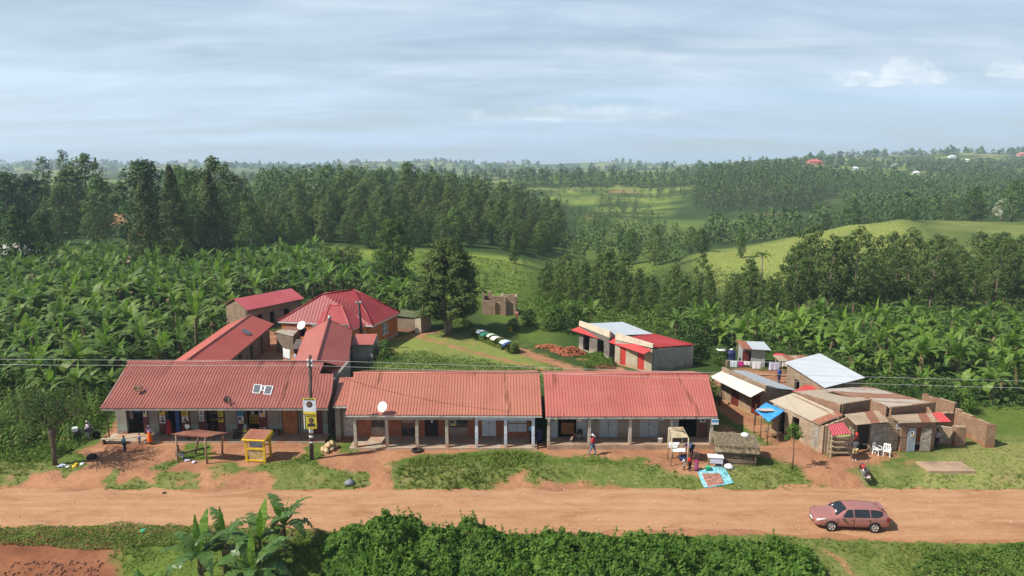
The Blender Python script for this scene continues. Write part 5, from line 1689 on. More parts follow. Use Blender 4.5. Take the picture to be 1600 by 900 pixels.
goods(331, 1.7, .8, 1.3, M('goods_mixed', (.25, .17, .05), var=.5, scale=8), 'shelf of packets inside the doorway behind the pole stall')
goods(395, 1.1, 1.0, .6, YELLOW, 'yellow counter of goods in the doorway behind the yellow kiosk')
goods(391, 1.9, .35, .7, M('goods_white', (.5, .5, .48), var=.2), 'white goods hanging in the doorway behind the yellow kiosk', style=1)
bt_ = thing('floor_goods', 'small pile of wares on the veranda behind the woman in orange', 'wares', (AX(246), 54.7, .14))
b = MB()
for k in range(9): b.lathe([(.07, 0), (.1, .08), (.06, .16)], (AX(243 + k), 54.6 + .2 * (k % 3), .145), 8)
b.build('goods', M('wares', (.26, .24, .2), var=.4), bt_)

# the small red roof joining the two rows
B = thing('link_building', 'narrow red roofed link between the left and middle shop rows', 'building', (-13.9, 56, 0))
b = MB(); b.roof([((-14.28, 53.6, 3.12), (-12.95, 53.6, 3.12)), ((-14.78, 58.2, 4.06), (-13.62, 58.2, 4.06))], .25, .03); b.build('roof', RF_M, B)
b = MB(); b.box((-14.05, 54.3, 1.5), (.4, .4, 3.0)); b.build('pillar', PL_R, B)
b = MB(); b.wall((-13.84, 54.6), (-12.7, 54.6), 0, 3.1, th=.2); b.build('wall', PL_R, B)
b = MB(); b.box((-13.9, 58.5, 1.9), (1.9, .2, 3.8)); b.build('back_wall', PL_R, B)
b = MB(); b.box((-13.3, 54.46, 1.35), (.75, .05, 2.1)); d = b.build('door', M('door_pink_grey', (.47, .40, .38), col2=(.35, .22, .2), amt=.4), B)
b = MB(); b.beam((-14.28, 53.62, 3.0), (-12.95, 53.62, 3.0), .04, .14); b.build('fascia', FASCIA, B)

# ================================================================ middle row
MX = lambda px: (px - 800) * .0522
Mh = thing('shop_row', 'middle shop row with orange red roof, orange brick walls and seven veranda columns', 'shop building', (-5.3, 56, 0))
b = MB()
YM = 54.7
wl0, wl1 = MX(559), MX(834)
mid_ops = [(MX(580), MX(603.5), .95, 2.25), (MX(627), MX(648), .15, 2.3), (MX(663.5), MX(685), .15, 2.35), (MX(703), MX(731), .95, 2.3), (MX(753), MX(775), .15, 2.3), (MX(794), MX(823), .55, 2.35)]
b.wall((wl0, YM), (wl1, YM), 0, 2.75, th=.22, ops=[(a - wl0, c - wl0, z0, z1) for a, c, z0, z1 in mid_ops])
b.build('front_wall', BK_OR, Mh)
b = MB()
for a, c in ((MX(580), MX(603.5)), (MX(703), MX(731))): b.box(((a + c) / 2, YM - .125, .54), (c - a, .03, .8))
b.build('window_apron', PL_R, Mh)
b = MB(); b.seg((wl0 + .11, YM + .112), (wl0 + .11, 63.2), 0, 3.4, 3.1, .22); b.seg((wl1 - .11, YM + .112), (wl1 - .11, 63.2), 0, 3.4, 3.1, .22); b.seg((wl0, 63.3), (wl1, 63.3), 0, 3.0, 3.0, .2)
b.prism([(wl0 + .01, YM - .1), (wl0 + .21, YM - .1), (wl0 + .21, 63.2), (wl0 + .01, 63.2)], 2.76, [2.9, 2.9, 3.0, 3.0]); b.build('wall', PL_R, Mh)
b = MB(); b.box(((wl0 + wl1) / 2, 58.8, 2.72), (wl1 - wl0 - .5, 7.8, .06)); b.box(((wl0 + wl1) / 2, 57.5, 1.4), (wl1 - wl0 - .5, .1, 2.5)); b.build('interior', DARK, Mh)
b = MB(); b.box(((-12.75 + 1.95) / 2, 53.42, .06), (14.75, 2.35, .16)); b.build('veranda_floor', CONC, Mh)
colx = [-12.27, -9.80, -7.44, -5.10, -2.77, -.50, 1.66]
for i, x_ in enumerate(colx):
    b = MB(); b.box((x_, 52.42, 1.42), (.24, .24, 2.84)); b.build('column', PL_COL if i < 4 else PL_BLUE, Mh, bevel=.012)
b = MB(); b.box(((-12.42 - 2.92) / 2, 52.42, 2.56), (9.26, .2, .26)); b.build('beam', PL_COL, Mh)
b = MB(); b.box(((-2.90 + 1.79) / 2, 52.42, 2.55), (4.69, .22, .3)); b.build('beam', PL_BLUE, Mh)
b = MB()
e0, e1 = Vector((-12.9, 52.0, 2.95)), Vector((2.34, 52.0, 2.90)); r0, r1 = Vector((-13.55, 58.2, 4.45)), Vector((2.36, 58.2, 4.43))
b.roof([(e0, e1), (e0.lerp(r0, .33) + Vector((0, 0, -.02)), e1.lerp(r1, .33)), (r0, r1)], .25, .042, sub=2, wob=.004)
b.roof([(Vector((2.36, 64.2, 2.9)), Vector((-13.9, 64.2, 2.9))), (r1 + Vector((0, .02, 0)), r0 + Vector((0, .02, 0)))], .25, .03)
b.build('roof', RF_M, Mh)
b = MB(); b.tube([r0 + Vector((-.05, 0, .02)), r1 + Vector((.05, 0, .02))], .08, 6); b.build('ridge_cap', RF_M, Mh)
b = MB(); b.beam(e0 + Vector((0, .05, -.1)), e1 + Vector((0, .05, -.1)), .04, .15); b.build('fascia', FASCIA, Mh)
def window(par, x0, x1, z0, z1, y, nx, nz, fm, gm, name='window'):
    b = MB(); b.box(((x0 + x1) / 2, y + .03, (z0 + z1) / 2), (x1 - x0, .02, z1 - z0)); w = b.build(name, gm, par)
    b = MB()
    for i in range(nx + 1): b.box((x0 + (x1 - x0) * i / nx, y - .01, (z0 + z1) / 2), (.05, .05, z1 - z0 + .05))
    for k in range(nz + 1): b.box(((x0 + x1) / 2, y - .013, z0 + (z1 - z0) * k / nz), (x1 - x0 + .05, .05, .05))
    b.build('frame', fm, w)
    return w
window(Mh, MX(580), MX(603.5), .95, 2.25, YM - .05, 2, 2, WOOD, GLASS)
w = window(Mh, MX(627), MX(648), .17, 2.3, YM - .05, 2, 3, FRAME_R, GLASS, 'glazed_door')
b = MB(); b.box(((MX(627) + MX(648)) / 2, YM - .10, 1.55), (MX(648) - MX(627) - .1, .02, .42)); b.build('pink_panel', M('panel_pink', (.42, .23, .21)), w)
d = panel_door(Mh, MX(663.5), MX(685), .17, 2.33, YM - .05, M('door_black_brown', (.035, .022, .02), var=.3), True)
for k in range(5): poster(d, (MX(667 + k * 4), YM - .1, 2.0 - .28 * (k % 3)), .16, .2, 0, PAPER, 0)
w = window(Mh, MX(703), MX(731), .95, 2.3, YM - .05, 3, 2, FRAME_D, GLASS)
poster(w, (MX(708), YM - .1, 1.3), .55, .5, 0, M('poster_outline', (.40, .40, .38)), 4)
panel_door(Mh, MX(753), MX(775), .17, 2.28, YM - .05, DOOR_WH, True, knob=INK)
d = panel_door(Mh, MX(794), MX(823), .55, 2.33, YM - .05, DOOR_WH, True, name='shutter')
b = MB(); b.box(((MX(794) + MX(823)) / 2, YM - .13, 1.28), (MX(823) - MX(794), .03, .07)); b.build('rail', FRAME_R, d)

# ================================================================ right row
RX = lambda px: (px - 800) * .0516
Rh = thing('shop_row', 'right shop row with pinkish red roof and grey blue double doors', 'shop building', (9.5, 56, 0))
b = MB(); YR = 54.0
wl0, wl1 = RX(858), RX(1107)
r_ops = [(RX(872), RX(900), .35, 2.45), (RX(936), RX(965), .35, 2.4), (RX(999), RX(1028), .35, 2.4), (RX(1060), RX(1089), .35, 2.45)]
b.wall((wl0, YR), (wl1, YR), 0, 2.7, th=.22, ops=[(a - wl0, c - wl0, z0, z1) for a, c, z0, z1 in r_ops])
b.seg((wl0 + .11, YR + .112), (wl0 + .11, 63.2), 0, 3.3, 3.0, .22); b.seg((wl1 - .11, YR + .112), (wl1 - .11, 63.2), 0, 3.2, 3.0, .22); b.seg((wl0, 63.3), (wl1, 63.3), 0, 2.9, 2.9, .2)
b.build('wall', PL_R, Rh)
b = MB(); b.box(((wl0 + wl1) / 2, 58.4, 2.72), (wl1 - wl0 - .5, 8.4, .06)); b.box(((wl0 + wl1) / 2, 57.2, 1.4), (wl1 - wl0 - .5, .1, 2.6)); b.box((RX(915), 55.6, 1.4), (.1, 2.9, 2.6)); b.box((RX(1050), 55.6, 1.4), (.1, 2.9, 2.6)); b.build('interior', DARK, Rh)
b = MB(); b.box(((wl0 + wl1) / 2, 53.12, .12), (wl1 - wl0 + .2, 1.72, .5)); b.build('veranda_floor', CONC_D, Rh)
for x_ in (2.87, 6.06, 9.25, 12.47, 15.62):
    b = MB(); b.box((x_, 52.42, 1.4), (.23, .23, 2.75)); b.build('column', PL_COL, Rh, bevel=.012)
b = MB(); b.box((9.25, 52.42, 2.58), (13.0, .2, .22)); b.build('beam', PL_COL, Rh)
b = MB()
e0, e1 = Vector((2.6, 52.0, 2.80)), Vector((15.95, 52.0, 2.82)); r0, r1 = Vector((2.7, 58.2, 4.32)), Vector((16.8, 58.2, 4.34))
b.roof([(e0, e1), (e0.lerp(r0, .4), e1.lerp(r1, .4) + Vector((0, 0, -.02))), (r0, r1)], .25, .042, sub=2, wob=.005)
b.roof([(Vector((17.2, 64.2, 2.8)), Vector((2.7, 64.2, 2.8))), (r1 + Vector((0, .02, 0)), r0 + Vector((0, .02, 0)))], .25, .03)
b.build('roof', RF_R, Rh)
b = MB(); b.tube([r0 + Vector((-.05, 0, .02)), r1 + Vector((.05, 0, .02))], .08, 6); b.build('ridge_cap', RF_R, Rh)
b = MB(); b.beam(e0 + Vector((0, .05, -.1)), e1 + Vector((0, .05, -.1)), .04, .16); b.build('fascia', M('fascia_peeling', (.52, .49, .44), col2=(.10, .06, .05), amt=.42, scale=5), Rh)
panel_door(Rh, RX(936), RX(965), .38, 2.38, YR - .05, DOOR_GB, True, knob=INK)
panel_door(Rh, RX(999), RX(1028), .38, 2.38, YR - .05, DOOR_GB, True, knob=INK)
d = panel_door(Rh, RX(861), RX(871), .38, 2.4, YR - .16, DOOR_GB, False); poster(d, (RX(865.5), YR - .22, 1.98), .42, .5, 0, BLUE_S, 4, 'notice')
d = panel_door(Rh, RX(901), RX(916), .38, 2.4, YR - .16, DOOR_GB, False); poster(d, (RX(905), YR - .22, 2.0), .42, .5, 0, PAPER, 0, 'notice')
d = panel_door(Rh, RX(1051), RX(1059.5), .38, 2.4, YR - .16, DOOR_GB, False); poster(d, (RX(1055), YR - .22, 2.05), .36, .45, 0, PAPER_P, 2, 'notice')
d = panel_door(Rh, RX(1090), RX(1105), .38, 2.45, YR - .16, DOOR_BRN, False); poster(d, (RX(1096.5), YR - .22, 1.98), .48, .6, 0, PAPER, 1, 'notice')
poster(Rh, (RX(974), YR - .115, 2.1), .36, .36, 0, PAPER, 3, 'figure_sign')
poster(Rh, (RX(1033), YR - .115, 2.0), .34, .42, 0, PAPER, 3, 'figure_sign')
sg = thing('hanging_sign', 'small white and blue sign hanging at the right end of the eave', 'sign', (15.72, 51.9, 2.3))
b = MB(); b.box((15.72, 51.9, 2.42), (.55, .03, .42)); b.build('board', PAPER, sg)
b = MB(); b.box((15.72, 51.878, 2.5), (.5, .012, .18)); b.build('print', BLUE_S, sg)
ct = thing('shop_counter', 'orange brown wooden counter inside the open shop at the left of the right row', 'counter', (RX(889), 54.75, .37))
b = MB(); b.box((RX(888), 54.75, .85), (1.05, .5, .95)); b.box((RX(888), 54.73, 1.345), (1.15, .58, .04)); b.build('cabinet', M('counter_wood', (.36, .15, .05), var=.25), ct)

# ================================================================ behind: the compound
W1 = thing('house_wing', 'long narrow red gabled wing running back behind the left shop row', 'building', (-30.3, 74, 0))
rA, rB = Vector((-32.0, 84.2, 3.95)), Vector((-30.6, 64.6, 3.95)); eA, eB = Vector((-29.2, 84.4, 2.8)), Vector((-27.95, 64.8, 2.8)); lA, lB = Vector((-34.8, 84.0, 2.8)), Vector((-33.3, 64.4, 2.8))
b = MB(); b.roof([(eB, eA), (rB, rA)], .3, .022); b.roof([(lA, lB), (rA, rB)], .3, .022); b.build('roof', RF_W1, W1)
b = MB(); b.tube([rA + Vector((0, .1, .03)), rB + Vector((0, -.1, .03))], .11, 6); b.build('ridge_cap', M_roof('roof_ridge', (.52, .16, .11), axis='y'), W1)
b = MB(); b.wall((-28.6, 65.2), (-29.8, 84), 0, 2.75, th=.2, ops=[(3, 4, .1, 2.1), (7, 8, .1, 2.1), (11, 12, .1, 2.1), (15, 16, .1, 2.1)]); b.seg((-32.9, 65), (-34.3, 83.8), 0, 2.75, 2.75, .2); b.seg((-32.8, 65), (-28.72, 65.1), 0, 3.2, 3.2, .2); b.seg((-34.2, 83.9), (-29.9, 84), 0, 3.0, 3.0, .2); b.build('wall', PL_MUD, W1)
b = MB(); b.box((-31.2, 74.5, 1.3), (.1, 18, 2.5), R(4)); b.build('interior', DARK, W1)
W2 = thing('house_wing', 'brownish red gabled wing in front of the orange house', 'building', (-18.6, 72, 0))
rA, rB = Vector((-21.4, 80.4, 4.25)), Vector((-17.6, 61.0, 4.25)); eA, eB = Vector((-18.8, 80.9, 2.9)), Vector((-15.0, 61.4, 2.9)); lA, lB = Vector((-24.0, 79.9, 2.9)), Vector((-20.2, 60.6, 2.9))
b = MB(); b.roof([(eB, eA), (rB, rA)], .3, .022); b.roof([(lA, lB), (rA, rB)], .3, .022); b.build('roof', RF_W2, W2)
b = MB(); b.tube([rA + Vector((0, .1, .03)), rB + Vector((0, -.1, .03))], .11, 6); b.build('ridge_cap', M_roof('roof_ridge_brown', (.22, .05, .035), axis='y'), W2)
b = MB(); b.seg((-15.6, 64.6), (-19.1, 80.5), 0, 2.85, 2.85, .2); b.wall((-23.3, 79.8), (-20.6, 64.4), 0, 2.85, th=.2, ops=[(3, 4, .1, 2.1), (8, 9, .1, 2.1)]); b.seg((-23.3, 79.95), (-19.2, 80.6), 0, 3.6, 3.6, .2); b.build('wall', PL_R, W2)
b = MB(); b.lathe([(.10, 0), (.22, .25), (.18, .5), (.05, .6)], (-21.2, 80.0, 4.2), 10); b.build('finial', METAL, W2)
W3 = thing('long_house', 'low rose red roofed house with brick gable among the banana plants', 'house', (-34, 96, 0))
ax = Vector((5.25, 8.4, 0)).normalized(); pn = Vector((ax.y, -ax.x, 0))
rA, rB = Vector((-37.3, 92.6, 4.35)), Vector((-32.1, 100.9, 4.35)); eA, eB = rA + pn * 2.7 + Vector((0, 0, -1.25)), rB + pn * 2.7 + Vector((0, 0, -1.25)); lA, lB = rA - pn * 2.6 + Vector((0, 0, -1.2)), rB - pn * 2.6 + Vector((0, 0, -1.2))
b = MB(); b.roof([(eA, eB), (rA, rB)], .3, .02); b.roof([(lB, lA), (rB, rA)], .3, .02); b.build('roof', RF_B, W3)
b = MB(); i_ = .3
pA, pB, qA, qB = [VL(v, 0) for v in (eA - pn * .5 + ax * i_, eB - pn * .5 - ax * i_, lA + pn * .5 + ax * i_, lB + pn * .5 - ax * i_)]
b.wall(pA, pB, 0, 3.0, th=.2, ops=[(1.5, 2.4, .9, 2.1), (3.6, 4.4, .1, 2.1), (6, 7, .9, 2.1)]); b.seg(qA, qB, 0, 3.0, 3.0, .2); b.seg(qB, pB, 0, 3.2, 3.2, .2); b.build('wall', PL_MUD, W3)
b = MB(); b.seg(pA + (qA - pA) * .02, (pA + qA) / 2, 0, 3.05, 4.15, .2); b.seg((pA + qA) / 2, qA - (qA - pA) * .02, 0, 4.15, 3.05, .2); b.build('gable_wall', BK_TAN, W3)
b = MB(); b.box(((pA + qB) / 2 + Vector((0, 0, 1.4))), (.1, 8, 2.6), math.atan2(-ax.x, ax.y)); b.build('interior', DARK, W3)

# the orange house under the crimson hipped roof
H = thing('hip_roof_house', 'orange walled house under a big crimson hipped roof', 'house', (-22, 87, 0))
FL, FR, BR_, BL = Vector((-28.9, 84.9, 3.0)), Vector((-16.7, 82.6, 3.0)), Vector((-14.6, 90.2, 3.0)), Vector((-26.8, 93.2, 3.0))
R1, R2 = Vector((-23.6, 86.6, 6.1)), Vector((-20.4, 89.2, 6.2))
def hip(b, a, c, top1, top2, pitch=.42):
    """a sloping hip plane with standing ribs running down it"""
    pts = [a, c, top2, top1] if (top1 - top2).length > .01 else [a, c, top1]
    b.slab(pts, .06, up=(0, 0, 1))
    n = (c - a).cross(top1 - a).normalized(); n = n if n.z > 0 else -n
    d = (c - a).normalized(); L = (c - a).length
    s = (top1 - a) - d * (top1 - a).dot(d); s_len = s.length; s.normalize()
    k = pitch
    t1, t2 = (top1 - a).dot(d), (top2 - a).dot(d)
    while k < L - .1:
        f = min(k / max(t1, .01) if k < t1 else 1, (L - k) / max(L - t2, .01) if k > t2 else 1)
        p = a + d * k + n * .02
        if f > .05: b.beam(p, p + s * s_len * f * .985, .05, .05)
        k += pitch
b = MB(); hip(b, FL, FR, R1, R2); hip(b, FR, BR_, R2, R2); hip(b, BR_, BL, R2, R1); hip(b, BL, FL, R1, R1)
b.build('roof', RF_H, H)
b = MB()
for p, q in ((FL, R1), (FR, R2), (BR_, R2), (BL, R1), (R1, R2)): b.tube([p + Vector((0, 0, .05)), q + Vector((0, 0, .05))], .11, 6)
b.build('ridge_cap', M_roof('roof_ridge_crimson', (.27, .02, .025), axis='y'), H)
cen = (FL + FR + BR_ + BL) / 4
ins = [VL(cen + (p - cen) * .93, 0) for p in (FL, FR, BR_, BL)]
fascia = MB()
for p, q in ((FL, FR), (FR, BR_)): fascia.beam(p + Vector((0, 0, -.1)), q + Vector((0, 0, -.1)), .05, .17)
fascia.build('fascia', FASCIA, H)
b = MB()
L_r = (ins[2] - ins[1]).length
b.wall(ins[0], ins[1], .35, 2.95, th=.22, ops=[(2, 3.2, 1.1, 2.3), (5.2, 6.2, .4, 2.4), (8.6, 9.6, 1.1, 2.3)]); b.wall(ins[1], ins[2], .35, 2.95, th=.22, ops=[(2.9, 4.4, 1.05, 2.45)]); b.seg(ins[2], ins[3], .35, 2.95, 2.95, .22); b.seg(ins[3], ins[0], .35, 2.95, 2.95, .22)
b.build('wall', PL_ORANGE, H)
b = MB(); b.prism([tuple((cen + (p - cen) * .955)[:2]) for p in (FL, FR, BR_, BL)], -.1, .36); b.build('plinth', PL_BEIGE, H)
d = (ins[2] - ins[1]).normalized(); nn_ = Vector((d.y, -d.x, 0))
def wall_window(par, p, d, nn, s0, s1, z0, z1, fm, gm, off=.04, grid=(2, 2)):
    q = lambda s, z, o: p + d * s + nn * o + Vector((0, 0, z))
    b = MB(); b.slab([q(s0, z0, off), q(s1, z0, off), q(s1, z1, off), q(s0, z1, off)], .03, up=nn); w = b.build('window', gm, par)
    b = MB()
    for i in range(grid[0] + 1): s = s0 + (s1 - s0) * i / grid[0]; b.beam(q(s, z0, off + .03), q(s, z1, off + .03), .07, .07)
    for i in range(grid[1] + 1): z = z0 + (z1 - z0) * i / grid[1]; b.beam(q(s0, z, off + .034), q(s1, z, off + .034), .07, .07)
    b.build('frame', fm, w)
    b = MB(); b.beam(q(s0 - .12, z0 - .06, off + .1), q(s1 + .12, z0 - .06, off + .1), .2, .08); b.build('sill', FASCIA, w)
wall_window(H, ins[1], d, nn_, 2.9, 4.4, 1.05, 2.45, WHITE, GLASS_B, .0)
# its porch with a lower hip
T1, T2 = Vector((-22.4, 84.9, 5.1)), Vector((-20.9, 84.4, 5.1)); P1, P2, P3, P4 = Vector((-17.0, 84.0, 2.98)), Vector((-18.9, 80.6, 2.98)), Vector((-22.6, 81.4, 2.98)), Vector((-24.2, 84.6, 2.98))
b = MB(); b.slab([T2, P1, P2], .05, up=(0, 0, 1)); b.slab([T1, T2, P2, P3], .05, up=(0, 0, 1)); b.slab([T1, P3, P4], .05, up=(0, 0, 1)); b.build('porch_roof', RF_H, H)
b = MB()
for p, q in ((T2, P2), (T1, P3), (T1, T2)): b.tube([p + Vector((0, 0, .04)), q + Vector((0, 0, .04))], .1, 6)
b.build('porch_ridge', M_roof('roof_ridge_rose', (.46, .09, .09), axis='y'), H)
b = MB(); b.beam(P1 + Vector((0, 0, -.1)), P2 + Vector((0, 0, -.1)), .05, .16); b.build('porch_fascia', FASCIA, H)
b = MB(); pw = lambda p: VL(p, 0) * .94 + VL((P1 + P2 + P3) / 3, 0) * .06
b.wall(pw(P2), pw(P1), 0, 2.9, th=.2, ops=[(.5, 1.3, .2, 2.2), (2.0, 3.1, 1.0, 2.2)]); b.build('porch_wall', PL_ORANGE, H)
d2 = (pw(P1) - pw(P2)).normalized(); n2_ = Vector((d2.y, -d2.x, 0))
wall_window(H, pw(P2), d2, n2_, 2.0, 3.1, 1.0, 2.2, WHITE, GLASS_B, .0); wall_window(H, pw(P2), d2, n2_, .5, 1.3, .2, 2.2, WHITE, GLASS_B, .0, (1, 3))

an = thing('annex', 'small grey rendered annex with a little red lean-to roof behind the link', 'outbuilding', (-17, 78.5, 0))
block_house(an, [(-18.1, 77.4), (-15.8, 77.4), (-15.6, 80), (-18.2, 80)], [2.0, 2.0, 2.5, 2.5], 0, PL_GREY)
b = MB(); b.roof([((-18.2, 77.0, 2.08), (-15.6, 77.0, 2.08)), ((-18.4, 80.0, 2.6), (-15.7, 80.0, 2.6))], .25, .025); b.build('roof', RF_R, an)
ms_ = thing('mud_shed', 'low mud walled shed row with a weedy flat top right of the orange house', 'outbuilding', (-13.4, 93.5, 0))
block_house(ms_, [(-15.7, 92.6), (-12.9, 91.2), (-12.0, 94), (-15.2, 96)], [2.15, 2.1, 2.1, 2.15], 0, PL_MUD)
block_house(ms_, [(-12.0, 91.1), (-11.0, 93.4), (-11.7, 96), (-13.2, 95.2)], [2.15, 2.05, 2.1, 2.1], 0, BK_RUIN, name='end_wall')
b = MB(); b.wall((-12.85, 91.15), (-12.05, 91.05), 0, 2.0, th=.12); b.build('door', PL_CREAM, ms_)
b = MB(); b.slab([(-15.9, 92.4, 2.2), (-12.8, 91.0, 2.15), (-11.9, 94.2, 2.2), (-15.3, 96.2, 2.2)], .08, up=(0, 0, 1)); b.slab([(-12.2, 90.9, 2.2), (-10.8, 93.4, 2.15), (-11.6, 96.1, 2.15), (-13.2, 95.3, 2.2)], .06, up=(0, 0, 1)); b.build('roof', M('shed_roof', (.17, .15, .09), col2=(.07, .1, .03), amt=.5), ms_)
# inside the compound: a patched shed and a timber shack
cs_ = thing('compound_shed', 'low shed with a patched brown and white iron roof inside the compound', 'shed', (-25, 80.5, 0))
q = [at(430, 519, 2.5), at(457.5, 525.5, 2.3), at(470, 512, 2.6), at(449, 509.5, 2.8)]
b = MB(); b.roof([(q[0], q[1]), (q[3], q[2])], .3, .025); b.build('roof', RF_MIX, cs_)
block_house(cs_, [V2(q[0]) * .97 + V2(q[2]) * .03, V2(q[1]) * .97 + V2(q[3]) * .03, V2(q[2]) * .97 + V2(q[0]) * .03, V2(q[3]) * .97 + V2(q[1]) * .03], [2.4, 2.2, 2.45, 2.65], 0, PL_MUD)
sk = thing('timber_shack', 'dark timber shack of rough planks beside the compound shed', 'shack', (-22.6, 76, 0))
b = MB(); c0, c1 = Vector((-23.7, 75.0)), Vector((-21.4, 74.6))
for k in range(8): b.beam((c0.x, c0.y, .2 + k * .26), (c1.x, c1.y, .22 + k * .26), .05, .22 + .02 * (k % 2))
for k in range(8): b.beam((c0.x - .1, c0.y + .1, .2 + k * .26), (c0.x - .5, c0.y + 2.6, .2 + k * .26), .05, .23)
b.build('wall', WOOD_D, sk)
b = MB(); b.roof([((-24.1, 74.7, 2.2), (-21.2, 74.3, 2.25)), ((-24.5, 77.8, 2.5), (-21.4, 77.6, 2.5))], .3, .02); b.build('roof', M_roof('roof_sooty', (.12, .09, .075), axis='y'), sk)
def sheet_on_line(name, lab, p, q, drop, mt, par=None, sag=.06):
    """cloth hung over a line"""
    rs = np.random.default_rng(int(abs(p[0] * 100)))
    n, m_ = 8, 6
    p, q = Vector(p), Vector(q)
    d = (q - p); nn = Vector((-d.y, d.x, 0)).normalized()
    V = []
    for j in range(m_ + 1):
        for i in range(n + 1):
            t = i / n
            V.append(p + d * t + Vector((0, 0, -sag * 4 * t * (1 - t) - drop * j / m_)) + nn * (.05 * math.sin(i * 1.9 + p.x) * j / m_ + .02))
    F = [(j * (n + 1) + i, j * (n + 1) + i + 1, (j + 1) * (n + 1) + i + 1, (j + 1) * (n + 1) + i) for j in range(m_) for i in range(n)]
    b = MB(); b.add(V, F, smooth=True)
    o = b.build(name, mt)
    sm = o.modifiers.new('thick', 'SOLIDIFY'); sm.thickness = .012
    return props(o, lab, 'laundry')
CL = {k: M('cloth_' + k, c, rough=.9, var=.1, bump=.05) for k, c in dict(white=(.72, .72, .73), lilac=(.52, .52, .64), pink=(.55, .03, .25), red=(.5, .05, .06), pale_blue=(.55, .66, .72), grey_blue=(.38, .42, .54), cream=(.6, .57, .5)).items()}
sheet_on_line('hanging_sheet', 'white sheet hanging on a line inside the compound', (-25.8, 76.9, 1.75), (-24.8, 76.2, 1.7), 1.15, CL['white'])
sheet_on_line('hanging_cloth', 'small pale cloth hanging by the timber shack', (-24.2, 75.6, 1.45), (-23.8, 75.4, 1.45), .5, CL['lilac'])
bz = thing('bag_pile', 'pile of sacks and a pale bag against the timber shack', 'sacks', (-23.6, 74.4, 0))
b = MB()
for k in range(7): b.lathe([(.1, 0), (.27, .12), (.25, .3), (.08, .42)], (-23.9 + .28 * (k % 4), 74.3 + .2 * (k // 4), .02 + .3 * (k // 4)), 9)
b.build('sacks', M('sack_brown', (.26, .2, .13), var=.4), bz)

# ================================================================ the grey shop and its neighbour behind
S1 = thing('back_shop', 'grey sided back shop with red roof, cream parapet and two red doors', 'shop building', (15.5, 76, 0))
ca = [(11.56, 76.5), (14.97, 72.8), (19.91, 74.9), (16.5, 79.6)]
hA, hB = 3.25, 2.95
block_house(S1, ca, [2.75, 2.62, 2.5, 2.6], 0, PL_GREY, ops={0: [(.75, 1.55, .1, 2.15), (3.15, 4.05, .1, 2.15)]})
b = MB(); fd = (V2(ca[1]) - V2(ca[0])).normalized(); fn = Vector((fd.y, -fd.x)); L = (V2(ca[1]) - V2(ca[0])).length
fp = lambda s, o=0.0: V2(ca[0]) + fd * s - fn * (-o)
b.wall(fp(0, .02), fp(L, .02), 0, 2.5, th=.06, ops=[(.75, 1.55, .1, 2.15), (3.15, 4.05, .1, 2.15)]); b.build('front_wall', PL_BEIGE, S1)
b = MB(); b.wall(fp(-.02, -.1), fp(L + .03, -.1), 2.8, 3.58, 3.22, th=.24); b.build('parapet', PL_CREAM, S1)
b = MB(); b.slab([VL(ca[0], 2.95) + Vector((.2, .1, 0)), VL(ca[1], 2.8) + Vector((.1, .15, 0)), VL(ca[2], 2.66) + Vector((.1, 0, 0)), VL(ca[3], 2.75)], .05, up=(0, 0, 1)); o = b.build('roof', RF_RED, S1)
rib = MB()
for k in range(16):
    t = (k + .5) / 16; p = VL(ca[0], 2.97).lerp(VL(ca[1], 2.82), t) + Vector((.2, .12, 0)); q = VL(ca[3], 2.77).lerp(VL(ca[2], 2.68), t); rib.beam(p, q, .05, .04)
rib.build('rib', RF_RED, o)
b = MB(); b.roof([(at(949, 534, 2.3), at(1006, 553.4, 2.3)), (at(962, 527.5, 2.78), at(1018.6, 546.6, 2.78))], .25, .025); b.build('awning', RF_RED, S1)
for s0, s1 in ((.75, 1.55), (3.15, 4.05)):
    b = MB(); a, c = fp(s0, .0), fp(s1, .0); b.slab([VL(a, .1), VL(c, .1), VL(c, 2.15), VL(a, 2.15)], .05, up=(fn.x, fn.y, 0)); b.build('door', DOOR_BR, S1)
S2 = thing('back_shop', 'unfinished back shop with grey iron roof and red awning beside the brick heap', 'shop building', (12, 81, 0))
cb = [(8.14, 83.3), (11.0, 77.25), (16.5, 79.9), (13.9, 86.3)]
L = (V2(cb[1]) - V2(cb[0])).length
block_house(S2, cb, [2.7, 2.8, 2.5, 2.5], 0, BK_GREY, ops={0: [(L * .15, L * .36, .05, 2.2), (L * .62, L * .83, .05, 2.2)]})
fd = (V2(cb[1]) - V2(cb[0])).normalized(); fn = Vector((fd.y, -fd.x))
b = MB(); b.wall(V2(cb[0]) - fn * .1, V2(cb[1]) - fn * .1, 2.82, 3.42, 3.55, th=.24); b.build('parapet', PL_CREAM, S2)
b = MB(); b.seg(V2(cb[1]) + Vector((.12, .25)), V2(cb[1]) + Vector((.9, .62)), 2.81, 3.5, 2.82, .2); b.build('parapet_return', PL_GREY, S2)
b = MB(); b.roof([(VL(cb[1], 3.05) + Vector((.25, .1, 0)), VL(cb[2], 2.62)), (VL(cb[0], 3.05) + Vector((.25, .1, 0)), VL(cb[3], 2.62))], .3, .02); b.build('roof', RF_GREY, S2)
b = MB(); b.roof([(at(891, 515.6, 2.2), at(944, 532, 2.2)), (at(906, 510, 2.72), at(951.8, 525, 2.72))], .25, .025); b.build('awning', RF_RED, S2)
b = MB(); b.prism([(cb[0][0] + .6, cb[0][1] + .2), (cb[1][0] + .6, cb[1][1] + .4), (cb[2][0] - .5, cb[2][1] + .1), (cb[3][0] - .4, cb[3][1] - .5)], .02, .06); b.build('interior', DARK, S2)

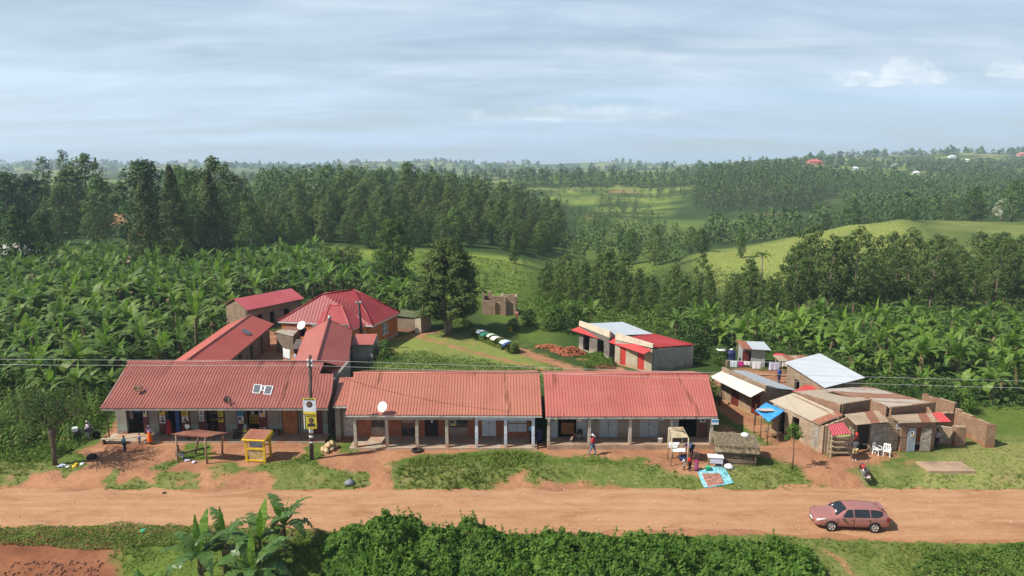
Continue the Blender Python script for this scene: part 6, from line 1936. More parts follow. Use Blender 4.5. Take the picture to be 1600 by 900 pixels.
# ================================================================ the brick shops on the right
E1 = thing('brick_shop', 'brick shop with a pale awning, dark red doors and thin grey roof', 'shop building', (22.3, 62, 0))
cc = [(19.75, 64.05), (22.05, 58.8), (25.1, 60.0), (22.6, 65.6)]
L = (V2(cc[1]) - V2(cc[0])).length
block_house(E1, cc, [3.25, 3.1, 2.2, 2.25], 0, BK_TAN, ops={0: [(1.5, 2.5, .1, 2.1), (4.15, 5.2, .1, 2.1)]})
fd = (V2(cc[1]) - V2(cc[0])).normalized(); fn = Vector((fd.y, -fd.x))
for s0, s1 in ((1.5, 2.5), (4.15, 5.2)):
    a, c = V2(cc[0]) + fd * s0 - fn * .05, V2(cc[0]) + fd * s1 - fn * .05
    b = MB(); b.slab([VL(a, .1), VL(c, .1), VL(c, 2.1), VL(a, 2.1)], .05, up=(fn.x, fn.y, 0)); b.build('door', DOOR_RED, E1)
b = MB(); b.roof([(VL(cc[1], 2.95) + Vector((.3, .1, 0)), VL(cc[0], 3.05) + Vector((.3, .1, 0))), (VL(cc[2], 2.3) + Vector((.3, 0, 0)), VL(cc[3], 2.35) + Vector((.2, .1, 0)))], .3, .02); b.build('roof', RF_GREY, E1)
b = MB(); b.roof([(at(1109, 589, 2.35), at(1172.6, 620.7, 2.35)), (at(1127, 580, 2.85), at(1194.5, 609, 2.85))], .4, .02); b.build('awning', RF_CREAM, E1)
E2 = thing('brick_shop', 'brick building under a big new white iron roof', 'building', (29, 64, 0))
q = [at(1226, 566, 3.4), at(1289, 605.7, 3.2), at(1352, 590, 2.6), at(1280.8, 552, 2.7)]
b = MB(); b.roof([(q[1], q[0]), (q[2], q[3])], .3, .02); b.build('roof', RF_WHITE, E2)
cen = sum((V2(p) for p in q), Vector((0, 0))) / 4
cw = [cen + (V2(p) - cen) * .93 for p in q]
block_house(E2, [cw[0], cw[1], cw[2], cw[3]], [3.3, 3.1, 2.5, 2.6], 0, BK_TAN, ops={0: [(1.6, 2.5, .1, 2.3), (4.4, 5.2, .9, 2.1)]})
b = MB(); b.prism([tuple(cen + (p - cen) * .9) for p in cw], .02, .06); b.build('interior', DARK, E2)
b = MB(); b.slab([at(1238, 612, 2.5), at(1258, 601, 2.6), at(1284, 605, 2.6), at(1284, 611, 2.5)], .04, up=(0, 0, 1)); b.build('lean_to_roof', RF_RED, E2)
E3 = thing('brick_shop', 'long brick shop with a tan iron roof and shutters, by the side track', 'shop building', (23, 54, 0))
q = [at(1202, 626.4, 2.4), at(1280, 664, 2.3), at(1317, 648.5, 3.05), at(1239.5, 613.8, 3.2)]
b = MB(); b.roof([(q[0], q[1]), (q[3], q[2])], .3, .02); b.build('roof', RF_TAN, E3)
b = MB(); t_ = .86; b.slab([q[0].lerp(q[1], t_) + Vector((0, 0, .05)), q[1] + Vector((0, 0, .05)), q[2] + Vector((0, 0, .05)), q[3].lerp(q[2], t_) + Vector((0, 0, .05))], .015, up=(0, 0, 1)); b.build('rusty_sheet', RF_STALL, E3)
f0, f1 = Vector((21.95, 56.4)), Vector((24.02, 51.4))
L = (f1 - f0).length
b = MB(); b.wall(f0, f1, 0, 2.35, 2.25, th=.22, ops=[(.7, 1.4, .1, 2.0), (2.2, 2.95, .1, 2.0), (4.35, 5.0, .75, 2.0)]); b.seg((24.1, 51.5), (26.3, 51.86), 0, 2.3, 3.0, .22); b.seg((25.0, 52.0), (23.4, 56.6), 0, 3.0, 3.1, .2); b.seg((23.3, 56.7), (22.0, 56.5), 0, 3.0, 2.35, .2); b.build('wall', BK_PALE, E3)
fd = (f1 - f0).normalized(); fn = Vector((fd.y, -fd.x))
a, c = f0 + fd * 4.3 + fn * .14, f0 + fd * 5.05 + fn * .14
b = MB(); b.slab([VL(a, .3), VL(c, .3), VL(c, 2.0), VL(a, 2.0)], .06, up=(fn.x, fn.y, 0)); d = b.build('shutter', DOOR_OLD, E3)
b = MB(); b.prism([(22.4, 56.2), (24.2, 51.8), (24.8, 52.2), (23.3, 56.3)], .02, .07); b.box((23.5, 54.2, 1.3), (.1, 4.4, 2.4), R(21)); b.build('interior', DARK, E3)
E4 = thing('brick_shop', 'brick shop with a rusty awning and a big old grey door', 'shop building', (27.3, 54, 0))
q = [at(1315.5, 633, 3.3), at(1357.7, 626, 3.3), at(1284.5, 608.5, 2.75), at(1241, 612, 2.9)]
b = MB(); b.roof([(q[1] + Vector((0, .1, 0)), q[2]), (q[0] + Vector((0, .1, 0)), q[3])], .3, .02); b.build('roof', RF_TAN, E4)
f0, f1 = Vector((26.1, 52.0)), Vector((30.1, 52.15))
b = MB(); b.seg((26.05, 53.2), (28.85, 54.3), 0, 3.45, 3.45, .2)
b.seg((25.95, 53.1), (24.3, 57.5), 0, 3.4, 2.95, .2); b.seg((28.95, 54.4), (29.2, 56.5), 0, 3.4, 3.1, .2); b.build('parapet_wall', BK_RED, E4)
b = MB(); b.wall(f0, f1, 0, 2.7, th=.22, ops=[(.7, 1.75, .05, 2.2)]); b.build('front_wall', BK_PALE, E4)
b = MB(); b.prism([(26.3, 52.3), (29.9, 52.4), (29.9, 54), (26.4, 53)], .02, .06); b.box((27.9, 53.4, 1.2), (3.4, .1, 2.3), R(12)); b.build('interior', DARK, E4)
d = MB(); d.box((28.45, 51.93, 1.15), (1.25, .07, 2.2)); d = d.build('door', DOOR_OLD, E4)
for k, s in enumerate(('.', '.', '.')): pass
b = MB(); b.roof([(at(1337.5, 664, 2.62), at(1391, 659, 2.66)), (at(1319, 647.5, 3.1), at(1371, 641, 3.2))], .3, .02); b.build('awning', RF_RUST, E4)
poster(E4, (30.02, 51.98, 2.05), .4, .5, 0, PAPER_P, 2, 'notice')
E5 = thing('brick_shop', 'brick shop at the right end with patched rusty roof and half open door', 'shop building', (31.5, 54, 0))
q = [at(1390, 637.5, 3.15), at(1460, 632.5, 3.0), at(1355, 604, 2.9), at(1287, 608, 3.25)]
b = MB(); b.roof([(q[1] + Vector((0, .12, 0)), q[2]), (q[0] + Vector((0, .12, 0)), q[3])], .3, .02); b.build('roof', RF_MIX, E5)
b = MB(); b.seg((29.7, 52.8), (34.15, 54.4), 0, 3.3, 3.15, .2); b.seg((29.5, 52.9), (28.9, 54.2), 0, 3.3, 3.4, .2); b.seg((34.1, 54.55), (31.4, 59), 0, 3.0, 2.9, .2); b.build('parapet_wall', BK_RED, E5)
b = MB(); f0, f1 = Vector((30.15, 51.9)), Vector((33.0, 52.25)); b.wall(f0, f1, 0, 2.35, th=.22, ops=[(.75, 2.1, .05, 1.95)]); b.seg((32.95, 52.4), (33.3, 53.9), 0, 2.5, 2.9, .2); b.build('front_wall', BK_RED, E5)
b = MB(); b.box((31.0, 51.8, 1.0), (.62, .06, 1.9), R(6)); d = b.build('door', M('door_pale_blue', (.30, .34, .37), var=.25), E5); poster(d, (31.0, 51.76, 1.5), .3, .45, R(6), PAPER, 4, 'notice')
b = MB(); b.box((32.15, 51.86, 1.0), (.75, .06, 1.9), R(-6)); b.build('door', DOOR_OLD, E5)
b = MB(); b.prism([(30.4, 52.1), (32.9, 52.4), (33.1, 53.9), (30.2, 52.8)], .02, .06); b.build('interior', DARK, E5)
q = [at(1405, 661, 2.5), at(1487, 659, 2.5), at(1471, 644, 2.98), at(1391, 649, 2.98)]
b = MB(); b.roof([(q[0], q[0].lerp(q[1], .77)), (q[3], q[3].lerp(q[2], .80))], .3, .02); b.build('awning', RF_RUST, E5)
b = MB(); b.roof([(q[0].lerp(q[1], .775), q[1]), (q[3].lerp(q[2], .805), q[2])], .3, .02); b.build('awning', RF_RED, E5)
# brick garden walls, one running back, one short with a pillar
def ragged_wall(name, lab, segs, mt, th=.3, cat='wall', seed=1):
    r = thing(name, lab, cat, (segs[0][0][0], segs[0][0][1], 0))
    rs = random.Random(seed)
    b = MB()
    for p, q, z0, z1 in segs:
        p, q = Vector(p), Vector(q); L = (q - p).length; n = max(2, int(L / .5))
        for i in range(n):
            a, c = p.lerp(q, i / n), p.lerp(q, (i + 1) / n)
            z = z0 + (z1 - z0) * (i + .5) / n + rs.choice((-.06, 0, 0, .06, .0))
            b.seg(a, c, -.1, z, z, th)
    b.build('wall', mt, r)
    return r
gw = ragged_wall('brick_wall', 'long unfinished brick wall running back to the right of the shops', [((37.75, 53.0), (37.15, 56.2), 1.85, 1.95), ((37.12, 56.35), (36.1, 59.2), 2.35, 2.25), ((36.95, 56.3), (35.2, 55.6), 1.7, 1.6)], BK_RED)
b = MB(); b.box((37.72, 52.85, .92), (.75, .42, 1.85)); b.build('end_pillar', BK_RED, gw)
gw = ragged_wall('brick_wall', 'short low brick wall with an end pillar beside the last shop', [((33.5, 53.9), (35.1, 53.3), 1.45, 1.4)], BK_PALE, seed=3)
b = MB(); b.box((35.5, 53.1, .8), (.85, .5, 1.62)); b.build('end_pillar', BK_RED, gw)

# the roofless ruin in the grass
ru = ragged_wall('ruined_house', 'roofless unfinished brick house standing in the grass right of the cypress', [((-4.3, 103.0), (-2.5, 103.0), 2.1, 2.2), ((-4.3, 103.2), (-4.3, 105.5), 3.2, 3.0), ((-1.5, 102.2), (-1.5, 104.5), 3.0, 2.9), ((-1.4, 102.2), (-.9, 102.2), 2.9, 2.9), ((.2, 102.6), (.6, 102.6), 2.8, 2.8), ((-2.5, 103.3), (-1.6, 103.3), 1.9, 1.7), ((-.9, 102.7), (.2, 102.7), 2.2, 2.0), ((.6, 102.7), (.6, 105.5), 2.7, 2.6), ((-4.2, 105.6), (-1.6, 105.6), 2.4, 2.3), ((-1.6, 105.6), (.4, 105.6), 2.5, 2.6), ((-3.6, 104.4), (-3.1, 104.4), 3.3, 3.3), ((-1.3, 104.2), (-.5, 104.2), 2.5, 2.6)], BK_RUIN, .3, 'ruin', 5)
ru['category'] = 'ruin'
bh_ = thing('brick_heap', 'heap of loose red bricks on the grass beside the unfinished back shop', 'brick heap', (6, 81.8, 0))
b = MB(); rs_ = random.Random(4)
for i in range(420):
    cx_, cy_, R_, H_ = rs_.choice(((4.3, 83.6, 1.5, .35), (7.0, 80.6, 1.7, .95), (7.0, 80.6, 1.7, .95), (5.8, 81.9, 1.2, .5)))
    r_ = R_ * math.sqrt(rs_.random()); a_ = rs_.uniform(0, 6.28); h_ = H_ * (1 - (r_ / R_) ** 1.3)
    b.box((cx_ + r_ * math.cos(a_), cy_ + r_ * .8 * math.sin(a_), landz(cx_, cy_) + .05 + h_ * rs_.uniform(.5, 1)), (.26, .14, .11), rs_.uniform(0, 3), tilt=(rs_.uniform(-.5, .5), rs_.uniform(-.5, .5), 0))
b.build('bricks', M('brick_loose', (.36, .12, .06), var=.35, scale=3), bh_)

# ================================================================ yard behind the shops
oh = thing('tin_shed', 'small tin shed with half red half grey roof behind the laundry', 'shed', (26.3, 76, 0))
block_house(oh, [(25.5, 75.5), (27.9, 75.1), (28.1, 77), (25.6, 77.3)], [2.1, 2.0, 2.1, 2.2], 0, M('tin_wall', (.33, .36, .34), var=.2, col2=(.3, .22, .16), amt=.3), ops={0: [(.3, .95, .05, 1.8)]})
b = MB(); b.slab([(25.5, 75.42, .05), (26.15, 75.3, .05), (26.15, 75.3, 1.8), (25.5, 75.42, 1.8)], .04, up=(0, -1, 0)); b.build('door', DOOR_RED, oh)
b = MB(); b.roof([((25.3, 75.0, 2.15), (26.3, 74.8, 2.13)), ((25.4, 77.5, 2.45), (26.4, 77.3, 2.42))], .25, .02); b.build('roof', RF_STALL, oh)
b = MB(); b.roof([((26.32, 74.8, 2.13), (28.3, 74.5, 2.1)), ((26.42, 77.3, 2.42), (28.4, 77.1, 2.4))], .25, .02); b.build('roof', RF_GREY, oh)
tk = thing('water_tank', 'dark blue plastic water tank beside the tin shed', 'water tank', (24.4, 76, 0))
b = MB(); b.lathe([(.5, .5), (.52, .6), (.52, 1.0), (.5, 1.02), (.52, 1.05), (.52, 1.5), (.45, 1.65), (.18, 1.75)], (24.4, 76, 0), 18); b.build('body', M('tank_blue', (.02, .03, .10), rough=.4, var=.1), tk)
b = MB(); b.lathe([(.2, 1.75), (.2, 1.85)], (24.4, 76, 0), 12); b.build('lid', WHITE, tk)
b = MB(); b.box((24.4, 76, .22), (1.3, 1.3, .56)); b.build('stand', CONC_D, tk)
ln = thing('washing_line', 'washing line strung across the yard in front of the tin shed', 'washing line', (26, 71.6, 0))
b = MB(); b.tube([(22.6, 71.8, 1.75), (26, 71.5, 1.62), (29.6, 71.2, 1.72)], .012, 5); b.build('line', WHITE, ln)
for x_ in (22.6, 29.6):
    b = MB(); b.tube([(x_, 71.8 if x_ < 25 else 71.2, 0), (x_, 71.8 if x_ < 25 else 71.2, 1.8)], .04, 6); b.build('post', WOOD, ln)
for x_, w_, dr, k, lab in ((23.0, .75, .7, 'pale_blue', 'pale blue cloth, leftmost on the washing line'), (23.85, .5, .6, 'pink', 'bright pink cloth on the washing line'), (24.4, .75, .42, 'white', 'short white cloth right of the pink cloth on the line'), (25.3, .95, .85, 'white', 'large white sheet in the middle of the washing line'), (27.0, 1.15, .95, 'lilac', 'lilac grey sheet on the washing line'), (28.3, 1.05, .5, 'cream', 'cream cloth at the right end of the washing line')):
    y_ = 71.77 - (x_ - 22.6) * .08
    sheet_on_line('hanging_cloth', lab, (x_, y_, 1.67), (x_ + w_, y_ - w_ * .08, 1.66), dr, CL[k], sag=.01)
o = MB(); o.lathe([(.62, 0), (.55, .12), (.3, .2), (.05, .22)], (23.4, 76.2, 1.7), 14); o = o.build('spread_cloth', CL['white']); props(o, 'white cloth spread to dry over a shrub in the yard', 'laundry')
o = MB(); o.lathe([(.75, 0), (.6, .1), (.1, .16)], (29.3, 74.6, 1.5), 12); o = o.build('spread_cloth', CL['red']); props(o, 'red cloth spread over leaves beside the tin shed', 'laundry')
fr_ = thing('pole_rack', 'low wooden pole rack with rusty sheets in the yard by the white roofed building', 'rack', (29.3, 73, 0))
b = MB()
for x_ in (28.6, 31.4):
    for y_ in (72.4, 73.8): b.tube([(x_, y_, 0), (x_, y_, 1.5)], .06, 6)
for z_ in (.5, 1.0): b.tube([(28.5, 72.4, z_), (31.5, 72.4, z_)], .045, 6)
b.build('frame', WOOD, fr_)
b = MB(); b.roof([((28.3, 72.1, 1.55), (31.8, 72.1, 1.55)), ((28.3, 74.1, 1.65), (31.8, 74.1, 1.65))], .3, .02); b.build('sheet', RF_RUST, fr_)
pl_ = thing('timber_pile', 'pile of old boards and sheets lying in the yard behind the pale awning shop', 'timber pile', (25.8, 66.5, 0))
b = MB(); rs_ = random.Random(3)
for k in range(16): b.box((25.6 + rs_.uniform(-.8, .8), 66.3 + rs_.uniform(-.5, .5), .08 + .05 * (k // 3)), (2.4, .22, .04), R(-30) + rs_.uniform(-.35, .35), tilt=(rs_.uniform(-.1, .1), rs_.uniform(-.08, .08), 0))
b.build('boards', WOOD_D, pl_)
sb_ = MB(); sb_.box((32.0, 49.0, -.02), (3.4, 1.7, .2)); o = sb_.build('concrete_slab', CONC_D); props(o, 'bare concrete slab lying in the grass before the last brick shop', 'slab')

# far houses among the trees
def far_house(px, py, D, w, h, roofm, wallm, lab, depth=None):
    u_ = (px - 800) / 1100.
    for k in range(60):
        if landz(u_ * D, D) >= 22 - (py - 258) / 1100. * D: break
        D *= 1.015
    x_ = u_ * D
    dp = depth or w * .7
    zg = landz(x_, D)
    r = thing('far_house', lab, 'house', (x_, D, zg))
    zt = zg + h * .6
    block_house(r, [(x_ - w / 2, D), (x_ + w / 2, D), (x_ + w / 2, D + dp), (x_ - w / 2, D + dp)], [zt] * 4, zg - 1.5, wallm, .25)
    b = MB(); e = .5
    y0, y1, m_, zr, i_ = D - e, D + dp + e, D + dp / 2, zg + h, w * .3
    A_, B_, C_, D_ = [(x_ + s_ * (w / 2 + e), y_, zt - .1) for s_, y_ in ((-1, y0), (1, y0), (1, y1), (-1, y1))]
    E_, F_ = (x_ - w / 2 + i_, m_, zr), (x_ + w / 2 - i_, m_, zr)
    for f in ((A_, B_, F_, E_), (C_, D_, E_, F_), (A_, D_, E_), (B_, C_, F_)): b.slab(f, .12, up=(0, 0, 1))
    b.build('roof', roofm, r)
ROSE = M('far_roof_rose', (.50, .12, .10)); TANR = M('far_roof_tan', (.46, .36, .26)); WHR = M('far_roof_white', (.78, .80, .82)); PINKW = M('far_wall_pink', (.55, .22, .17))
for px, py, D, w, h, rm_, wm_, lab in ((1268, 259, 700, 20, 9, ROSE, PINKW, 'large pink house with red roof far off on the ridge'),
        (1008, 281, 520, 6, 5, ROSE, PINKW, 'small orange house far off in the middle of the valley side'), (203, 296, 200, 9, 4, TANR, PL_BEIGE, 'tan roofed house on the left skyline behind the casuarinas'),
        (1586, 246, 900, 16, 9, PINKW, PINKW, 'pink house at the right end of the ridge'), (1478, 249, 900, 12, 6, WHR, WHR, 'pale house highest on the right ridge'), (1391, 261, 700, 9, 5, WHR, WHR, 'pale house in the middle of the far ridge'),
        (1330, 266, 650, 8, 5, WHR, WHR, 'small pale house near the large pink house'), (1425, 273, 600, 8, 5, WHR, WHR, 'white roofed house below the far ridge'), (1500, 254, 800, 10, 5, WHR, WHR, 'pale house on the slope of the right ridge'),
        (206, 380, 150, 4.5, 3.4, M('far_roof_redbrown', (.30, .08, .06)), PL_BEIGE, 'small red brown roofed house half hidden by the left banana plants'),
        (4, 420, 112, 7.5, 5.2, M('far_roof_pale', (.50, .47, .43)), PL_BEIGE, 'pale roofed house cut off by the left edge among banana plants'),
        (193, 421, 128, 2.2, 3.0, TANR, M('far_wall_salmon', (.42, .24, .18)), 'tiny salmon walled hut among the left banana plants')):
    far_house(px, py, D, w, h, rm_, wm_, lab)
# ---------------------------------------------------------------- people
SKIN = M('skin', (.075, .040, .027), rough=.55, var=.08, bump=0, spec=.35)
HAIR = M('hair', (.012, .010, .010), rough=.8, bump=0)
_cm = {}


def cloth(c):
    k = tuple(round(x, 3) for x in c)
    if k not in _cm: _cm[k] = M('garment_%d' % len(_cm), c, rough=.9, var=.14, scale=9, bump=.1)
    return _cm[k]


def skin_mesh(J, E, sub=1):
    names = list(J)
    me = bpy.data.meshes.new('tmp')
    me.from_pydata([J[n][0] for n in names], [(names.index(a), names.index(b)) for a, b in E], [])
    o = bpy.data.objects.new('tmp', me)
    COL.objects.link(o)
    o.modifiers.new('skin', 'SKIN')
    for i, n in enumerate(names):
        sv = me.skin_vertices[0].data[i]
        r = J[n][1]
        sv.radius = r if hasattr(r, '__len__') else (r, r)
        sv.use_root = (i == 0)
    s = o.modifiers.new('sub', 'SUBSURF'); s.levels = sub; s.render_levels = sub
    bpy.context.view_layer.update()
    m2 = bpy.data.meshes.new_from_object(o.evaluated_get(bpy.context.evaluated_depsgraph_get()))
    bpy.data.objects.remove(o)
    bpy.data.meshes.remove(me)
    m2.polygons.foreach_set('use_smooth', np.ones(len(m2.polygons), bool))
    return m2


BASE = dict(pelvis=(0, 0, .92), waist=(0, 0, 1.06), chest=(0, 0, 1.25), neck=(0, 0, 1.41), jaw=(0, -.02, 1.485), head=(0, -.012, 1.56), crown=(0, .0, 1.645),
            nose=(0, -.115, 1.535), shL=(.165, 0, 1.345), elL=(.225, .03, 1.08), wrL=(.235, -.05, .85), haL=(.235, -.075, .775),
            shR=(-.165, 0, 1.345), elR=(-.225, .03, 1.08), wrR=(-.235, -.05, .85), haR=(-.235, -.075, .775),
            hiL=(.085, 0, .87), knL=(.095, -.02, .48), anL=(.1, .02, .09), toL=(.105, -.12, .035),
            hiR=(-.085, 0, .87), knR=(-.095, -.02, .48), anR=(-.1, .02, .09), toR=(-.105, -.12, .035))
RAD = dict(pelvis=.12, waist=.108, chest=(.13, .105), neck=.05, jaw=.062, head=.085, crown=.055, nose=.016, sh=.058, el=.042, wr=.029, ha=.032, hi=.085, kn=.058, an=.04, to=.034)
EDG = [('pelvis', 'waist'), ('waist', 'chest'), ('chest', 'neck'), ('neck', 'jaw'), ('jaw', 'head'), ('head', 'crown'), ('head', 'nose')] + \
      [(a + s, b + s) for s in 'LR' for a, b in (('sh', 'el'), ('el', 'wr'), ('wr', 'ha'), ('hi', 'kn'), ('kn', 'an'), ('an', 'to'))] + [('chest', 'shL'), ('chest', 'shR'), ('pelvis', 'hiL'), ('pelvis', 'hiR')]


def bodypart(P, keep, grow, rads=None):
    J = {n: (P[n], None) for n in P if n in keep}
    out = {}
    for n in J:
        r = (rads or {}).get(n) or RAD.get(n) or RAD[n[:-1]]
        r = tuple(x + grow for x in r) if hasattr(r, '__len__') else r + grow
        out[n] = (P[n], r)
    return skin_mesh(out, [(a, b) for a, b in EDG if a in out and b in out])


def person(label, loc, rz=0, pose=None, h=1.65, top=(.5, .5, .5), low=(.05, .05, .08), dress=None, sleeves=True, shorts=False, scarf=None, hair=True, cap=None, shoes=None, sit=False):
    P = dict(BASE)
    P.update(pose or {})
    order = list(BASE)
    P = {k: P[k] for k in order}
    me = bodypart(P, set(P), 0.0)
    o = bpy.data.objects.new('person', me)
    COL.objects.link(o)
    me.materials.clear(); me.materials.append(SKIN)
    # five unequal bent fingers on each hand, ears and eyes, in the same mesh
    bm = bmesh.new(); bm.from_mesh(me)
    fb_ = MB()
    for s in 'LR':
        w, hh = Vector(P['wr' + s]), Vector(P['ha' + s]); d = (hh - w).normalized(); side = d.cross(Vector((0, 0, 1) if abs(d.z) < .9 else (0, 1, 0))).normalized(); curl = d.cross(side)
        for k, L in enumerate((.062, .074, .068, .052)):
            p = hh + side * (k - 1.5) * .017 + d * .012
            fb_.tube([p, p + d * L * .5 + curl * .008, p + d * L + curl * .035], [.0095, .0085, .006], 4)
        p = hh - d * .035 - side * .028
        fb_.tube([p, p - side * .028 + d * .025, p - side * .03 + d * .055 + curl * .01], [.011, .010, .007], 4)
    hd = Vector(P['head']); fwd = (Vector(P['nose']) - hd).normalized(); upv = (Vector(P['crown']) - Vector(P['jaw'])).normalized(); sd = fwd.cross(upv).normalized()
    for q in (1, -1): fb_.lathe([(.006, -.012), (.02, 0), (.006, .012)], hd + sd * q * .083 - upv * .01, 6)
    for v in fb_.v: pass
    base = [bm.verts.new(v) for v in fb_.v]
    for f in fb_.f:
        try: bm.faces.new([base[i] for i in f])
        except ValueError: pass
    bm.to_mesh(me); bm.free()
    s = h / 1.65
    o.location = loc; o.rotation_euler = (0, 0, rz); o.scale = (s, s, s)
    props(o, label, 'person')
    e = MB()
    for q in (1, -1): e.lathe([(.004, -.006), (.012, 0), (.004, .006)], hd + fwd * .078 + sd * q * .032 + upv * .005, 6)
    e.build('eyes', WHITE, o, world=False)
    if dress:
        keep = {'waist', 'chest', 'neck', 'shL', 'shR'} | ({'elL', 'elR'} if sleeves else set())
        m = bodypart(P, keep | {'pelvis'}, .018, {'neck': .045}); c = link_mesh('blouse', m, o); m.materials.clear(); m.materials.append(cloth(top))
        b = MB(); px_, py_, pz_ = P['pelvis']; n = 16
        prof = [(.135, 1.08), (.165, .93), (.19, .7), (.215, .45), (.235, .24), (.228, .23)]
        V, F = [], []
        for r, z in prof:
            for k in range(n):
                t = 2 * math.pi * k / n; rr = r * (1 + .05 * math.cos(5 * t) * (1.08 - z))
                V.append((px_ + rr * math.cos(t), py_ + rr * .85 * math.sin(t), z))
        for i in range(len(prof) - 1):
            for k in range(n): F.append((i * n + k, i * n + (k + 1) % n, (i + 1) * n + (k + 1) % n, (i + 1) * n + k))
        b.add(V, F, smooth=True); b.build('skirt', cloth(dress), o, world=False)
    else:
        keep = {'pelvis', 'waist', 'chest', 'neck', 'shL', 'shR'} | ({'elL', 'elR'} if sleeves else set())
        m = bodypart(P, keep, .02, {'neck': .042, 'elL': .045, 'elR': .045}); c = link_mesh('shirt', m, o); m.materials.clear(); m.materials.append(cloth(top))
        keep = {'pelvis', 'hiL', 'hiR', 'knL', 'knR'} | (set() if shorts else {'anL', 'anR'})
        m = bodypart(P, keep, .016); c = link_mesh('trousers', m, o); m.materials.clear(); m.materials.append(cloth(low))
    hc = Vector(P['head']) + upv * .022 - fwd * .012
    Mx = Matrix((sd, fwd.cross(sd) * -1 if False else -fwd, upv)).transposed()
    b = MB()
    prof = [(.098, -.03), (.106, .01), (.1, .05), (.075, .09), (.03, .112)]
    if scarf: prof = [(.104, -.06), (.118, 0), (.115, .05), (.09, .1), (.04, .13)]
    if cap: prof = [(.106, .0), (.11, .03), (.1, .07), (.06, .11), (.02, .12)]
    b.lathe(prof, hc - (fwd * -.0), 12, axis=Mx)
    if cap: b.slab([hc + fwd * .07 + sd * .07 + upv * .01, hc + fwd * .07 - sd * .07 + upv * .01, hc + fwd * .19 - sd * .05, hc + fwd * .19 + sd * .05], .012)
    b.build('headscarf' if scarf else 'cap' if cap else 'hair', cloth(scarf) if scarf else cloth(cap) if cap else HAIR, o, world=False)
    if shoes:
        b = MB()
        for q in 'LR':
            a, t = Vector(P['an' + q]), Vector(P['to' + q]); b.tube([a + Vector((0, .03, -.05)), (a + t) / 2 + Vector((0, 0, -.01)), t + Vector((0, -.02, 0))], [.045, .048, .036], 8)
        b.build('shoes', cloth(shoes), o, world=False)
    return o


WALK = dict(hiL=(.085, 0, .87), knL=(.09, -.13, .50), anL=(.09, -.24, .12), toL=(.09, -.36, .06), knR=(-.09, .08, .48), anR=(-.09, .3, .13), toR=(-.09, .21, .035), elL=(.22, .10, 1.09), wrL=(.23, .12, .87), haL=(.23, .1, .8), elR=(-.22, -.04, 1.09), wrR=(-.2, -.2, .92), haR=(-.2, -.26, .87))
RIDE = dict(pelvis=(0, 0, .80), waist=(0, -.05, .94), chest=(0, -.09, 1.13), neck=(0, -.11, 1.29), jaw=(0, -.13, 1.365), head=(0, -.125, 1.44), crown=(0, -.11, 1.525), nose=(0, -.23, 1.415),
            shL=(.165, -.09, 1.225), elL=(.27, -.27, 1.04), wrL=(.31, -.5, 1.02), haL=(.31, -.57, 1.03), shR=(-.165, -.09, 1.225), elR=(-.27, -.27, 1.04), wrR=(-.31, -.5, 1.02), haR=(-.31, -.57, 1.03),
            hiL=(.1, -.03, .79), knL=(.2, -.38, .68), anL=(.17, -.2, .30), toL=(.17, -.33, .25), hiR=(-.1, -.03, .79), knR=(-.2, -.38, .68), anR=(-.17, -.2, .30), toR=(-.17, -.33, .25))
BEND = dict(pelvis=(0, .1, .9), waist=(0, -.02, 1.0), chest=(0, -.22, 1.06), neck=(0, -.40, 1.06), jaw=(0, -.47, 1.03), head=(0, -.54, 1.02), crown=(0, -.62, 1.03), nose=(0, -.56, .915),
            shL=(.165, -.31, 1.05), elL=(.2, -.35, .8), wrL=(.17, -.42, .57), haL=(.16, -.44, .5), shR=(-.165, -.31, 1.05), elR=(-.2, -.35, .8), wrR=(-.17, -.42, .57), haR=(-.16, -.44, .5),
            hiL=(.085, .08, .86), hiR=(-.085, .08, .86), knL=(.1, 0, .47), knR=(-.1, 0, .47))
SIT = dict(pelvis=(0, 0, .45), waist=(0, .0, .58), chest=(0, -.04, .78), neck=(0, -.06, .94), jaw=(0, -.09, 1.015), head=(0, -.085, 1.09), crown=(0, -.07, 1.175), nose=(0, -.19, 1.06),
           shL=(.165, -.04, .875), elL=(.24, -.12, .62), wrL=(.16, -.36, .55), haL=(.14, -.43, .54), shR=(-.165, -.04, .875), elR=(-.24, -.12, .62), wrR=(-.16, -.36, .55), haR=(-.14, -.43, .54),
           hiL=(.09, -.04, .44), knL=(.12, -.42, .46), anL=(.12, -.40, .09), toL=(.12, -.53, .035), hiR=(-.09, -.04, .44), knR=(-.12, -.42, .46), anR=(-.12, -.40, .09), toR=(-.12, -.53, .035))
HOLD = dict(elL=(.23, -.05, 1.1), wrL=(.1, -.25, 1.13), haL=(.05, -.3, 1.15), elR=(-.23, -.05, 1.1), wrR=(-.1, -.25, 1.1), haR=(-.05, -.3, 1.1))
ZG = lambda x, y: landz(x, y)
def on(x, y, dz=0): return (x, y, ZG(x, y) + dz)

person('small boy in a teal shirt and dark trousers standing in the left yard', on(-30.04, 51.65), R(150), None, 1.36, (.06, .20, .25), (.02, .03, .05))
person('toddler in a pale top and blue shorts beside the woman in orange', on(-29.75, 53.3), R(-20), None, .92, (.38, .34, .38), (.07, .12, .24))
person('woman in a bright orange skirt with a lilac blouse and headscarf in the left yard', on(-28.95, 53.35), R(170), HOLD, 1.6, (.50, .36, .55), dress=(.78, .14, .015), scarf=(.55, .42, .56))
person('woman in a long red dress standing in a dark shop doorway', (AX(268), 54.75, .15), R(10), None, 1.58, (.30, .02, .02), dress=(.40, .02, .025), sleeves=False)
person('person in a white shirt and dark trousers standing behind the pole stall', on(AX(303.5) , 54.0, .08), R(160), None, 1.6, (.78, .78, .80), (.03, .03, .03))
st_x, st_y = -25.35, 50.35
person('person in a dark blue shirt sitting under the pole stall', on(st_x, st_y), R(100), SIT, 1.6, (.035, .05, .14), (.5, .5, .52))
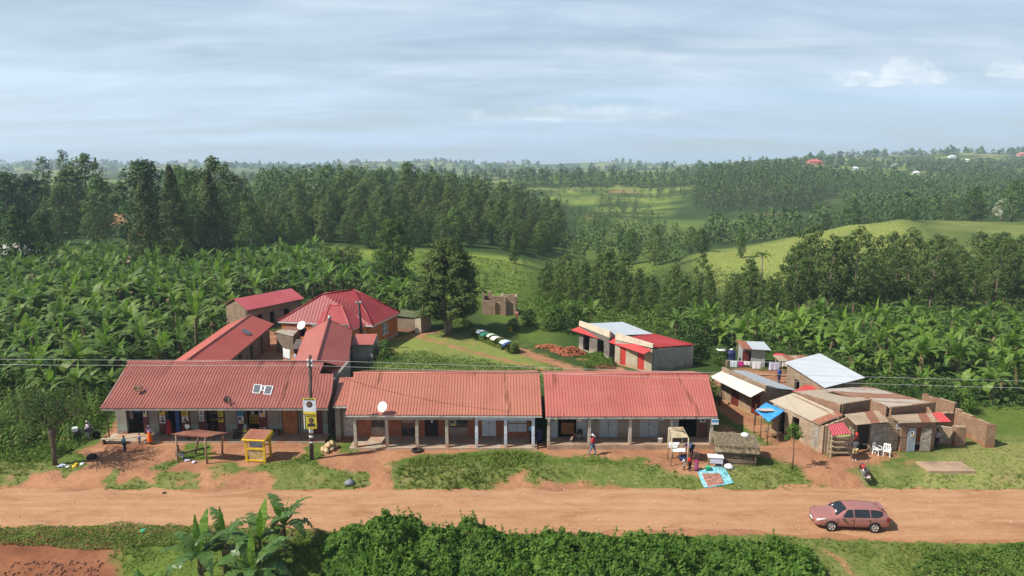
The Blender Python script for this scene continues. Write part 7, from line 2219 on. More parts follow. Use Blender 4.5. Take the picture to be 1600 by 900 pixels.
person('man in a light blue shirt and dark trousers leaning at the last pale column', (1.55, 53.2, .14), R(40), None, 1.72, (.16, .42, .72), (.02, .02, .025))
person('man in a red shirt and white cap walking past the right shop row', on(6.2, 51.15), R(60), WALK, 1.68, (.62, .035, .05), (.11, .18, .33), cap=(.75, .73, .70), shoes=(.3, .15, .12))
person('person in a pale blue shirt bending over by the market stall', on(13.75, 51.0), R(-60), BEND, 1.68, (.42, .52, .72), (.03, .03, .05), scarf=(.28, .12, .34))
person('child in a bright red shirt in the middle of three by the blue mat', on(13.0, 48.5), R(30), None, 1.2, (.72, .04, .03), (.02, .02, .02))
person('small child in a pinkish purple dress beside the blue mat', on(13.5, 48.5), R(-25), None, 1.02, (.38, .05, .14), dress=(.30, .06, .16))
person('small child in white beside the two other children', on(12.62, 48.62), R(30), None, 1.0, (.72, .66, .62), (.7, .66, .62), shorts=True)
person('man in a dark patterned jacket and khaki shorts standing before the brick shops', on(25.85, 50.15), R(170), HOLD, 1.72, (.10, .11, .12), (.46, .36, .20), shorts=True, hair=True, shoes=(.75, .73, .72))
person('woman in a red headscarf in the doorway behind the man in khaki shorts', on(26.55, 51.45), R(20), None, 1.66, (.20, .03, .03), dress=(.05, .05, .06), scarf=(.70, .05, .03))
person('person in a pale shirt standing in shade at the right end of the brick shops', on(33.35, 52.4), R(120), HOLD, 1.6, (.36, .30, .36), (.03, .03, .05))
person('person in a blue shirt standing in the yard near the white roofed building', on(27.3, 69.3), R(200), None, 1.66, (.05, .10, .42), (.05, .06, .14))
person('person in a red and white top walking on the grass path beyond the hedge', on(.75, 98.5), R(170), WALK, 1.62, (.50, .22, .22), (.22, .08, .06))

# ---------------------------------------------------------------- vehicles
RUBBER = M('rubber', (.022, .021, .02), rough=.85, var=.3, col2=(.2, .12, .07), amt=.3)
CHROME = M('chrome', (.62, .62, .62), rough=.25, metal=.9, var=.05, bump=0)
BIKE_D = M('bike_dark', (.03, .03, .035), rough=.45, var=.2, spec=.5)


def wheel_mesh(b, c, r, w, m_t=0, m_r=1, spokes=10, ax='x'):
    Mx = Matrix.Rotation(R(90), 3, 'Y') if ax == 'x' else Matrix.Rotation(R(90), 3, 'X')
    return Mx


def motorbike(label, loc, rz, tank, box=None):
    """faces -Y before turning"""
    root = thing('motorbike', label, 'motorbike', loc, rz)
    Mx = Matrix.Rotation(R(90), 3, 'Y')
    for y_, nm in ((-.66, 'front'), (.62, 'rear')):
        b = MB(); rr = .30
        b.lathe([(rr - .05, -.04), (rr, -.025), (rr + .008, 0), (rr, .025), (rr - .05, .04), (rr - .06, 0), (rr - .05, -.04)], (0, y_, .305), 22, axis=Mx)
        w = b.build('wheel', RUBBER, root, world=False)
        b = MB(); b.lathe([(.05, -.05), (.06, 0), (.05, .05)], (0, y_, .305), 10, axis=Mx)
        for k in range(12):
            a = k * math.pi / 6; b.tube([(0, y_, .305), (0, y_ + math.cos(a) * .25, .305 + math.sin(a) * .25)], .007, 4, cap=False)
        b.build('spokes', CHROME, w, world=False)
        b = MB(); n = 9
        pts = [(0, y_ + math.cos(a) * .345, .305 + math.sin(a) * .345) for a in [R(20) + R(130) * i / n for i in range(n + 1)]]
        for p, q in zip(pts, pts[1:]): b.beam(p, q, .11, .012)
        b.build('mudguard', tank if nm == 'front' else BIKE_D, root, world=False)
    b = MB()
    for s in (-.09, .09): b.tube([(s, -.66, .3), (s * .9, -.46, .86)], .022, 6)
    b.tube([(0, -.42, .8), (0, -.1, .42), (0, .25, .4), (0, .62, .32)], .026, 6)
    b.tube([(0, -.42, .82), (0, .1, .7), (0, .75, .72)], .025, 6)
    b.tube([(.08, .7, .68), (.1, .6, .33)], .02, 6); b.tube([(-.08, .7, .68), (-.1, .6, .33)], .02, 6)
    b.build('frame', BIKE_D, root, world=False)
    b = MB(); b.box((0, -.02, .4), (.26, .32, .26)); b.lathe([(.08, -.16), (.09, 0), (.08, .16)], (0, -.1, .5), 10); b.build('engine', METAL, root, world=False)
    b = MB(); b.tube([(.1, -.12, .35), (.15, .1, .26), (.16, .75, .36)], [.025, .03, .045], 8); b.build('exhaust', CHROME, root, world=False)
    b = MB(); b.lathe([(.03, -.27), (.12, -.2), (.15, -.02), (.12, .18), (.06, .25)], (0, -.14, .83), 10, axis=Matrix.Rotation(R(-90), 3, 'X')); b.build('tank', tank, root, world=False)
    b = MB(); b.tube([(0, .1, .80), (0, .4, .79), (0, .82, .84)], [.1, .13, .1], 8); b.build('seat', BIKE_D, root, world=False)
    b = MB(); b.tube([(-.36, -.34, 1.02), (-.2, -.45, 1.0), (0, -.47, .95), (.2, -.45, 1.0), (.36, -.34, 1.02)], .017, 6); b.build('handlebar', CHROME, root, world=False)
    b = MB(); b.lathe([(.04, -.05), (.085, 0), (.09, .06), (.08, .07)], (0, -.5, .85), 12, axis=Matrix.Rotation(R(90), 3, 'X')); b.build('headlight', GLASS_B, root, world=False)
    for s in (-.3, .3):
        b = MB(); b.tube([(s, -.38, 1.02), (s * 1.15, -.36, 1.16)], .008, 4); b.box((s * 1.2, -.36, 1.19), (.1, .02, .07)); b.build('mirror', BIKE_D, root, world=False)
    b = MB(); b.box((0, .92, .68), (.12, .05, .06)); b.build('tail_light', DOOR_BR, root, world=False)
    b = MB(); b.box((0, .96, .52), (.2, .012, .15)); b.build('number_plate', WHITE, root, world=False)
    if box:
        b = MB(); b.box((0, .78, 1.0), (.42, .4, .3)); b.build('carrier_box', box, root, world=False, bevel=.03)
    return root


bx, by, brz = -34.55, 54.3, R(112)
motorbike('motorbike with a white box on its carrier parked by the left end of the shops', on(bx, by), brz, BIKE_D, WHITE)
person('rider in a pale lilac shirt sitting on the motorbike with the white box', on(bx, by, .02), brz, RIDE, 1.66, (.70, .62, .74), (.04, .03, .05), cap=(.45, .42, .38))
bx, by, brz = -21.75, 54.35, R(105)
motorbike('motorbike ridden by the person in a teal shirt behind the yellow kiosk', on(bx, by), brz, M('bike_orange', (.4, .16, .06), rough=.4))
person('rider in a pale teal shirt and yellow trousers on the motorbike behind the yellow kiosk', on(bx, by, .02), brz, RIDE, 1.64, (.30, .52, .48), (.60, .58, .10))
motorbike('motorbike parked on the grass with its back to the road, before the brick shops', on(25.4, 47.75), R(172), M('bike_red', (.35, .03, .03), rough=.35, spec=.5), None)
b = MB(); b.box((25.36, 48.1, ZG(25.4, 47.9) + .93), (.5, .46, .2), R(-8))


def car():
    root = thing('estate_car', 'metallic rose pink estate car with silver wheels on the dirt road', 'car', (21.35, 41.55, 0), R(-4))
    x0, y0 = 21.35, 41.55
    zc = -.6 + .03
    root.location.z = zc
    paint = M('car_paint', (.42, .18, .16), rough=.25, metal=.3, var=.06, scale=2, bump=0, spec=.6)
    glass = M('car_glass', (.018, .022, .026), rough=.06, bump=0, spec=.7, var=.1)
    L = 4.55
    # stations along x, nose at -: x, bottom, sill z, belt z, belt half width, roof z, roof half width
    S = [(-2.27, .34, .42, .60, .52, .64, .34), (-2.20, .24, .40, .70, .66, .74, .46), (-2.05, .20, .38, .77, .76, .82, .54), (-1.75, .19, .36, .82, .82, .89, .60), (-1.35, .19, .34, .87, .845, .96, .63), (-1.05, .19, .34, .90, .85, 1.00, .64),
         (-.55, .19, .34, .92, .855, 1.34, .60), (-.28, .19, .34, .925, .86, 1.43, .585), (.2, .19, .34, .935, .86, 1.475, .585), (.8, .19, .34, .945, .86, 1.475, .58), (1.35, .19, .34, .955, .855, 1.455, .575), (1.78, .20, .36, .965, .84, 1.41, .56), (2.05, .22, .38, .97, .81, 1.22, .56), (2.19, .26, .42, .96, .77, 1.03, .60), (2.27, .36, .48, .80, .70, .84, .56)]
    n = 9
    V = []
    for x, zb, zs, zbelt, wb, zr, wr in S:
        mid = (zs + zbelt) / 2
        half = [(0, zb), (wb * .82, zb), (wb * .97, zs), (wb * 1.02, mid), (wb, zbelt), (wb * .5 + wr * .5 + .012, (zbelt + zr) / 2), (wr, zr - .035), (wr * .72, zr), (0, zr + .012)]
        V += [(x, -y, z) for y, z in half] + [(x, y, z) for y, z in reversed(half[1:-1])]
    w = 16
    F = []
    for i in range(len(S) - 1):
        for k in range(w): F.append((i * w + k, i * w + (k + 1) % w, (i + 1) * w + (k + 1) % w, (i + 1) * w + k))
    F.append(tuple(reversed(range(w)))); F.append(tuple((len(S) - 1) * w + k for k in range(w)))
    b = MB(); b.add(V, F, smooth=True)
    body = b.build('body', paint, root, world=False)
    bv = body.modifiers.new('sub', 'SUBSURF'); bv.levels = 1; bv.render_levels = 1

    def interp(x):
        for a, c in zip(S, S[1:]):
            if a[0] <= x <= c[0]:
                t = (x - a[0]) / (c[0] - a[0]); return [a[k] + (c[k] - a[k]) * t for k in range(7)]
        return S[-1]
    def side_pt(x, f, s, off):
        _, zb, zs, zbelt, wb, zr, wr = interp(x)
        p0, p1, p2 = Vector((x, wb, zbelt)), Vector((x, wb * .5 + wr * .5 + .012, (zbelt + zr) / 2)), Vector((x, wr, zr - .035))
        p = p0.lerp(p1, f * 2) if f < .5 else p1.lerp(p2, f * 2 - 1)
        return Vector((p.x, (p.y + off) * s, p.z + off * .3))
    def side_window(name, xs, s, par=root, lo=None, hi=None):
        b = MB(); V, F = [], []
        m_ = 10
        for i in range(m_ + 1):
            x = xs[0] + (xs[1] - xs[0]) * i / m_
            l_ = .06; h_ = .9
            if lo: l_ = lo(i / m_)
            if hi: h_ = hi(i / m_)
            for k in range(4): V.append(side_pt(x, l_ + (h_ - l_) * k / 3, s, .012))
        for i in range(m_):
            for k in range(3):
                q = (i * 4 + k, (i + 1) * 4 + k, (i + 1) * 4 + k + 1, i * 4 + k + 1)
                F.append(q if s < 0 else q[::-1])
        b.add(V, F, smooth=True)
        return b.build(name, glass, par, world=False)
    for s in (-1, 1):
        side_window('side_window', (-.72, -.02), s, hi=lambda t: .12 + .78 * min(1, t * 1.9) if t < .6 else .9)
        side_window('side_window', (.05, .98), s)
        side_window('side_window', (1.04, 1.78), s, hi=lambda t: .9 - .1 * t ** 3, lo=lambda t: .06 + .25 * t ** 4)
    # windscreen and back window lie on the sloping top
    def top_panel(name, xa, xb, ka, kb, m=8):
        b = MB(); V, F = [], []
        for i in range(m + 1):
            x = xa + (xb - xa) * i / m; st = interp(x); wr, zr = st[6], st[5]
            for k in range(7):
                t = -1 + 2 * k / 6; yy = t * wr * (ka + (kb - ka) * i / m)
                V.append((x - .012 if xb < 0 else x + .012, yy, zr + .016 - .03 * abs(t) ** 3))
        for i in range(m):
            for k in range(6): F.append((i * 7 + k, (i + 1) * 7 + k, (i + 1) * 7 + k + 1, i * 7 + k + 1))
        b.add(V, F, smooth=True); return b.build(name, glass, root, world=False)
    top_panel('windscreen', -1.03, -.36, 1.12, .94)
    top_panel('rear_window', 1.84, 2.10, .92, 1.0)
    silver = M('car_rim', (.60, .58, .54), rough=.35, metal=.7, var=.1, bump=0)
    Mx = Matrix.Rotation(R(90), 3, 'X')
    for x in (-1.32, 1.30):
        for s in (-1, 1):
            b = MB(); b.lathe([(.375, -.01), (.375, .012)], (x, s * .862, .33), 24, axis=Mx); b.build('wheel_arch_shade', BLACK, root, world=False)  # flat black disc, colour standing for the shaded hollow round the wheel
            b = MB(); b.lathe([(.20, -.1), (.30, -.1), (.315, -.06), (.315, .06), (.30, .1), (.20, .1)], (x, s * .80, .315), 24, axis=Mx); wh = b.build('wheel', RUBBER, root, world=False)
            b = MB(); b.lathe([(.215, 0), (.215, .012), (.19, .018), (.19, .004), (.06, .004), (.05, .02)], (x, s * .90, .315), 20, axis=Mx if s < 0 else Matrix.Rotation(R(-90), 3, 'X'))
            for k in range(6):
                a = k * math.pi / 3; b.beam((x + math.cos(a) * .04, s * .915, .315 + math.sin(a) * .04), (x + math.cos(a) * .19, s * .912, .315 + math.sin(a) * .19), .045, .02)
            r_ = b.build('rim', silver, wh, world=False)
            b = MB()
            for k in range(6):
                a = k * math.pi / 3 + R(30); b.lathe([(.036, 0), (.036, .006)], (x + math.cos(a) * .13, s * .908, .315 + math.sin(a) * .13), 8, axis=Mx)
            b.build('rim_holes', BLACK, wh, world=False)
    lamp = M('car_lamp', (.72, .72, .70), rough=.15, var=.05, bump=0, spec=.7)
    red = M('car_tail', (.30, .015, .015), rough=.2, bump=0, spec=.6)
    def patch(name, xs, fz, s, mt, m=6, out=.014):
        b = MB(); V, F = [], []
        for i in range(m + 1):
            x = xs[0] + (xs[1] - xs[0]) * i / m; _, zb, zs, zbelt, wb, zr, wr = interp(x)
            mid = (zs + zbelt) / 2
            for k in range(4):
                z = zbelt + .02 - (fz[0] + (fz[1] - fz[0]) * i / m) * k / 3
                wv = wb * (1 + .02 * min(1, (zbelt - z) / max(zbelt - mid, .01)))
                if z > zbelt: wv = wb * .985
                V.append((x, s * (wv + out), z))
        for i in range(m):
            for k in range(3):
                q = (i * 4 + k, i * 4 + k + 1, (i + 1) * 4 + k + 1, (i + 1) * 4 + k); F.append(q if s < 0 else q[::-1])
        b.add(V, F, smooth=True); return b.build(name, mt, root, world=False)
    for s in (-1, 1):
        patch('headlight', (-2.19, -1.72), (.14, .06), s, lamp, out=.006)
        patch('tail_light', (2.0, 2.21), (.26, .3), s, red)
        b = MB(); b.tube([(-.78, s * .86, .97), (-.76, s * .96, 1.0)], .02, 5); b.box((-.75, s * 1.0, 1.01), (.12, .17, .12)); b.build('wing_mirror', paint, root, world=False, bevel=.03)
        for x in (-.1, .88):
            b = MB(); b.box((x, s * .885, .84), (.17, .02, .03)); b.build('door_handle', paint, root, world=False)
        b = MB()
        for x in (-.98, 0.015, 1.0):
            b.beam((x, s * .882, .36), (x, s * .876, .90), .012, .012)
        b.beam((-.98, s * .884, .35), (1.0, s * .884, .35), .012, .012)
        b.build('door_seam', BLACK, root, world=False)
    b = MB(); b.box((-2.275, 0, .66), (.03, .62, .09), tilt=(0, R(-12), 0)); b.build('grille', M('car_grille', (.30, .28, .27), rough=.35, metal=.5), root, world=False)
    b = MB(); b.box((-2.285, 0, .5), (.02, .46, .11)); b.build('number_plate', WHITE, root, world=False)
    b = MB(); b.box((-2.27, 0, .38), (.04, .7, .08)); b.build('air_intake', BLACK, root, world=False)
    b = MB(); b.box((2.29, 0, .72), (.02, .46, .11)); b.build('number_plate', WHITE, root, world=False)
    b = MB(); b.tube([(1.5, 0, 1.46), (1.62, 0, 1.56)], .012, 5); b.build('aerial', BLACK, root, world=False)
    b = MB(); b.slab([(1.72, -.5, 1.455), (1.72, .5, 1.455), (1.98, .47, 1.43), (1.98, -.47, 1.43)], .03, up=(0, 0, 1)); b.build('spoiler', paint, root, world=False)
    for k, (x, y) in enumerate(((-.92, -.42), (-.86, .38), (-.9, -.28))):
        b = MB(); st = interp(x); b.box((x - .02, y, st[5] + .03), (.1, .08, .006), tilt=(0, R(-38), 0)); b.build('windscreen_sticker', WHITE, root, world=False)
car()
# ---------------------------------------------------------------- poles and wires
STRAW = M('thatch', (.30, .24, .155), var=.45, scale=6, fine=60)
P1 = Vector((-15.2, 50.4, 0))
up_ = thing('utility_pole', 'dark wooden utility pole with two election posters standing in front of the shops', 'utility pole', (P1.x, P1.y, ZG(P1.x, P1.y)))
b = MB(); b.tube([(P1.x, P1.y, -.4), (P1.x + .1, P1.y, 4), (P1.x + .28, P1.y, 8.15)], [.16, .145, .115], 10); b.build('pole', POLE_W, up_)
for c_ in ((.14, -.17, 7.45), (.42, -.1, 7.4), (.14, -.17, 7.82), (.42, -.1, 7.77)):
    b = MB(); b.lathe([(.05, -.09), (.08, -.05), (.05, 0), (.08, .05), (.04, .1)], (P1.x + c_[0], P1.y + c_[1], c_[2]), 8); b.build('insulator', WHITE, up_)
b = MB(); b.box((P1.x + .28, P1.y - .1, 7.6), (.44, .05, .06)); b.build('bracket', METAL, up_)
def portrait(par, c, w, h, bg, head, cloth_, band, rz, name):
    Mx = Matrix.Rotation(rz, 3, 'Z')
    P = lambda x, z, d=0.0: Vector(c) + Mx @ Vector((x, -d, z))
    b = MB()
    def q(x0, z0, x1, z1, d, m): b.slab([P(x0, z0, d), P(x1, z0, d), P(x1, z1, d), P(x0, z1, d)], .012, m, up=Mx @ Vector((0, -1, 0)))
    rx = Mx @ Matrix.Rotation(R(90), 3, 'X')
    q(-w / 2, -h / 2, w / 2, h / 2, 0, 0)
    b.lathe([(w * .24, 0), (w * .2, .004)], P(0, h * .12, .013), 16, 2, axis=rx)
    b.lathe([(w * .16, 0), (w * .13, .006)], P(0, h * .10, .018), 14, 1, axis=rx)
    q(-w * .08, -h * .1, w * .08, h * .02, .012, 1)
    b.slab([P(-w * .4, -h * .34, .014), P(w * .4, -h * .34, .014), P(w * .3, -h * .1, .014), P(-w * .3, -h * .1, .014)], .01, 3, up=Mx @ Vector((0, -1, 0)))
    if band:
        q(-w / 2, -h / 2, w / 2, -h * .34, .016, 4); q(-w / 2, h * .38, w / 2, h / 2, .016, 4)
        for k in range(4): q(-w * .36 + k * w * .19, h * .405, -w * .24 + k * w * .19, h * .47, .03, 2)
    return b.build(name, [bg, SKIN_PRINT, INK, cloth_, band or bg], par)
px0 = P1.x + .08
portrait(up_, (px0 + .02, P1.y - .22, 4.30), .98, 1.25, M('poster_bluish', (.56, .60, .68), var=.08, bump=0), None, M('poster_shirt', (.62, .64, .68), bump=0), POST_Y, R(-4), 'poster')
portrait(up_, (px0 + .1, P1.y - .24, 3.08), .80, 1.1, POST_Y, None, INK, M('poster_yellow_deep', (.50, .42, .03), bump=0), R(2), 'poster')
b = MB(); b.box((px0 - .43, P1.y - .2, 3.05), (.06, .02, 1.1)); b.build('poster_edge', WHITE, up_)
for z, h_ in ((2.35, .45), (1.85, .18), (1.4, .12)):
    b = MB(); b.lathe([(.166, -h_ / 2), (.165, h_ / 2)], (P1.x + .04 + z * .01, P1.y, z), 10); b.build('torn_paper', PAPER, up_)
P2 = Vector((-17.9, 87.8, 0))
u2 = thing('utility_pole', 'leaning black utility pole in front of the orange house', 'utility pole', (P2.x, P2.y, 0))
b = MB(); b.tube([(P2.x + .1, P2.y - 6, -.2), (P2.x - .25, P2.y - 6, 6.2)], [.18, .13], 8); b.build('pole', BLACK, u2)
b = MB()
for s in (-.25, .1, .3): b.lathe([(.05, 0), (.1, .1), (.05, .25)], (P2.x - .25 + s, P2.y - 6.1, 5.9), 8)
b.box((P2.x - .2, P2.y - 6.05, 5.88), (.8, .08, .08)); b.build('insulator', METAL, u2)
def wire(lab, pts, r=.011, mt=None, sag=.5):
    b = MB(); out = []
    for p, q in zip(pts, pts[1:]):
        p, q = Vector(p), Vector(q)
        for k in range(12): t = k / 12; out.append(p.lerp(q, t) - Vector((0, 0, sag * 4 * t * (1 - t))))
    out.append(Vector(pts[-1])); b.tube(out, r, 5)
    o = b.build('power_line', mt or M('wire_grey', (.50, .50, .50), rough=.5, bump=0))
    return props(o, lab, 'power line')
wire('upper power line crossing the whole village from left to right', [(-62, 50.3, 8.2), (P1.x + .2, P1.y - .25, 7.85), (64, 50.3, 5.6)], sag=.12)
wire('lower power line crossing the whole village from left to right', [(-62, 50.2, 7.8), (P1.x + .2, P1.y - .25, 7.45), (64, 50.2, 5.0)], sag=.12)
wire('black service cable sagging from the pole to the middle roof', [(P1.x + .25, P1.y - .1, 7.3), (-.5, 52.4, 3.15)], .012, BLACK, .55)
wire('thin service cable from the pole to the left roof edge', [(P1.x + .25, P1.y - .05, 7.35), (-14.6, 53.0, 3.5)], .01, BLACK, .1)
wire('thin orange stay wires over the crimson roof', [(P2.x - .25, P2.y - 6.1, 5.9), (-19.6, 81.5, 3.2)], .012, M('wire_orange', (.5, .2, .12), bump=0), .05)

# ---------------------------------------------------------------- roof fittings
def dish(lab, c, r, tilt, az, mt, foot=None):
    c = Vector(c); root = thing('satellite_dish', lab, 'satellite dish', c)
    Mx = Matrix.Rotation(az, 3, 'Z') @ Matrix.Rotation(tilt, 3, 'X')
    b = MB(); pr = [(r * t, r * .32 * t * t) for t in (.05, .3, .55, .8, 1)]
    b.lathe(pr + [(r * 1.0, r * .35), (r * .7, r * .2), (.05, .05)], c + Mx @ Vector((0, 0, -r * .15)), 20, axis=Mx); b.build('reflector', mt, root)
    b = MB()
    for k in range(3): a = k * 2.1; b.tube([c + Mx @ Vector((r * .9 * math.cos(a), r * .9 * math.sin(a), r * .1)), c + Mx @ Vector((0, 0, r * .75))], .012, 4)
    b.lathe([(.03, 0), (.045, .08)], c + Mx @ Vector((0, 0, r * .72)), 8, axis=Mx); b.build('feed_arm', METAL, root)
    b = MB(); f = Vector(foot) if foot else c + Vector((0, .25, -.6)); b.tube([c - Mx @ Vector((0, 0, r * .1)), f], .03, 6); b.build('mount', METAL, root)
dish('white satellite dish standing at the eave of the middle roof', (-10.0, 52.1, 3.55), .42, R(62), R(-25), DISH_W, (-9.95, 52.5, 3.0))
dish('rusty satellite dish lying on the left part of the left shop roof', (-30.2, 54.6, 4.2), .36, R(35), R(40), DISH_R, (-30.2, 54.9, 3.9))
dish('rusty satellite dish on the eave of the left roof above the dark doors', (-22.4, 53.0, 3.8), .34, R(50), R(60), DISH_R, (-22.3, 53.3, 3.4))
dish('white satellite dish above the compound shed by the crimson roof', (-24.6, 80.4, 3.5), .55, R(55), R(-25), DISH_W, (-24.3, 81.0, 2.6))
nm_ = (r0 - e0)
def on_roof(px, py):   # a point on the left shop roof's upper slope
    a, bb = Vector((-32.7, 54.6, 3.82)), Vector((-32.82, 58.6, 5.33)); s = (bb.z - a.z) / (bb.y - a.y)
    u, v = (px - 800) / FOC, (py - 450) / FOC; f, dn = _c - v * _s, -(_s + v * _c)
    t = (CAMH - a.z + s * a.y) / (s * f - dn); return Vector((u * t, f * t, CAMH + dn * t))
def solar(lab, quad, par_cells=(4, 6)):
    q = [on_roof(*p) for p in quad]; n = (q[1] - q[0]).cross(q[2] - q[0]).normalized(); n = n if n.z > 0 else -n
    root = thing('solar_panel', lab, 'solar panel', q[0])
    q2 = [p + n * .09 for p in q]
    b = MB(); b.slab(q2, .03, up=(0, 0, 1)); b.build('panel', PANEL, root)
    b = MB()
    for i in range(4): b.beam(q2[i] + n * .012, q2[(i + 1) % 4] + n * .012, .055, .05)
    b.build('frame', WHITE, root)
    b = MB()
    for i in range(1, par_cells[0]): t = i / par_cells[0]; b.beam(q2[0].lerp(q2[1], t) + n * .004, q2[3].lerp(q2[2], t) + n * .004, .014, .006)
    for i in range(1, par_cells[1]): t = i / par_cells[1]; b.beam(q2[0].lerp(q2[3], t) + n * .004, q2[1].lerp(q2[2], t) + n * .004, .014, .006)
    b.build('cell_lines', METAL, root)
solar('left of the two large solar panels on the left shop roof', [(395, 615), (406, 616), (409, 603), (398, 602)])
solar('right of the two large solar panels on the left shop roof', [(412, 617), (423, 618), (427, 605), (416, 604)])
solar('small solar panel between the two large ones on the left shop roof', [(408, 611.5), (412.5, 612), (415, 605), (410, 604.5)], (2, 3))
sp_ = thing('solar_panel', 'pair of small solar panels on the roof of the red wing', 'solar panel', (-30, 77, 3.4))
b = MB(); b.box((-29.95, 77.3, 3.52), (.9, .9, .04), R(4), tilt=(0, R(32), 0)); b.build('panel', PANEL, sp_)
b = MB(); b.box((-29.95, 77.3, 3.49), (1.0, 1.0, .03), R(4), tilt=(0, R(32), 0)); b.build('frame', METAL, sp_)

# ---------------------------------------------------------------- stalls and yard furniture
ps = thing('pole_stall', 'open stall of four crooked poles under a rusty flat roof in the left yard', 'stall', (-23.6, 50.3, ZG(-23.6, 50.3)))
zt = 2.15
corners = [Vector(at(266, 678.5, zt)), Vector(at(322, 683.5, zt)), Vector(at(356, 676.5, zt + .1)), Vector(at(310, 671.5, zt + .1))]
b = MB(); b.roof([(corners[0], corners[1]), ((corners[0] + corners[3]) / 2 + Vector((0, 0, .09)), (corners[1] + corners[2]) / 2 + Vector((0, 0, .07))), (corners[3], corners[2])], .16, .018, wob=.02); b.build('roof', RF_STALL, ps)
feet = [at(279, 722), at(324, 725), at(347, 708), at(304, 708)]
for f, c in zip(feet, corners):
    f = Vector((f.x, f.y, ZG(f.x, f.y) - .2)); t = c.lerp(sum(corners, Vector()) / 4, .18) - Vector((0, 0, .05)); m_ = f.lerp(t, .5) + Vector((rnd.uniform(-.08, .08), rnd.uniform(-.05, .05), 0))
    b = MB(); b.tube([f, m_, t], [.085, .075, .06], 7); b.build('post', WOOD, ps)
b = MB()
ci = [c.lerp(sum(corners, Vector()) / 4, .15) - Vector((0, 0, .1)) for c in corners]
for i in range(4): b.tube([ci[i], ci[(i + 1) % 4]], .045, 6)
b.build('rafters', WOOD_D, ps)
sbn = thing('rough_bench', 'rough log bench lying under the pole stall', 'bench', (-24.4, 50.9, 0))
b = MB(); b.tube([(-25.2, 50.5, .42), (-23.7, 51.5, .46)], .08, 7); b.tube([(-25.0, 50.7, .40), (-23.5, 51.7, .44)], .07, 7)
for x_, y_ in ((-25.0, 50.55), (-23.8, 51.45)): b.tube([(x_, y_, -.05), (x_, y_, .4)], .06, 6)
b.build('logs', WOOD_D, sbn)
def heap(lab, c, cols, r, cat='rubbish', name='rubbish_heap', n=9):
    root = thing(name, lab, cat, (c[0], c[1], ZG(*c))); rs = random.Random(int(abs(c[0] * 91)))
    for i, mt in enumerate(cols):
        b = MB()
        for k in range(max(1, n // len(cols))):
            x_, y_ = c[0] + rs.uniform(-r, r), c[1] + rs.uniform(-r, r) * .5
            b.lathe([(.03, 0), (.2 * rs.uniform(.6, 1.2), .03), (.16, .1), (.02, .14)], (x_, y_, ZG(x_, y_) + .005 * i), 8, axis=Matrix.Rotation(rs.uniform(-.2, .2), 3, 'X'))
        b.build('rubbish', mt, root)
    return root
SACK = M('sack_tan', (.50, .36, .20), var=.3, scale=6)
heap('yellow container and torn white sacks thrown at the foot of the pollard tree', (-32.7, 49.2), [YELLOW, CL['white'], CL['grey_blue']], .75)
heap('crumpled white sheet lying under the pole stall', (-24.2, 49.95), [CL['lilac']], .45, n=4)
bs = MB(); bs.lathe([(.2, 0), (.4, .1), (.34, .3), (.12, .42)], (-32.0, 50.6, ZG(-32, 50.6) - .05), 12); o = bs.build('black_lump', BLACK); props(o, 'black lump for a shaded bush in the grass beside the pollard tree', 'rubbish bag')  # black lump standing in for a bush in shadow
gb = MB(); gb.lathe([(.15, 0), (.36, .08), (.34, .24), (.16, .36), (.05, .4)], (-11.65, 47.3, ZG(-11.65, 47.3) - .02), 12); o = gb.build('grey_bag', M('bag_grey', (.20, .21, .25), var=.3)); props(o, 'grey plastic bag lying at the edge of the road', 'rubbish bag')
tb = MB(); tb.lathe([(.06, 0), (.2, .05), (.18, .16), (.05, .22)], (at(228, 828, -.6).x, 40.75, -.63), 10); o = tb.build('green_bag', M('bag_green', (.02, .42, .27), var=.2)); props(o, 'small turquoise plastic bag at the near edge of the road', 'rubbish bag')
rk = MB(); rk.lathe([(.05, 0), (.16, .04), (.12, .1), (.03, .13)], (-24.3, 46.0, -.62), 7); o = rk.build('dark_stone', M('stone_dark', (.05, .04, .04))); props(o, 'dark stone lying on the road in front of the pole stall', 'stone')
# yellow kiosk frame
ky = thing('yellow_kiosk', 'battered yellow painted kiosk with a rusty roof on the grass by the road', 'kiosk', (-19.2, 50.2, 0))
ka = R(-6); KX = lambda x, y, z: tuple(Vector((-19.2, 50.4, 0)) + Matrix.Rotation(ka, 3, 'Z') @ Vector((x, y, z)))
for x_ in (-.72, .72):
    for y_ in (-.5, .5):
        b = MB(); b.beam(KX(x_, y_, -.1), KX(x_ * .96, y_, 1.75), .16, .12); b.build('post', YELLOW, ky)
b = MB(); b.beam(KX(-.72, -.52, 1.05), KX(.72, -.52, 1.05), .08, .12); b.beam(KX(-.72, -.52, .12), KX(.72, -.52, .12), .08, .1); b.beam(KX(-.72, .5, 1.0), KX(.72, .5, 1.0), .08, .1); b.build('rail', YELLOW, ky)
b = MB(); b.slab([KX(-.55, -.3, 1.1), KX(.6, -.3, 1.1), KX(.6, -.3, 1.7), KX(-.55, -.3, 1.7)], .04, up=(0, -1, 0)); b.build('back_panel', M('panel_grey_blue', (.32, .36, .41), var=.25, col2=(.2, .16, .12), amt=.3), ky)
b = MB(); b.slab([KX(-.55, -.48, .16), KX(.6, -.48, .16), KX(.6, -.48, .98), KX(-.55, -.48, .98)], .04, up=(0, -1, 0)); b.build('front_panel', M('panel_faded', (.42, .28, .10), var=.4, col2=(.45, .40, .36), amt=.4), ky)
b = MB(); b.prism([KX(-.92, -.78, 0)[:2], KX(.92, -.78, 0)[:2], KX(.92, .72, 0)[:2], KX(-.92, .72, 0)[:2]], 1.74, [1.86, 1.86, 2.12, 2.12]); b.build('roof', YELLOW, ky, bevel=.05)
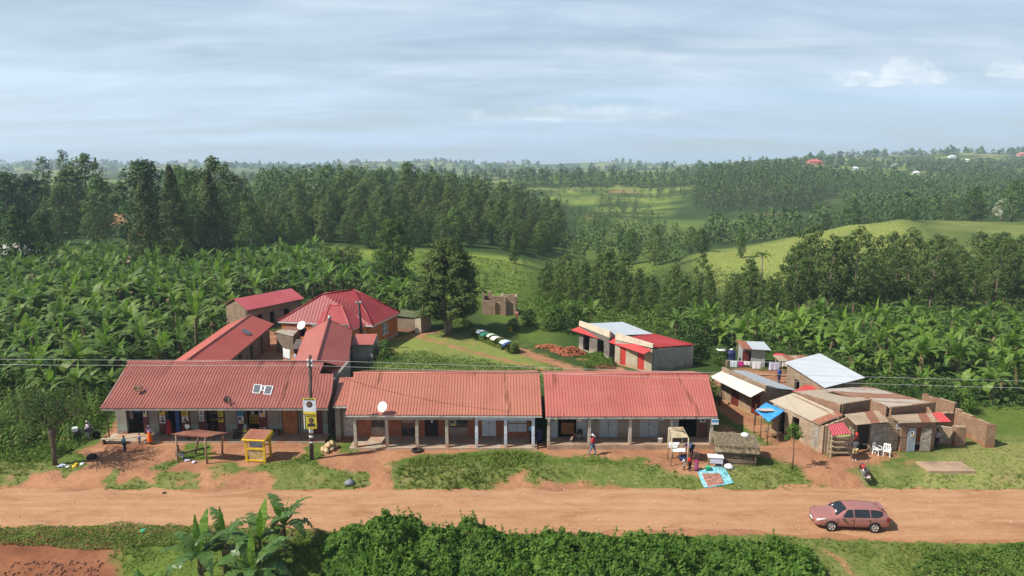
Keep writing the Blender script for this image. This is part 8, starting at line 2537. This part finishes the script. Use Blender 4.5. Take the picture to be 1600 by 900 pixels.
b = MB(); b.slab([KX(-.84, -.7, 1.90), KX(.84, -.7, 1.90), KX(.84, .66, 2.15), KX(-.84, .66, 2.15)], .03, up=(0, 0, 1)); b.build('roof_top', RF_STALL, ky)
def bench(lab, c, L, rz, h=.42, mt=WOOD_P, z0=None):
    root = thing('bench', lab, 'bench', (c[0], c[1], ZG(*c) if z0 is None else z0), rz)
    b = MB(); b.box((0, 0, h), (L, .32, .05)); b.build('seat', mt, root, world=False)
    for x_ in (-L * .4, L * .4):
        b = MB(); b.box((x_, 0, h / 2 - .02), (.1, .28, h)); b.build('leg', WOOD_D, root, world=False)
bench('pale plank bench at the left end of the shop veranda', (-31.9, 53.4), 1.9, R(0), .45)
bench('dark bench on the veranda left of the orange door', (AX(424), 54.9), 1.7, 0, .42, WOOD_D, .15)
bench('small wooden bench on the veranda of the right row', (RX(902), 53.3), .75, R(5), .5, WOOD, .37)
sp2 = thing('sack_pile', 'pile of tan filled sacks lying on the ground right of the utility pole', 'sacks', (-14.3, 52.2, 0))
for k, (x_, y_, z_, a) in enumerate(((-14.75, 52.0, .16, .3), (-14.45, 51.75, .16, .5), (-14.1, 52.2, .16, .2), (-14.2, 52.55, .42, .4), (-14.6, 52.5, .2, .1), (-14.0, 52.75, .18, .6), (-14.35, 52.2, .42, .3))):
    b = MB(); b.lathe([(.03, -.38), (.15, -.33), (.2, -.1), (.2, .12), (.15, .33), (.05, .4)], (x_, y_, z_), 9, axis=Matrix.Rotation(a, 3, 'Z') @ Matrix.Rotation(R(90), 3, 'X')); b.build('sack', SACK, sp2)
bk = thing('bucket', 'white plastic bucket at the edge of the right veranda', 'bucket', (RX(1027), 52.75, .37))
b = MB(); b.lathe([(.16, 0), (.2, .38), (.215, .39), (.215, .42), (.19, .42)], (RX(1027), 52.75, .37), 14); b.build('body', WHITE, bk)
bb_ = MB(); bb_.lathe([(.16, 0), (.25, .1), (.2, .3), (.06, .38)], (RX(905), 53.3, .9), 10); o = bb_.build('black_lump', BLACK); props(o, 'black bag standing on the small veranda bench', 'bag')
mr = thing('motor_tyre', 'old tyre lying at the foot of the third column of the middle row', 'tyre', (-7.35, 52.0, .05))
b = MB(); b.lathe([(.28, 0), (.42, .02), (.45, .1), (.42, .18), (.28, .2), (.24, .1), (.28, 0)], (-7.4, 51.95, ZG(-7.4, 51.95)), 18); b.build('tread', RUBBER, mr)
bl = thing('water_barrel', 'dark blue barrel standing in the gap between the middle and right rows', 'barrel', (2.25, 53.6, 0))
b = MB(); b.lathe([(.26, 0), (.28, .3), (.27, .32), (.28, .6), (.27, .62), (.26, .92)], (2.2, 53.9, 0), 14); b.build('body', M('barrel_blue', (.02, .03, .09), rough=.4), bl)

# the market corner at the right
mk = thing('market_stall', 'board roofed market stall with white tables before the right veranda', 'stall', (12.9, 51.3, 0))
q = [Vector(at(1050, 684, 2.2)), Vector(at(1076, 683.5, 2.2)), Vector(at(1067, 667, 2.55)), Vector(at(1045, 667.5, 2.55))]
b = MB(); b.slab(q, .05, up=(0, 0, 1)); b.build('roof', M('board_roof', (.42, .35, .23), var=.3, scale=3), mk)
b = MB(); b.beam(q[3] + Vector((.1, -.4, .09)), q[2] + Vector((-.1, -.7, .02)), .08, .05); b.beam(q[2] + Vector((-.2, -.2, .07)), q[1] + Vector((-.2, .3, .06)), .08, .05); b.build('roof_batten', WOOD, mk)
for p in q:
    b = MB(); b.tube([(p.x, p.y, ZG(p.x, p.y) - .1), (p.x, p.y, p.z - .04)], .045, 6); b.build('post', WOOD_P, mk)
b = MB(); b.slab([at(1044, 691, 1.15), at(1062, 691, 1.0), at(1058, 699, .95), at(1045, 699, 1.0)], .04, up=(0, 0, 1)); b.build('table_top', WHITE, mk)
b = MB(); b.slab([at(1050, 700, .85), at(1070, 700, .85), at(1071, 705.5, .8), at(1052, 705.5, .8)], .04, up=(0, 0, 1)); b.build('table_top', WHITE, mk)
for px_, py_ in ((1051, 716), (1062, 720), (1071, 712)):
    p = at(px_, py_); b = MB(); b.tube([(p.x, p.y, ZG(p.x, p.y) - .1), (p.x, p.y + .1, .85)], .04, 6); b.build('table_leg', WOOD_P, mk)
wb = thing('wash_tub', 'dark blue tub under the market stall', 'tub', (12.4, 50.0, 0))
p = at(1066, 719); b = MB(); b.lathe([(.22, 0), (.34, .26), (.36, .28), (.33, .28)], (p.x, p.y, ZG(p.x, p.y)), 14); b.build('body', BLUE_D, wb)
ht = thing('thatched_hut', 'low hut of stacked crooked poles under a grey thatch roof by the road', 'hut', (16.6, 50.4, 0))
ha_, hb2, hc_, hd_ = Vector((15.35, 49.6)), Vector((18.0, 49.15)), Vector((18.3, 51.2)), Vector((15.75, 51.6))
b = MB(); rs_ = random.Random(8)
for a_, c_ in ((ha_, hb2), (hb2, hc_), (ha_, hd_), (hd_, hc_)):
    for k in range(13):
        z_ = .06 + k * .105; o_ = rs_.uniform(-.05, .05)
        d = (c_ - a_).normalized(); p, q_ = a_ - d * rs_.uniform(0, .18), c_ + d * rs_.uniform(0, .18); mid_ = (p + q_) / 2
        b.tube([(p.x, p.y + o_, z_ + rs_.uniform(-.03, .03)), (mid_.x, mid_.y + rs_.uniform(-.05, .05), z_ + rs_.uniform(-.03, .03)), (q_.x, q_.y + o_, z_ + rs_.uniform(-.03, .03))], [rs_.uniform(.04, .065)] * 3, 6)
b.build('pole_wall', M('pole_bark', (.20, .145, .10), var=.45, scale=2), ht)
cz_ = (ha_ + hb2 + hc_ + hd_) / 4
b = MB(); pr_ = [cz_ + (p - cz_) * 1.16 for p in (ha_, hb2, hc_, hd_)]
b.prism([tuple(p) for p in pr_], 1.4, [1.52, 1.55, 1.66, 1.62])
th_ = b.build('roof', STRAW, ht)
rs2 = np.random.default_rng(12)
n_ = 2600; e_ = rs2.uniform(size=(n_, 2)); P_ = [np.array([*p]) for p in pr_]
base = (P_[0] * (1 - e_[:, :1]) + P_[1] * e_[:, :1]) * (1 - e_[:, 1:]) + (P_[3] * (1 - e_[:, :1]) + P_[2] * e_[:, :1]) * e_[:, 1:]
edge = rs2.uniform(size=n_) < .35
base[edge] = (P_[0] * (1 - e_[edge, :1]) + P_[1] * e_[edge, :1])
z_ = 1.55 + .1 * e_[:, 1] + rs2.uniform(-.03, .12, n_); a_ = rs2.uniform(-.9, .9, n_) - 1.57; L_ = rs2.uniform(.2, .5, n_); w_ = .02
dz_ = np.where(edge, -.9, rs2.uniform(-.12, .1, n_)); z_ = np.where(edge, 1.5, z_)
dx = np.stack([np.cos(a_) * L_ * np.where(edge, .35, 1), np.sin(a_) * L_ * np.where(edge, .35, 1), dz_ * L_], 1); c0_ = np.concatenate([base, z_[:, None]], 1); sd_ = np.stack([-np.sin(a_) * w_, np.cos(a_) * w_, np.zeros(n_)], 1)
np_mesh('straw', np.stack([c0_ - sd_, c0_ + sd_, c0_ + dx + sd_ * .6, c0_ + dx - sd_ * .6], 1).reshape(-1, 3) - np.array(chain_off(th_)), np.arange(n_ * 4).reshape(n_, 4), [STRAW], th_)
wbg = MB(); wbg.lathe([(.1, 0), (.32, .06), (.26, .2), (.06, .27)], (17.75, 50.9, 1.66), 10); o = wbg.build('white_bag', CL['white']); props(o, 'white bag lying on the thatch roof', 'bag')
wt = thing('small_table', 'small white topped table beside the blue mat', 'table', (15.0, 49.1, 0))
b = MB(); b.box((15.05, 49.15, .80), (1.15, .7, .04), R(-8)); b.build('table_top', M('top_chipped', (.70, .69, .66), col2=(.45, .32, .2), amt=.3), wt)
for x_, y_ in ((14.55, 48.95), (15.5, 48.82), (14.62, 49.48), (15.55, 49.35)):
    b = MB(); b.box((x_, y_, .38), (.06, .06, .84)); b.build('leg', WOOD, wt)
b = MB(); b.slab([(14.6, 48.9, .35), (15.5, 48.78, .35), (15.5, 48.78, .72), (14.6, 48.9, .72)], .02, up=(0, -1, 0)); b.build('front_cloth', CL['lilac'], wt)
gt = thing('bucket', 'green bucket on the ground beside the blue mat', 'bucket', (14.3, 48.9, 0))
p = at(1106, 734); b = MB(); b.lathe([(.15, 0), (.2, .32), (.21, .34), (.18, .34)], (p.x, p.y, ZG(p.x, p.y)), 12); b.build('body', M('bucket_green', (.05, .40, .20), var=.15), gt)
mt_ = [at(1090, 736), at(1101, 751), at(1147, 746), at(1126, 726), at(1115, 730)]
mtn = MB(); q_ = [at(1090, 736), at(1101, 751), at(1147, 746), at(1126, 726)]; V, F = [], []
for i in range(9):
    for j in range(9): p = (q_[0].lerp(q_[1], i / 8)).lerp(q_[3].lerp(q_[2], i / 8), j / 8); V.append((p.x, p.y, ZG(p.x, p.y) + .06 + .02 * ((i * 3 + j * 5) % 4 == 0)))
for i in range(8):
    for j in range(8): F.append((i * 9 + j, i * 9 + j + 9, i * 9 + j + 10, i * 9 + j + 1))
mtn.add(V, F); o = mtn.build('ground_sheet', M('sheet_teal', (.12, .42, .50), var=.35, scale=5, col2=(.35, .58, .64), amt=.45)); props(o, 'teal blue plastic sheet spread on the ground for drying grain', 'ground sheet')
rs2 = np.random.default_rng(3)
gp_ = [at(1097, 737, .02), at(1107, 749, .02), at(1132, 746, .02), at(1124, 737, .02)]
pl4 = np.array([p[:2] for p in gp_]); n_ = 2200; e_ = rs2.uniform(size=(n_, 2))
base = (pl4[0] * (1 - e_[:, :1]) + pl4[3] * e_[:, :1]) * (1 - e_[:, 1:]) + (pl4[1] * (1 - e_[:, :1]) + pl4[2] * e_[:, :1]) * e_[:, 1:]
zb_ = land(base[:, 0], base[:, 1])[:, None] + .085
V, F = leaf_quads(np.concatenate([base, zb_ + rs2.uniform(0, .02, (n_, 1))], 1), np.array([0, 0, 1.]) + rs2.normal(size=(n_, 3)) * .3, np.full(n_, .09), .8, seed=3)
o = np_mesh('drying_grain', V, F, M('grain_pink', (.60, .30, .24), var=.3, scale=9)); props(o, 'pinkish grain spread to dry on the teal sheet', 'grain')
ws = MB(); ws.lathe([(.1, 0), (.38, .05), (.34, .22), (.1, .34)], (at(1138, 731).x, at(1138, 731).y, ZG(16, 49)), 10, axis=Matrix.Rotation(.2, 3, 'Y')); o = ws.build('white_sack', CL['white']); props(o, 'white sack lying in front of the thatched hut', 'sack')
bx_ = thing('stool', 'small wooden stool on the market corner behind the children', 'stool', (13.9, 50.2, 0))
b = MB(); b.box((14.0, 50.6, .42), (.34, .34, .06)); 
for sx_ in (-.12, .12):
    for sy_ in (-.12, .12): b.box((14.0 + sx_, 50.6 + sy_, .2), (.05, .05, .42))
b.build('frame', WOOD_P, bx_)

# the blue tarpaulin lean-to, the shelf stall and the plastic chairs
tp = thing('tarpaulin_awning', 'blue tarpaulin with a pale torn patch on poles beside the track', 'awning', (20.9, 55, 0))
q = [Vector(at(1180, 641, 2.0)), Vector(at(1197, 628.5, 2.35)), Vector(at(1227, 641, 2.35)), Vector(at(1201, 659, 1.95))]
n = 8; V, F = [], []; rs_ = random.Random(2)
for i in range(n + 1):
    for j in range(n + 1):
        p = (q[0].lerp(q[1], j / n)).lerp(q[3].lerp(q[2], j / n), i / n); V.append(p + Vector((0, 0, -.10 * math.sin(math.pi * i / n) * math.sin(math.pi * j / n) + rs_.uniform(-.025, .025))))
for i in range(n):
    for j in range(n): a = i * (n + 1) + j; F.append((a, a + n + 1, a + n + 2, a + 1))
b = MB(); b.add(V, F, smooth=True); o = b.build('sheet', TARP, tp); sm = o.modifiers.new('t', 'SOLIDIFY'); sm.thickness = .015
b = MB(); cpt = (q[0] + q[1] + q[2] + q[3]) / 4; V = [cpt + Vector((0, 0, .03))]
for k in range(12): a = k * math.pi / 6; V.append(cpt + Vector((.75 * math.cos(a) * (1 + .2 * math.sin(3 * a)), .5 * math.sin(a) * (1 + .25 * math.cos(2 * a)), .02 - .07 * math.sin(a) * .5)) + Vector((-.1, .15, .03)))
b.add(V, [(0, 1 + k, 1 + (k + 1) % 12) for k in range(12)]); o = b.build('torn_patch', M('patch_sandy', (.56, .44, .34), var=.3, scale=8), tp); sm = o.modifiers.new('t', 'SOLIDIFY'); sm.thickness = .01
for p in (q[0], q[3], (q[0] + q[3]) / 2):
    b = MB(); b.tube([(p.x, p.y, -.1), (p.x, p.y, p.z)], .035, 6); b.build('post', WOOD_D, tp)
tbx = thing('counter_table', 'dark wooden counter in the shade of the blue tarpaulin', 'table', (21.3, 54.4, 0))
b = MB(); b.box((21.15, 54.3, .78), (.7, 1.3, .06), R(21)); b.build('top', WOOD, tbx)
for dx_, dy_ in ((-.25, -.5), (.25, -.5), (-.3, .5), (.25, .5)):
    b = MB(); b.box((21.15 + dx_, 54.3 + dy_, .38), (.07, .07, .78)); b.build('leg', WOOD, tbx)
ss = thing('shelf_stall', 'wooden shelf stall with a pinkish red iron roof at the corner of the brick shops', 'stall', (25.1, 51.1, 0))
sx0, sx1, sy0, sy1 = 24.35, 25.95, 50.85, 51.32
for x_ in (sx0, sx1):
    for y_ in (sy0, sy1):
        b = MB(); b.box((x_, y_, 1.1), (.09, .09, 2.2)); b.build('post', WOOD_P, ss)
for z_ in (.28, .72, 1.15, 1.55):
    b = MB(); b.box(((sx0 + sx1) / 2, (sy0 + sy1) / 2, z_), (sx1 - sx0 - .1, sy1 - sy0 - .1, .05)); b.box(((sx0 + sx1) / 2, sy0 + .06, z_ + .05), (sx1 - sx0 - .1, .03, .08)); b.build('shelf', WOOD_P, ss)
q = [Vector(at(1301, 681, 2.25)), Vector(at(1330, 677, 2.25)), Vector(at(1318, 660, 2.85)), Vector(at(1294, 664, 2.8))]
b = MB(); b.roof([(q[0], q[1]), (q[3], q[2])], .25, .03); b.build('roof', M_roof('roof_stall_pink', (.46, .06, .085), fade=(.5, .1, .12)), ss)
for k in range(8):
    p = (24.5 + k * .17, 51.02, 1.58); b = MB(); b.lathe([(.05, 0), (.075, .06), (.05, .13), (.01, .15)], p, 8); o = b.build('cabbage', M('cabbage_green', (.34, .46, .10), var=.25)); props(o, 'small green vegetable on the top shelf of the shelf stall', 'vegetable', 'vegetables on the shelf stall')
def chair(lab, c, rz):
    root = thing('plastic_chair', lab, 'chair', (c[0], c[1], ZG(*c)), rz)
    b = MB(); b.box((0, 0, .43), (.46, .46, .035)); b.build('seat', WHITE, root, world=False, bevel=.015)
    b = MB()
    for x_ in (-.19, -.065, .065, .19): b.beam((x_, .22, .43), (x_ * 1.05, .30, .84), .07, .03)
    b.beam((-.23, .305, .85), (.23, .305, .85), .03, .12); b.build('backrest', WHITE, root, world=False, bevel=.01)
    for x_ in (-.2, .2):
        for y_ in (-.2, .2):
            b = MB(); b.beam((x_, y_, .43), (x_ * 1.18, y_ * 1.15, 0), .05, .05); b.build('leg', WHITE, root, world=False)
    for x_ in (-.26, .26):
        b = MB(); b.beam((x_, .25, .64), (x_, -.18, .66), .05, .03); b.beam((x_, -.18, .66), (x_, -.2, .42), .045, .03); b.build('armrest', WHITE, root, world=False)
chair('white plastic chair, left of the two before the brick shops', (28.15, 51.3), R(35))
chair('white plastic chair, right of the two before the brick shops', (28.75, 51.05), R(-30))

# ---------------------------------------------------------------- hedge with washing, jerrycan, poles
def hedge(lab, p, q, w, h, n, seed):
    p, q = np.array(p), np.array(q); d = q - p; L = np.hypot(*d); d = d / L; nn = np.array([-d[1], d[0]]) * w / 2
    poly = [tuple(p - nn), tuple(q - nn), tuple(q + nn), tuple(p + nn)]
    rs = np.random.default_rng(seed); e = rs.uniform(-1, 1, (n, 3)); ax_ = np.argmax(np.abs(e), 1); e[np.arange(n), ax_] = np.sign(e[np.arange(n), ax_]); e[:, 2] = np.abs(e[:, 2])
    c = (p + q) / 2; C = np.stack([c[0] + d[0] * e[:, 0] * L / 2 + nn[0] * e[:, 1], c[1] + d[1] * e[:, 0] * L / 2 + nn[1] * e[:, 1], land(np.full(n, c[0]), np.full(n, c[1])) + h * e[:, 2]], 1) + rs.normal(size=(n, 3)) * .06
    Nv = np.stack([d[0] * e[:, 0] * .3 + nn[0] * e[:, 1], d[1] * e[:, 0] * .3 + nn[1] * e[:, 1], e[:, 2]], 1) + rs.normal(size=(n, 3)) * .5
    V, F = leaf_quads(C, Nv, rs.uniform(.1, .22, n), .6, seed=seed)
    return props(np_mesh('hedge', V, F, LF_YEL if False else LF_GRASS), lab, 'hedge')
H0, H1, H2, H3 = at(741, 526)[:2], at(788, 546)[:2], at(795, 548)[:2], at(806, 553)[:2]
hz_ = 1.15
hedge('clipped yellow green hedge on the lawn with washing spread on it', H0, H1, 1.0, hz_, 5200, 61)
hedge('short end piece of the clipped hedge right of the gap', H2, H3, 1.1, hz_, 2400, 62)
hedge('low clipped hedge between the cypress and the washing hedge', at(703, 503)[:2], at(735, 512)[:2], .8, .8, 2800, 63)
def spread(lab, px, py, w, h, mt):
    p = at(px, py, hz_ + .1); b = MB()
    V, F = [], []; n = 6; a = math.atan2(H1[1] - H0[1], H1[0] - H0[0])
    rs = random.Random(px)
    for i in range(n + 1):
        for j in range(n + 1):
            u, v = (i / n - .5) * w, (j / n - .5) * h
            V.append((p.x + u * math.cos(a) - v * math.sin(a), p.y + u * math.sin(a) + v * math.cos(a), hz_ + .16 + ZG(p.x, p.y) - .55 * max(0, abs(v) - .38) * 1.6 + rs.uniform(-.02, .03)))
    for i in range(n):
        for j in range(n): k = i * (n + 1) + j; F.append((k, k + n + 1, k + n + 2, k + 1))
    b.add(V, F, smooth=True); o = b.build('spread_cloth', mt); sm = o.modifiers.new('t', 'SOLIDIFY'); sm.thickness = .02
    props(o, lab, 'laundry')
spread('dark blue and white cloth at the far end of the washing hedge', 752, 517, .9, 1.3, CL['grey_blue'])
spread('dark green cloth spread on the washing hedge', 759, 521, 1.0, 1.4, cloth((.03, .16, .11)))
spread('pale green cloth in the middle of the washing hedge', 768, 523, .7, 1.3, cloth((.45, .55, .42)))
spread('white cloth near the gap of the washing hedge', 776, 527, 1.1, 1.4, CL['cream'])
spread('white and blue cloth on the end piece of the hedge', 791, 533, 1.1, 1.4, CL['pale_blue'])
spread('small blue cloth on the front of the hedge end piece', 794, 536, .5, 1.5, BLUE_D)
jc = thing('jerrycan', 'yellow jerrycan standing on the grass path below the ruin', 'jerrycan', (0, 93.5, 0))
p = at(798, 518); b = MB(); b.box((p.x, p.y, .3), (.5, .3, .6)); b.box((p.x, p.y, .66), (.26, .08, .08)); b.lathe([(.06, 0), (.06, .1)], (p.x + .15, p.y, .6), 8); b.build('body', YELLOW, jc, bevel=.03)
pp_ = MB(); p = at(1124, 634); pp_.tube([(p.x, p.y, -.1), (p.x + .05, p.y, 1.25)], .12, 7); o = pp_.build('wooden_post', WOOD_D); props(o, 'short dark wooden post in the gap beside the pale awning shop', 'post')
p = at(1198, 664); pq = MB(); pq.tube([(p.x - 1, p.y, -.1), (p.x - 1, p.y + .02, 1.9)], .035, 6); o = pq.build('wooden_post', WOOD_D); props(o, 'thin dark post at the left of the blue tarpaulin', 'post')
# stones on the road and the yard
sps = []
rs_ = random.Random(31)
V, F, nst = [], [], 0
st = MB()
for i in range(900):
    if i < 520: x_, y_ = rs_.uniform(-40, 40), rs_.uniform(41.0, 46.5)
    else: x_, y_ = rs_.uniform(-36, 28), rs_.uniform(46.5, 52)
    r_ = rs_.choice((.02, .03, .03, .04, .06)) * rs_.uniform(.7, 1.3)
    st.lathe([(r_ * .5, -.01), (r_, r_ * .3), (r_ * .5, r_ * .8)], (x_, y_, ZG(x_, y_) + (.03 if y_ < 46.5 else .0)), 5, axis=Matrix.Rotation(rs_.uniform(-.4, .4), 3, 'X'), smooth=False)
props(st.build('gravel', M('stone_pale', (.48, .36, .27), var=.35, scale=2)), kind='stuff')

sc_ = MB()
for i in range(420):
    x_, y_ = rs_.uniform(-29, -23.6), rs_.uniform(34.2, 37.6)
    r_ = rs_.uniform(.03, .11); sc_.lathe([(r_ * .7, -.05), (r_, r_ * .15), (r_ * .55, r_ * .55), (r_ * .1, r_ * .7)], (x_, y_, ZG(x_, y_)), 6, axis=Matrix.Rotation(rs_.uniform(-.5, .5), 3, 'X'))
props(sc_.build('soil_clods', M('clod_earth', (.19, .080, .048), var=.3, scale=3)), kind='stuff')
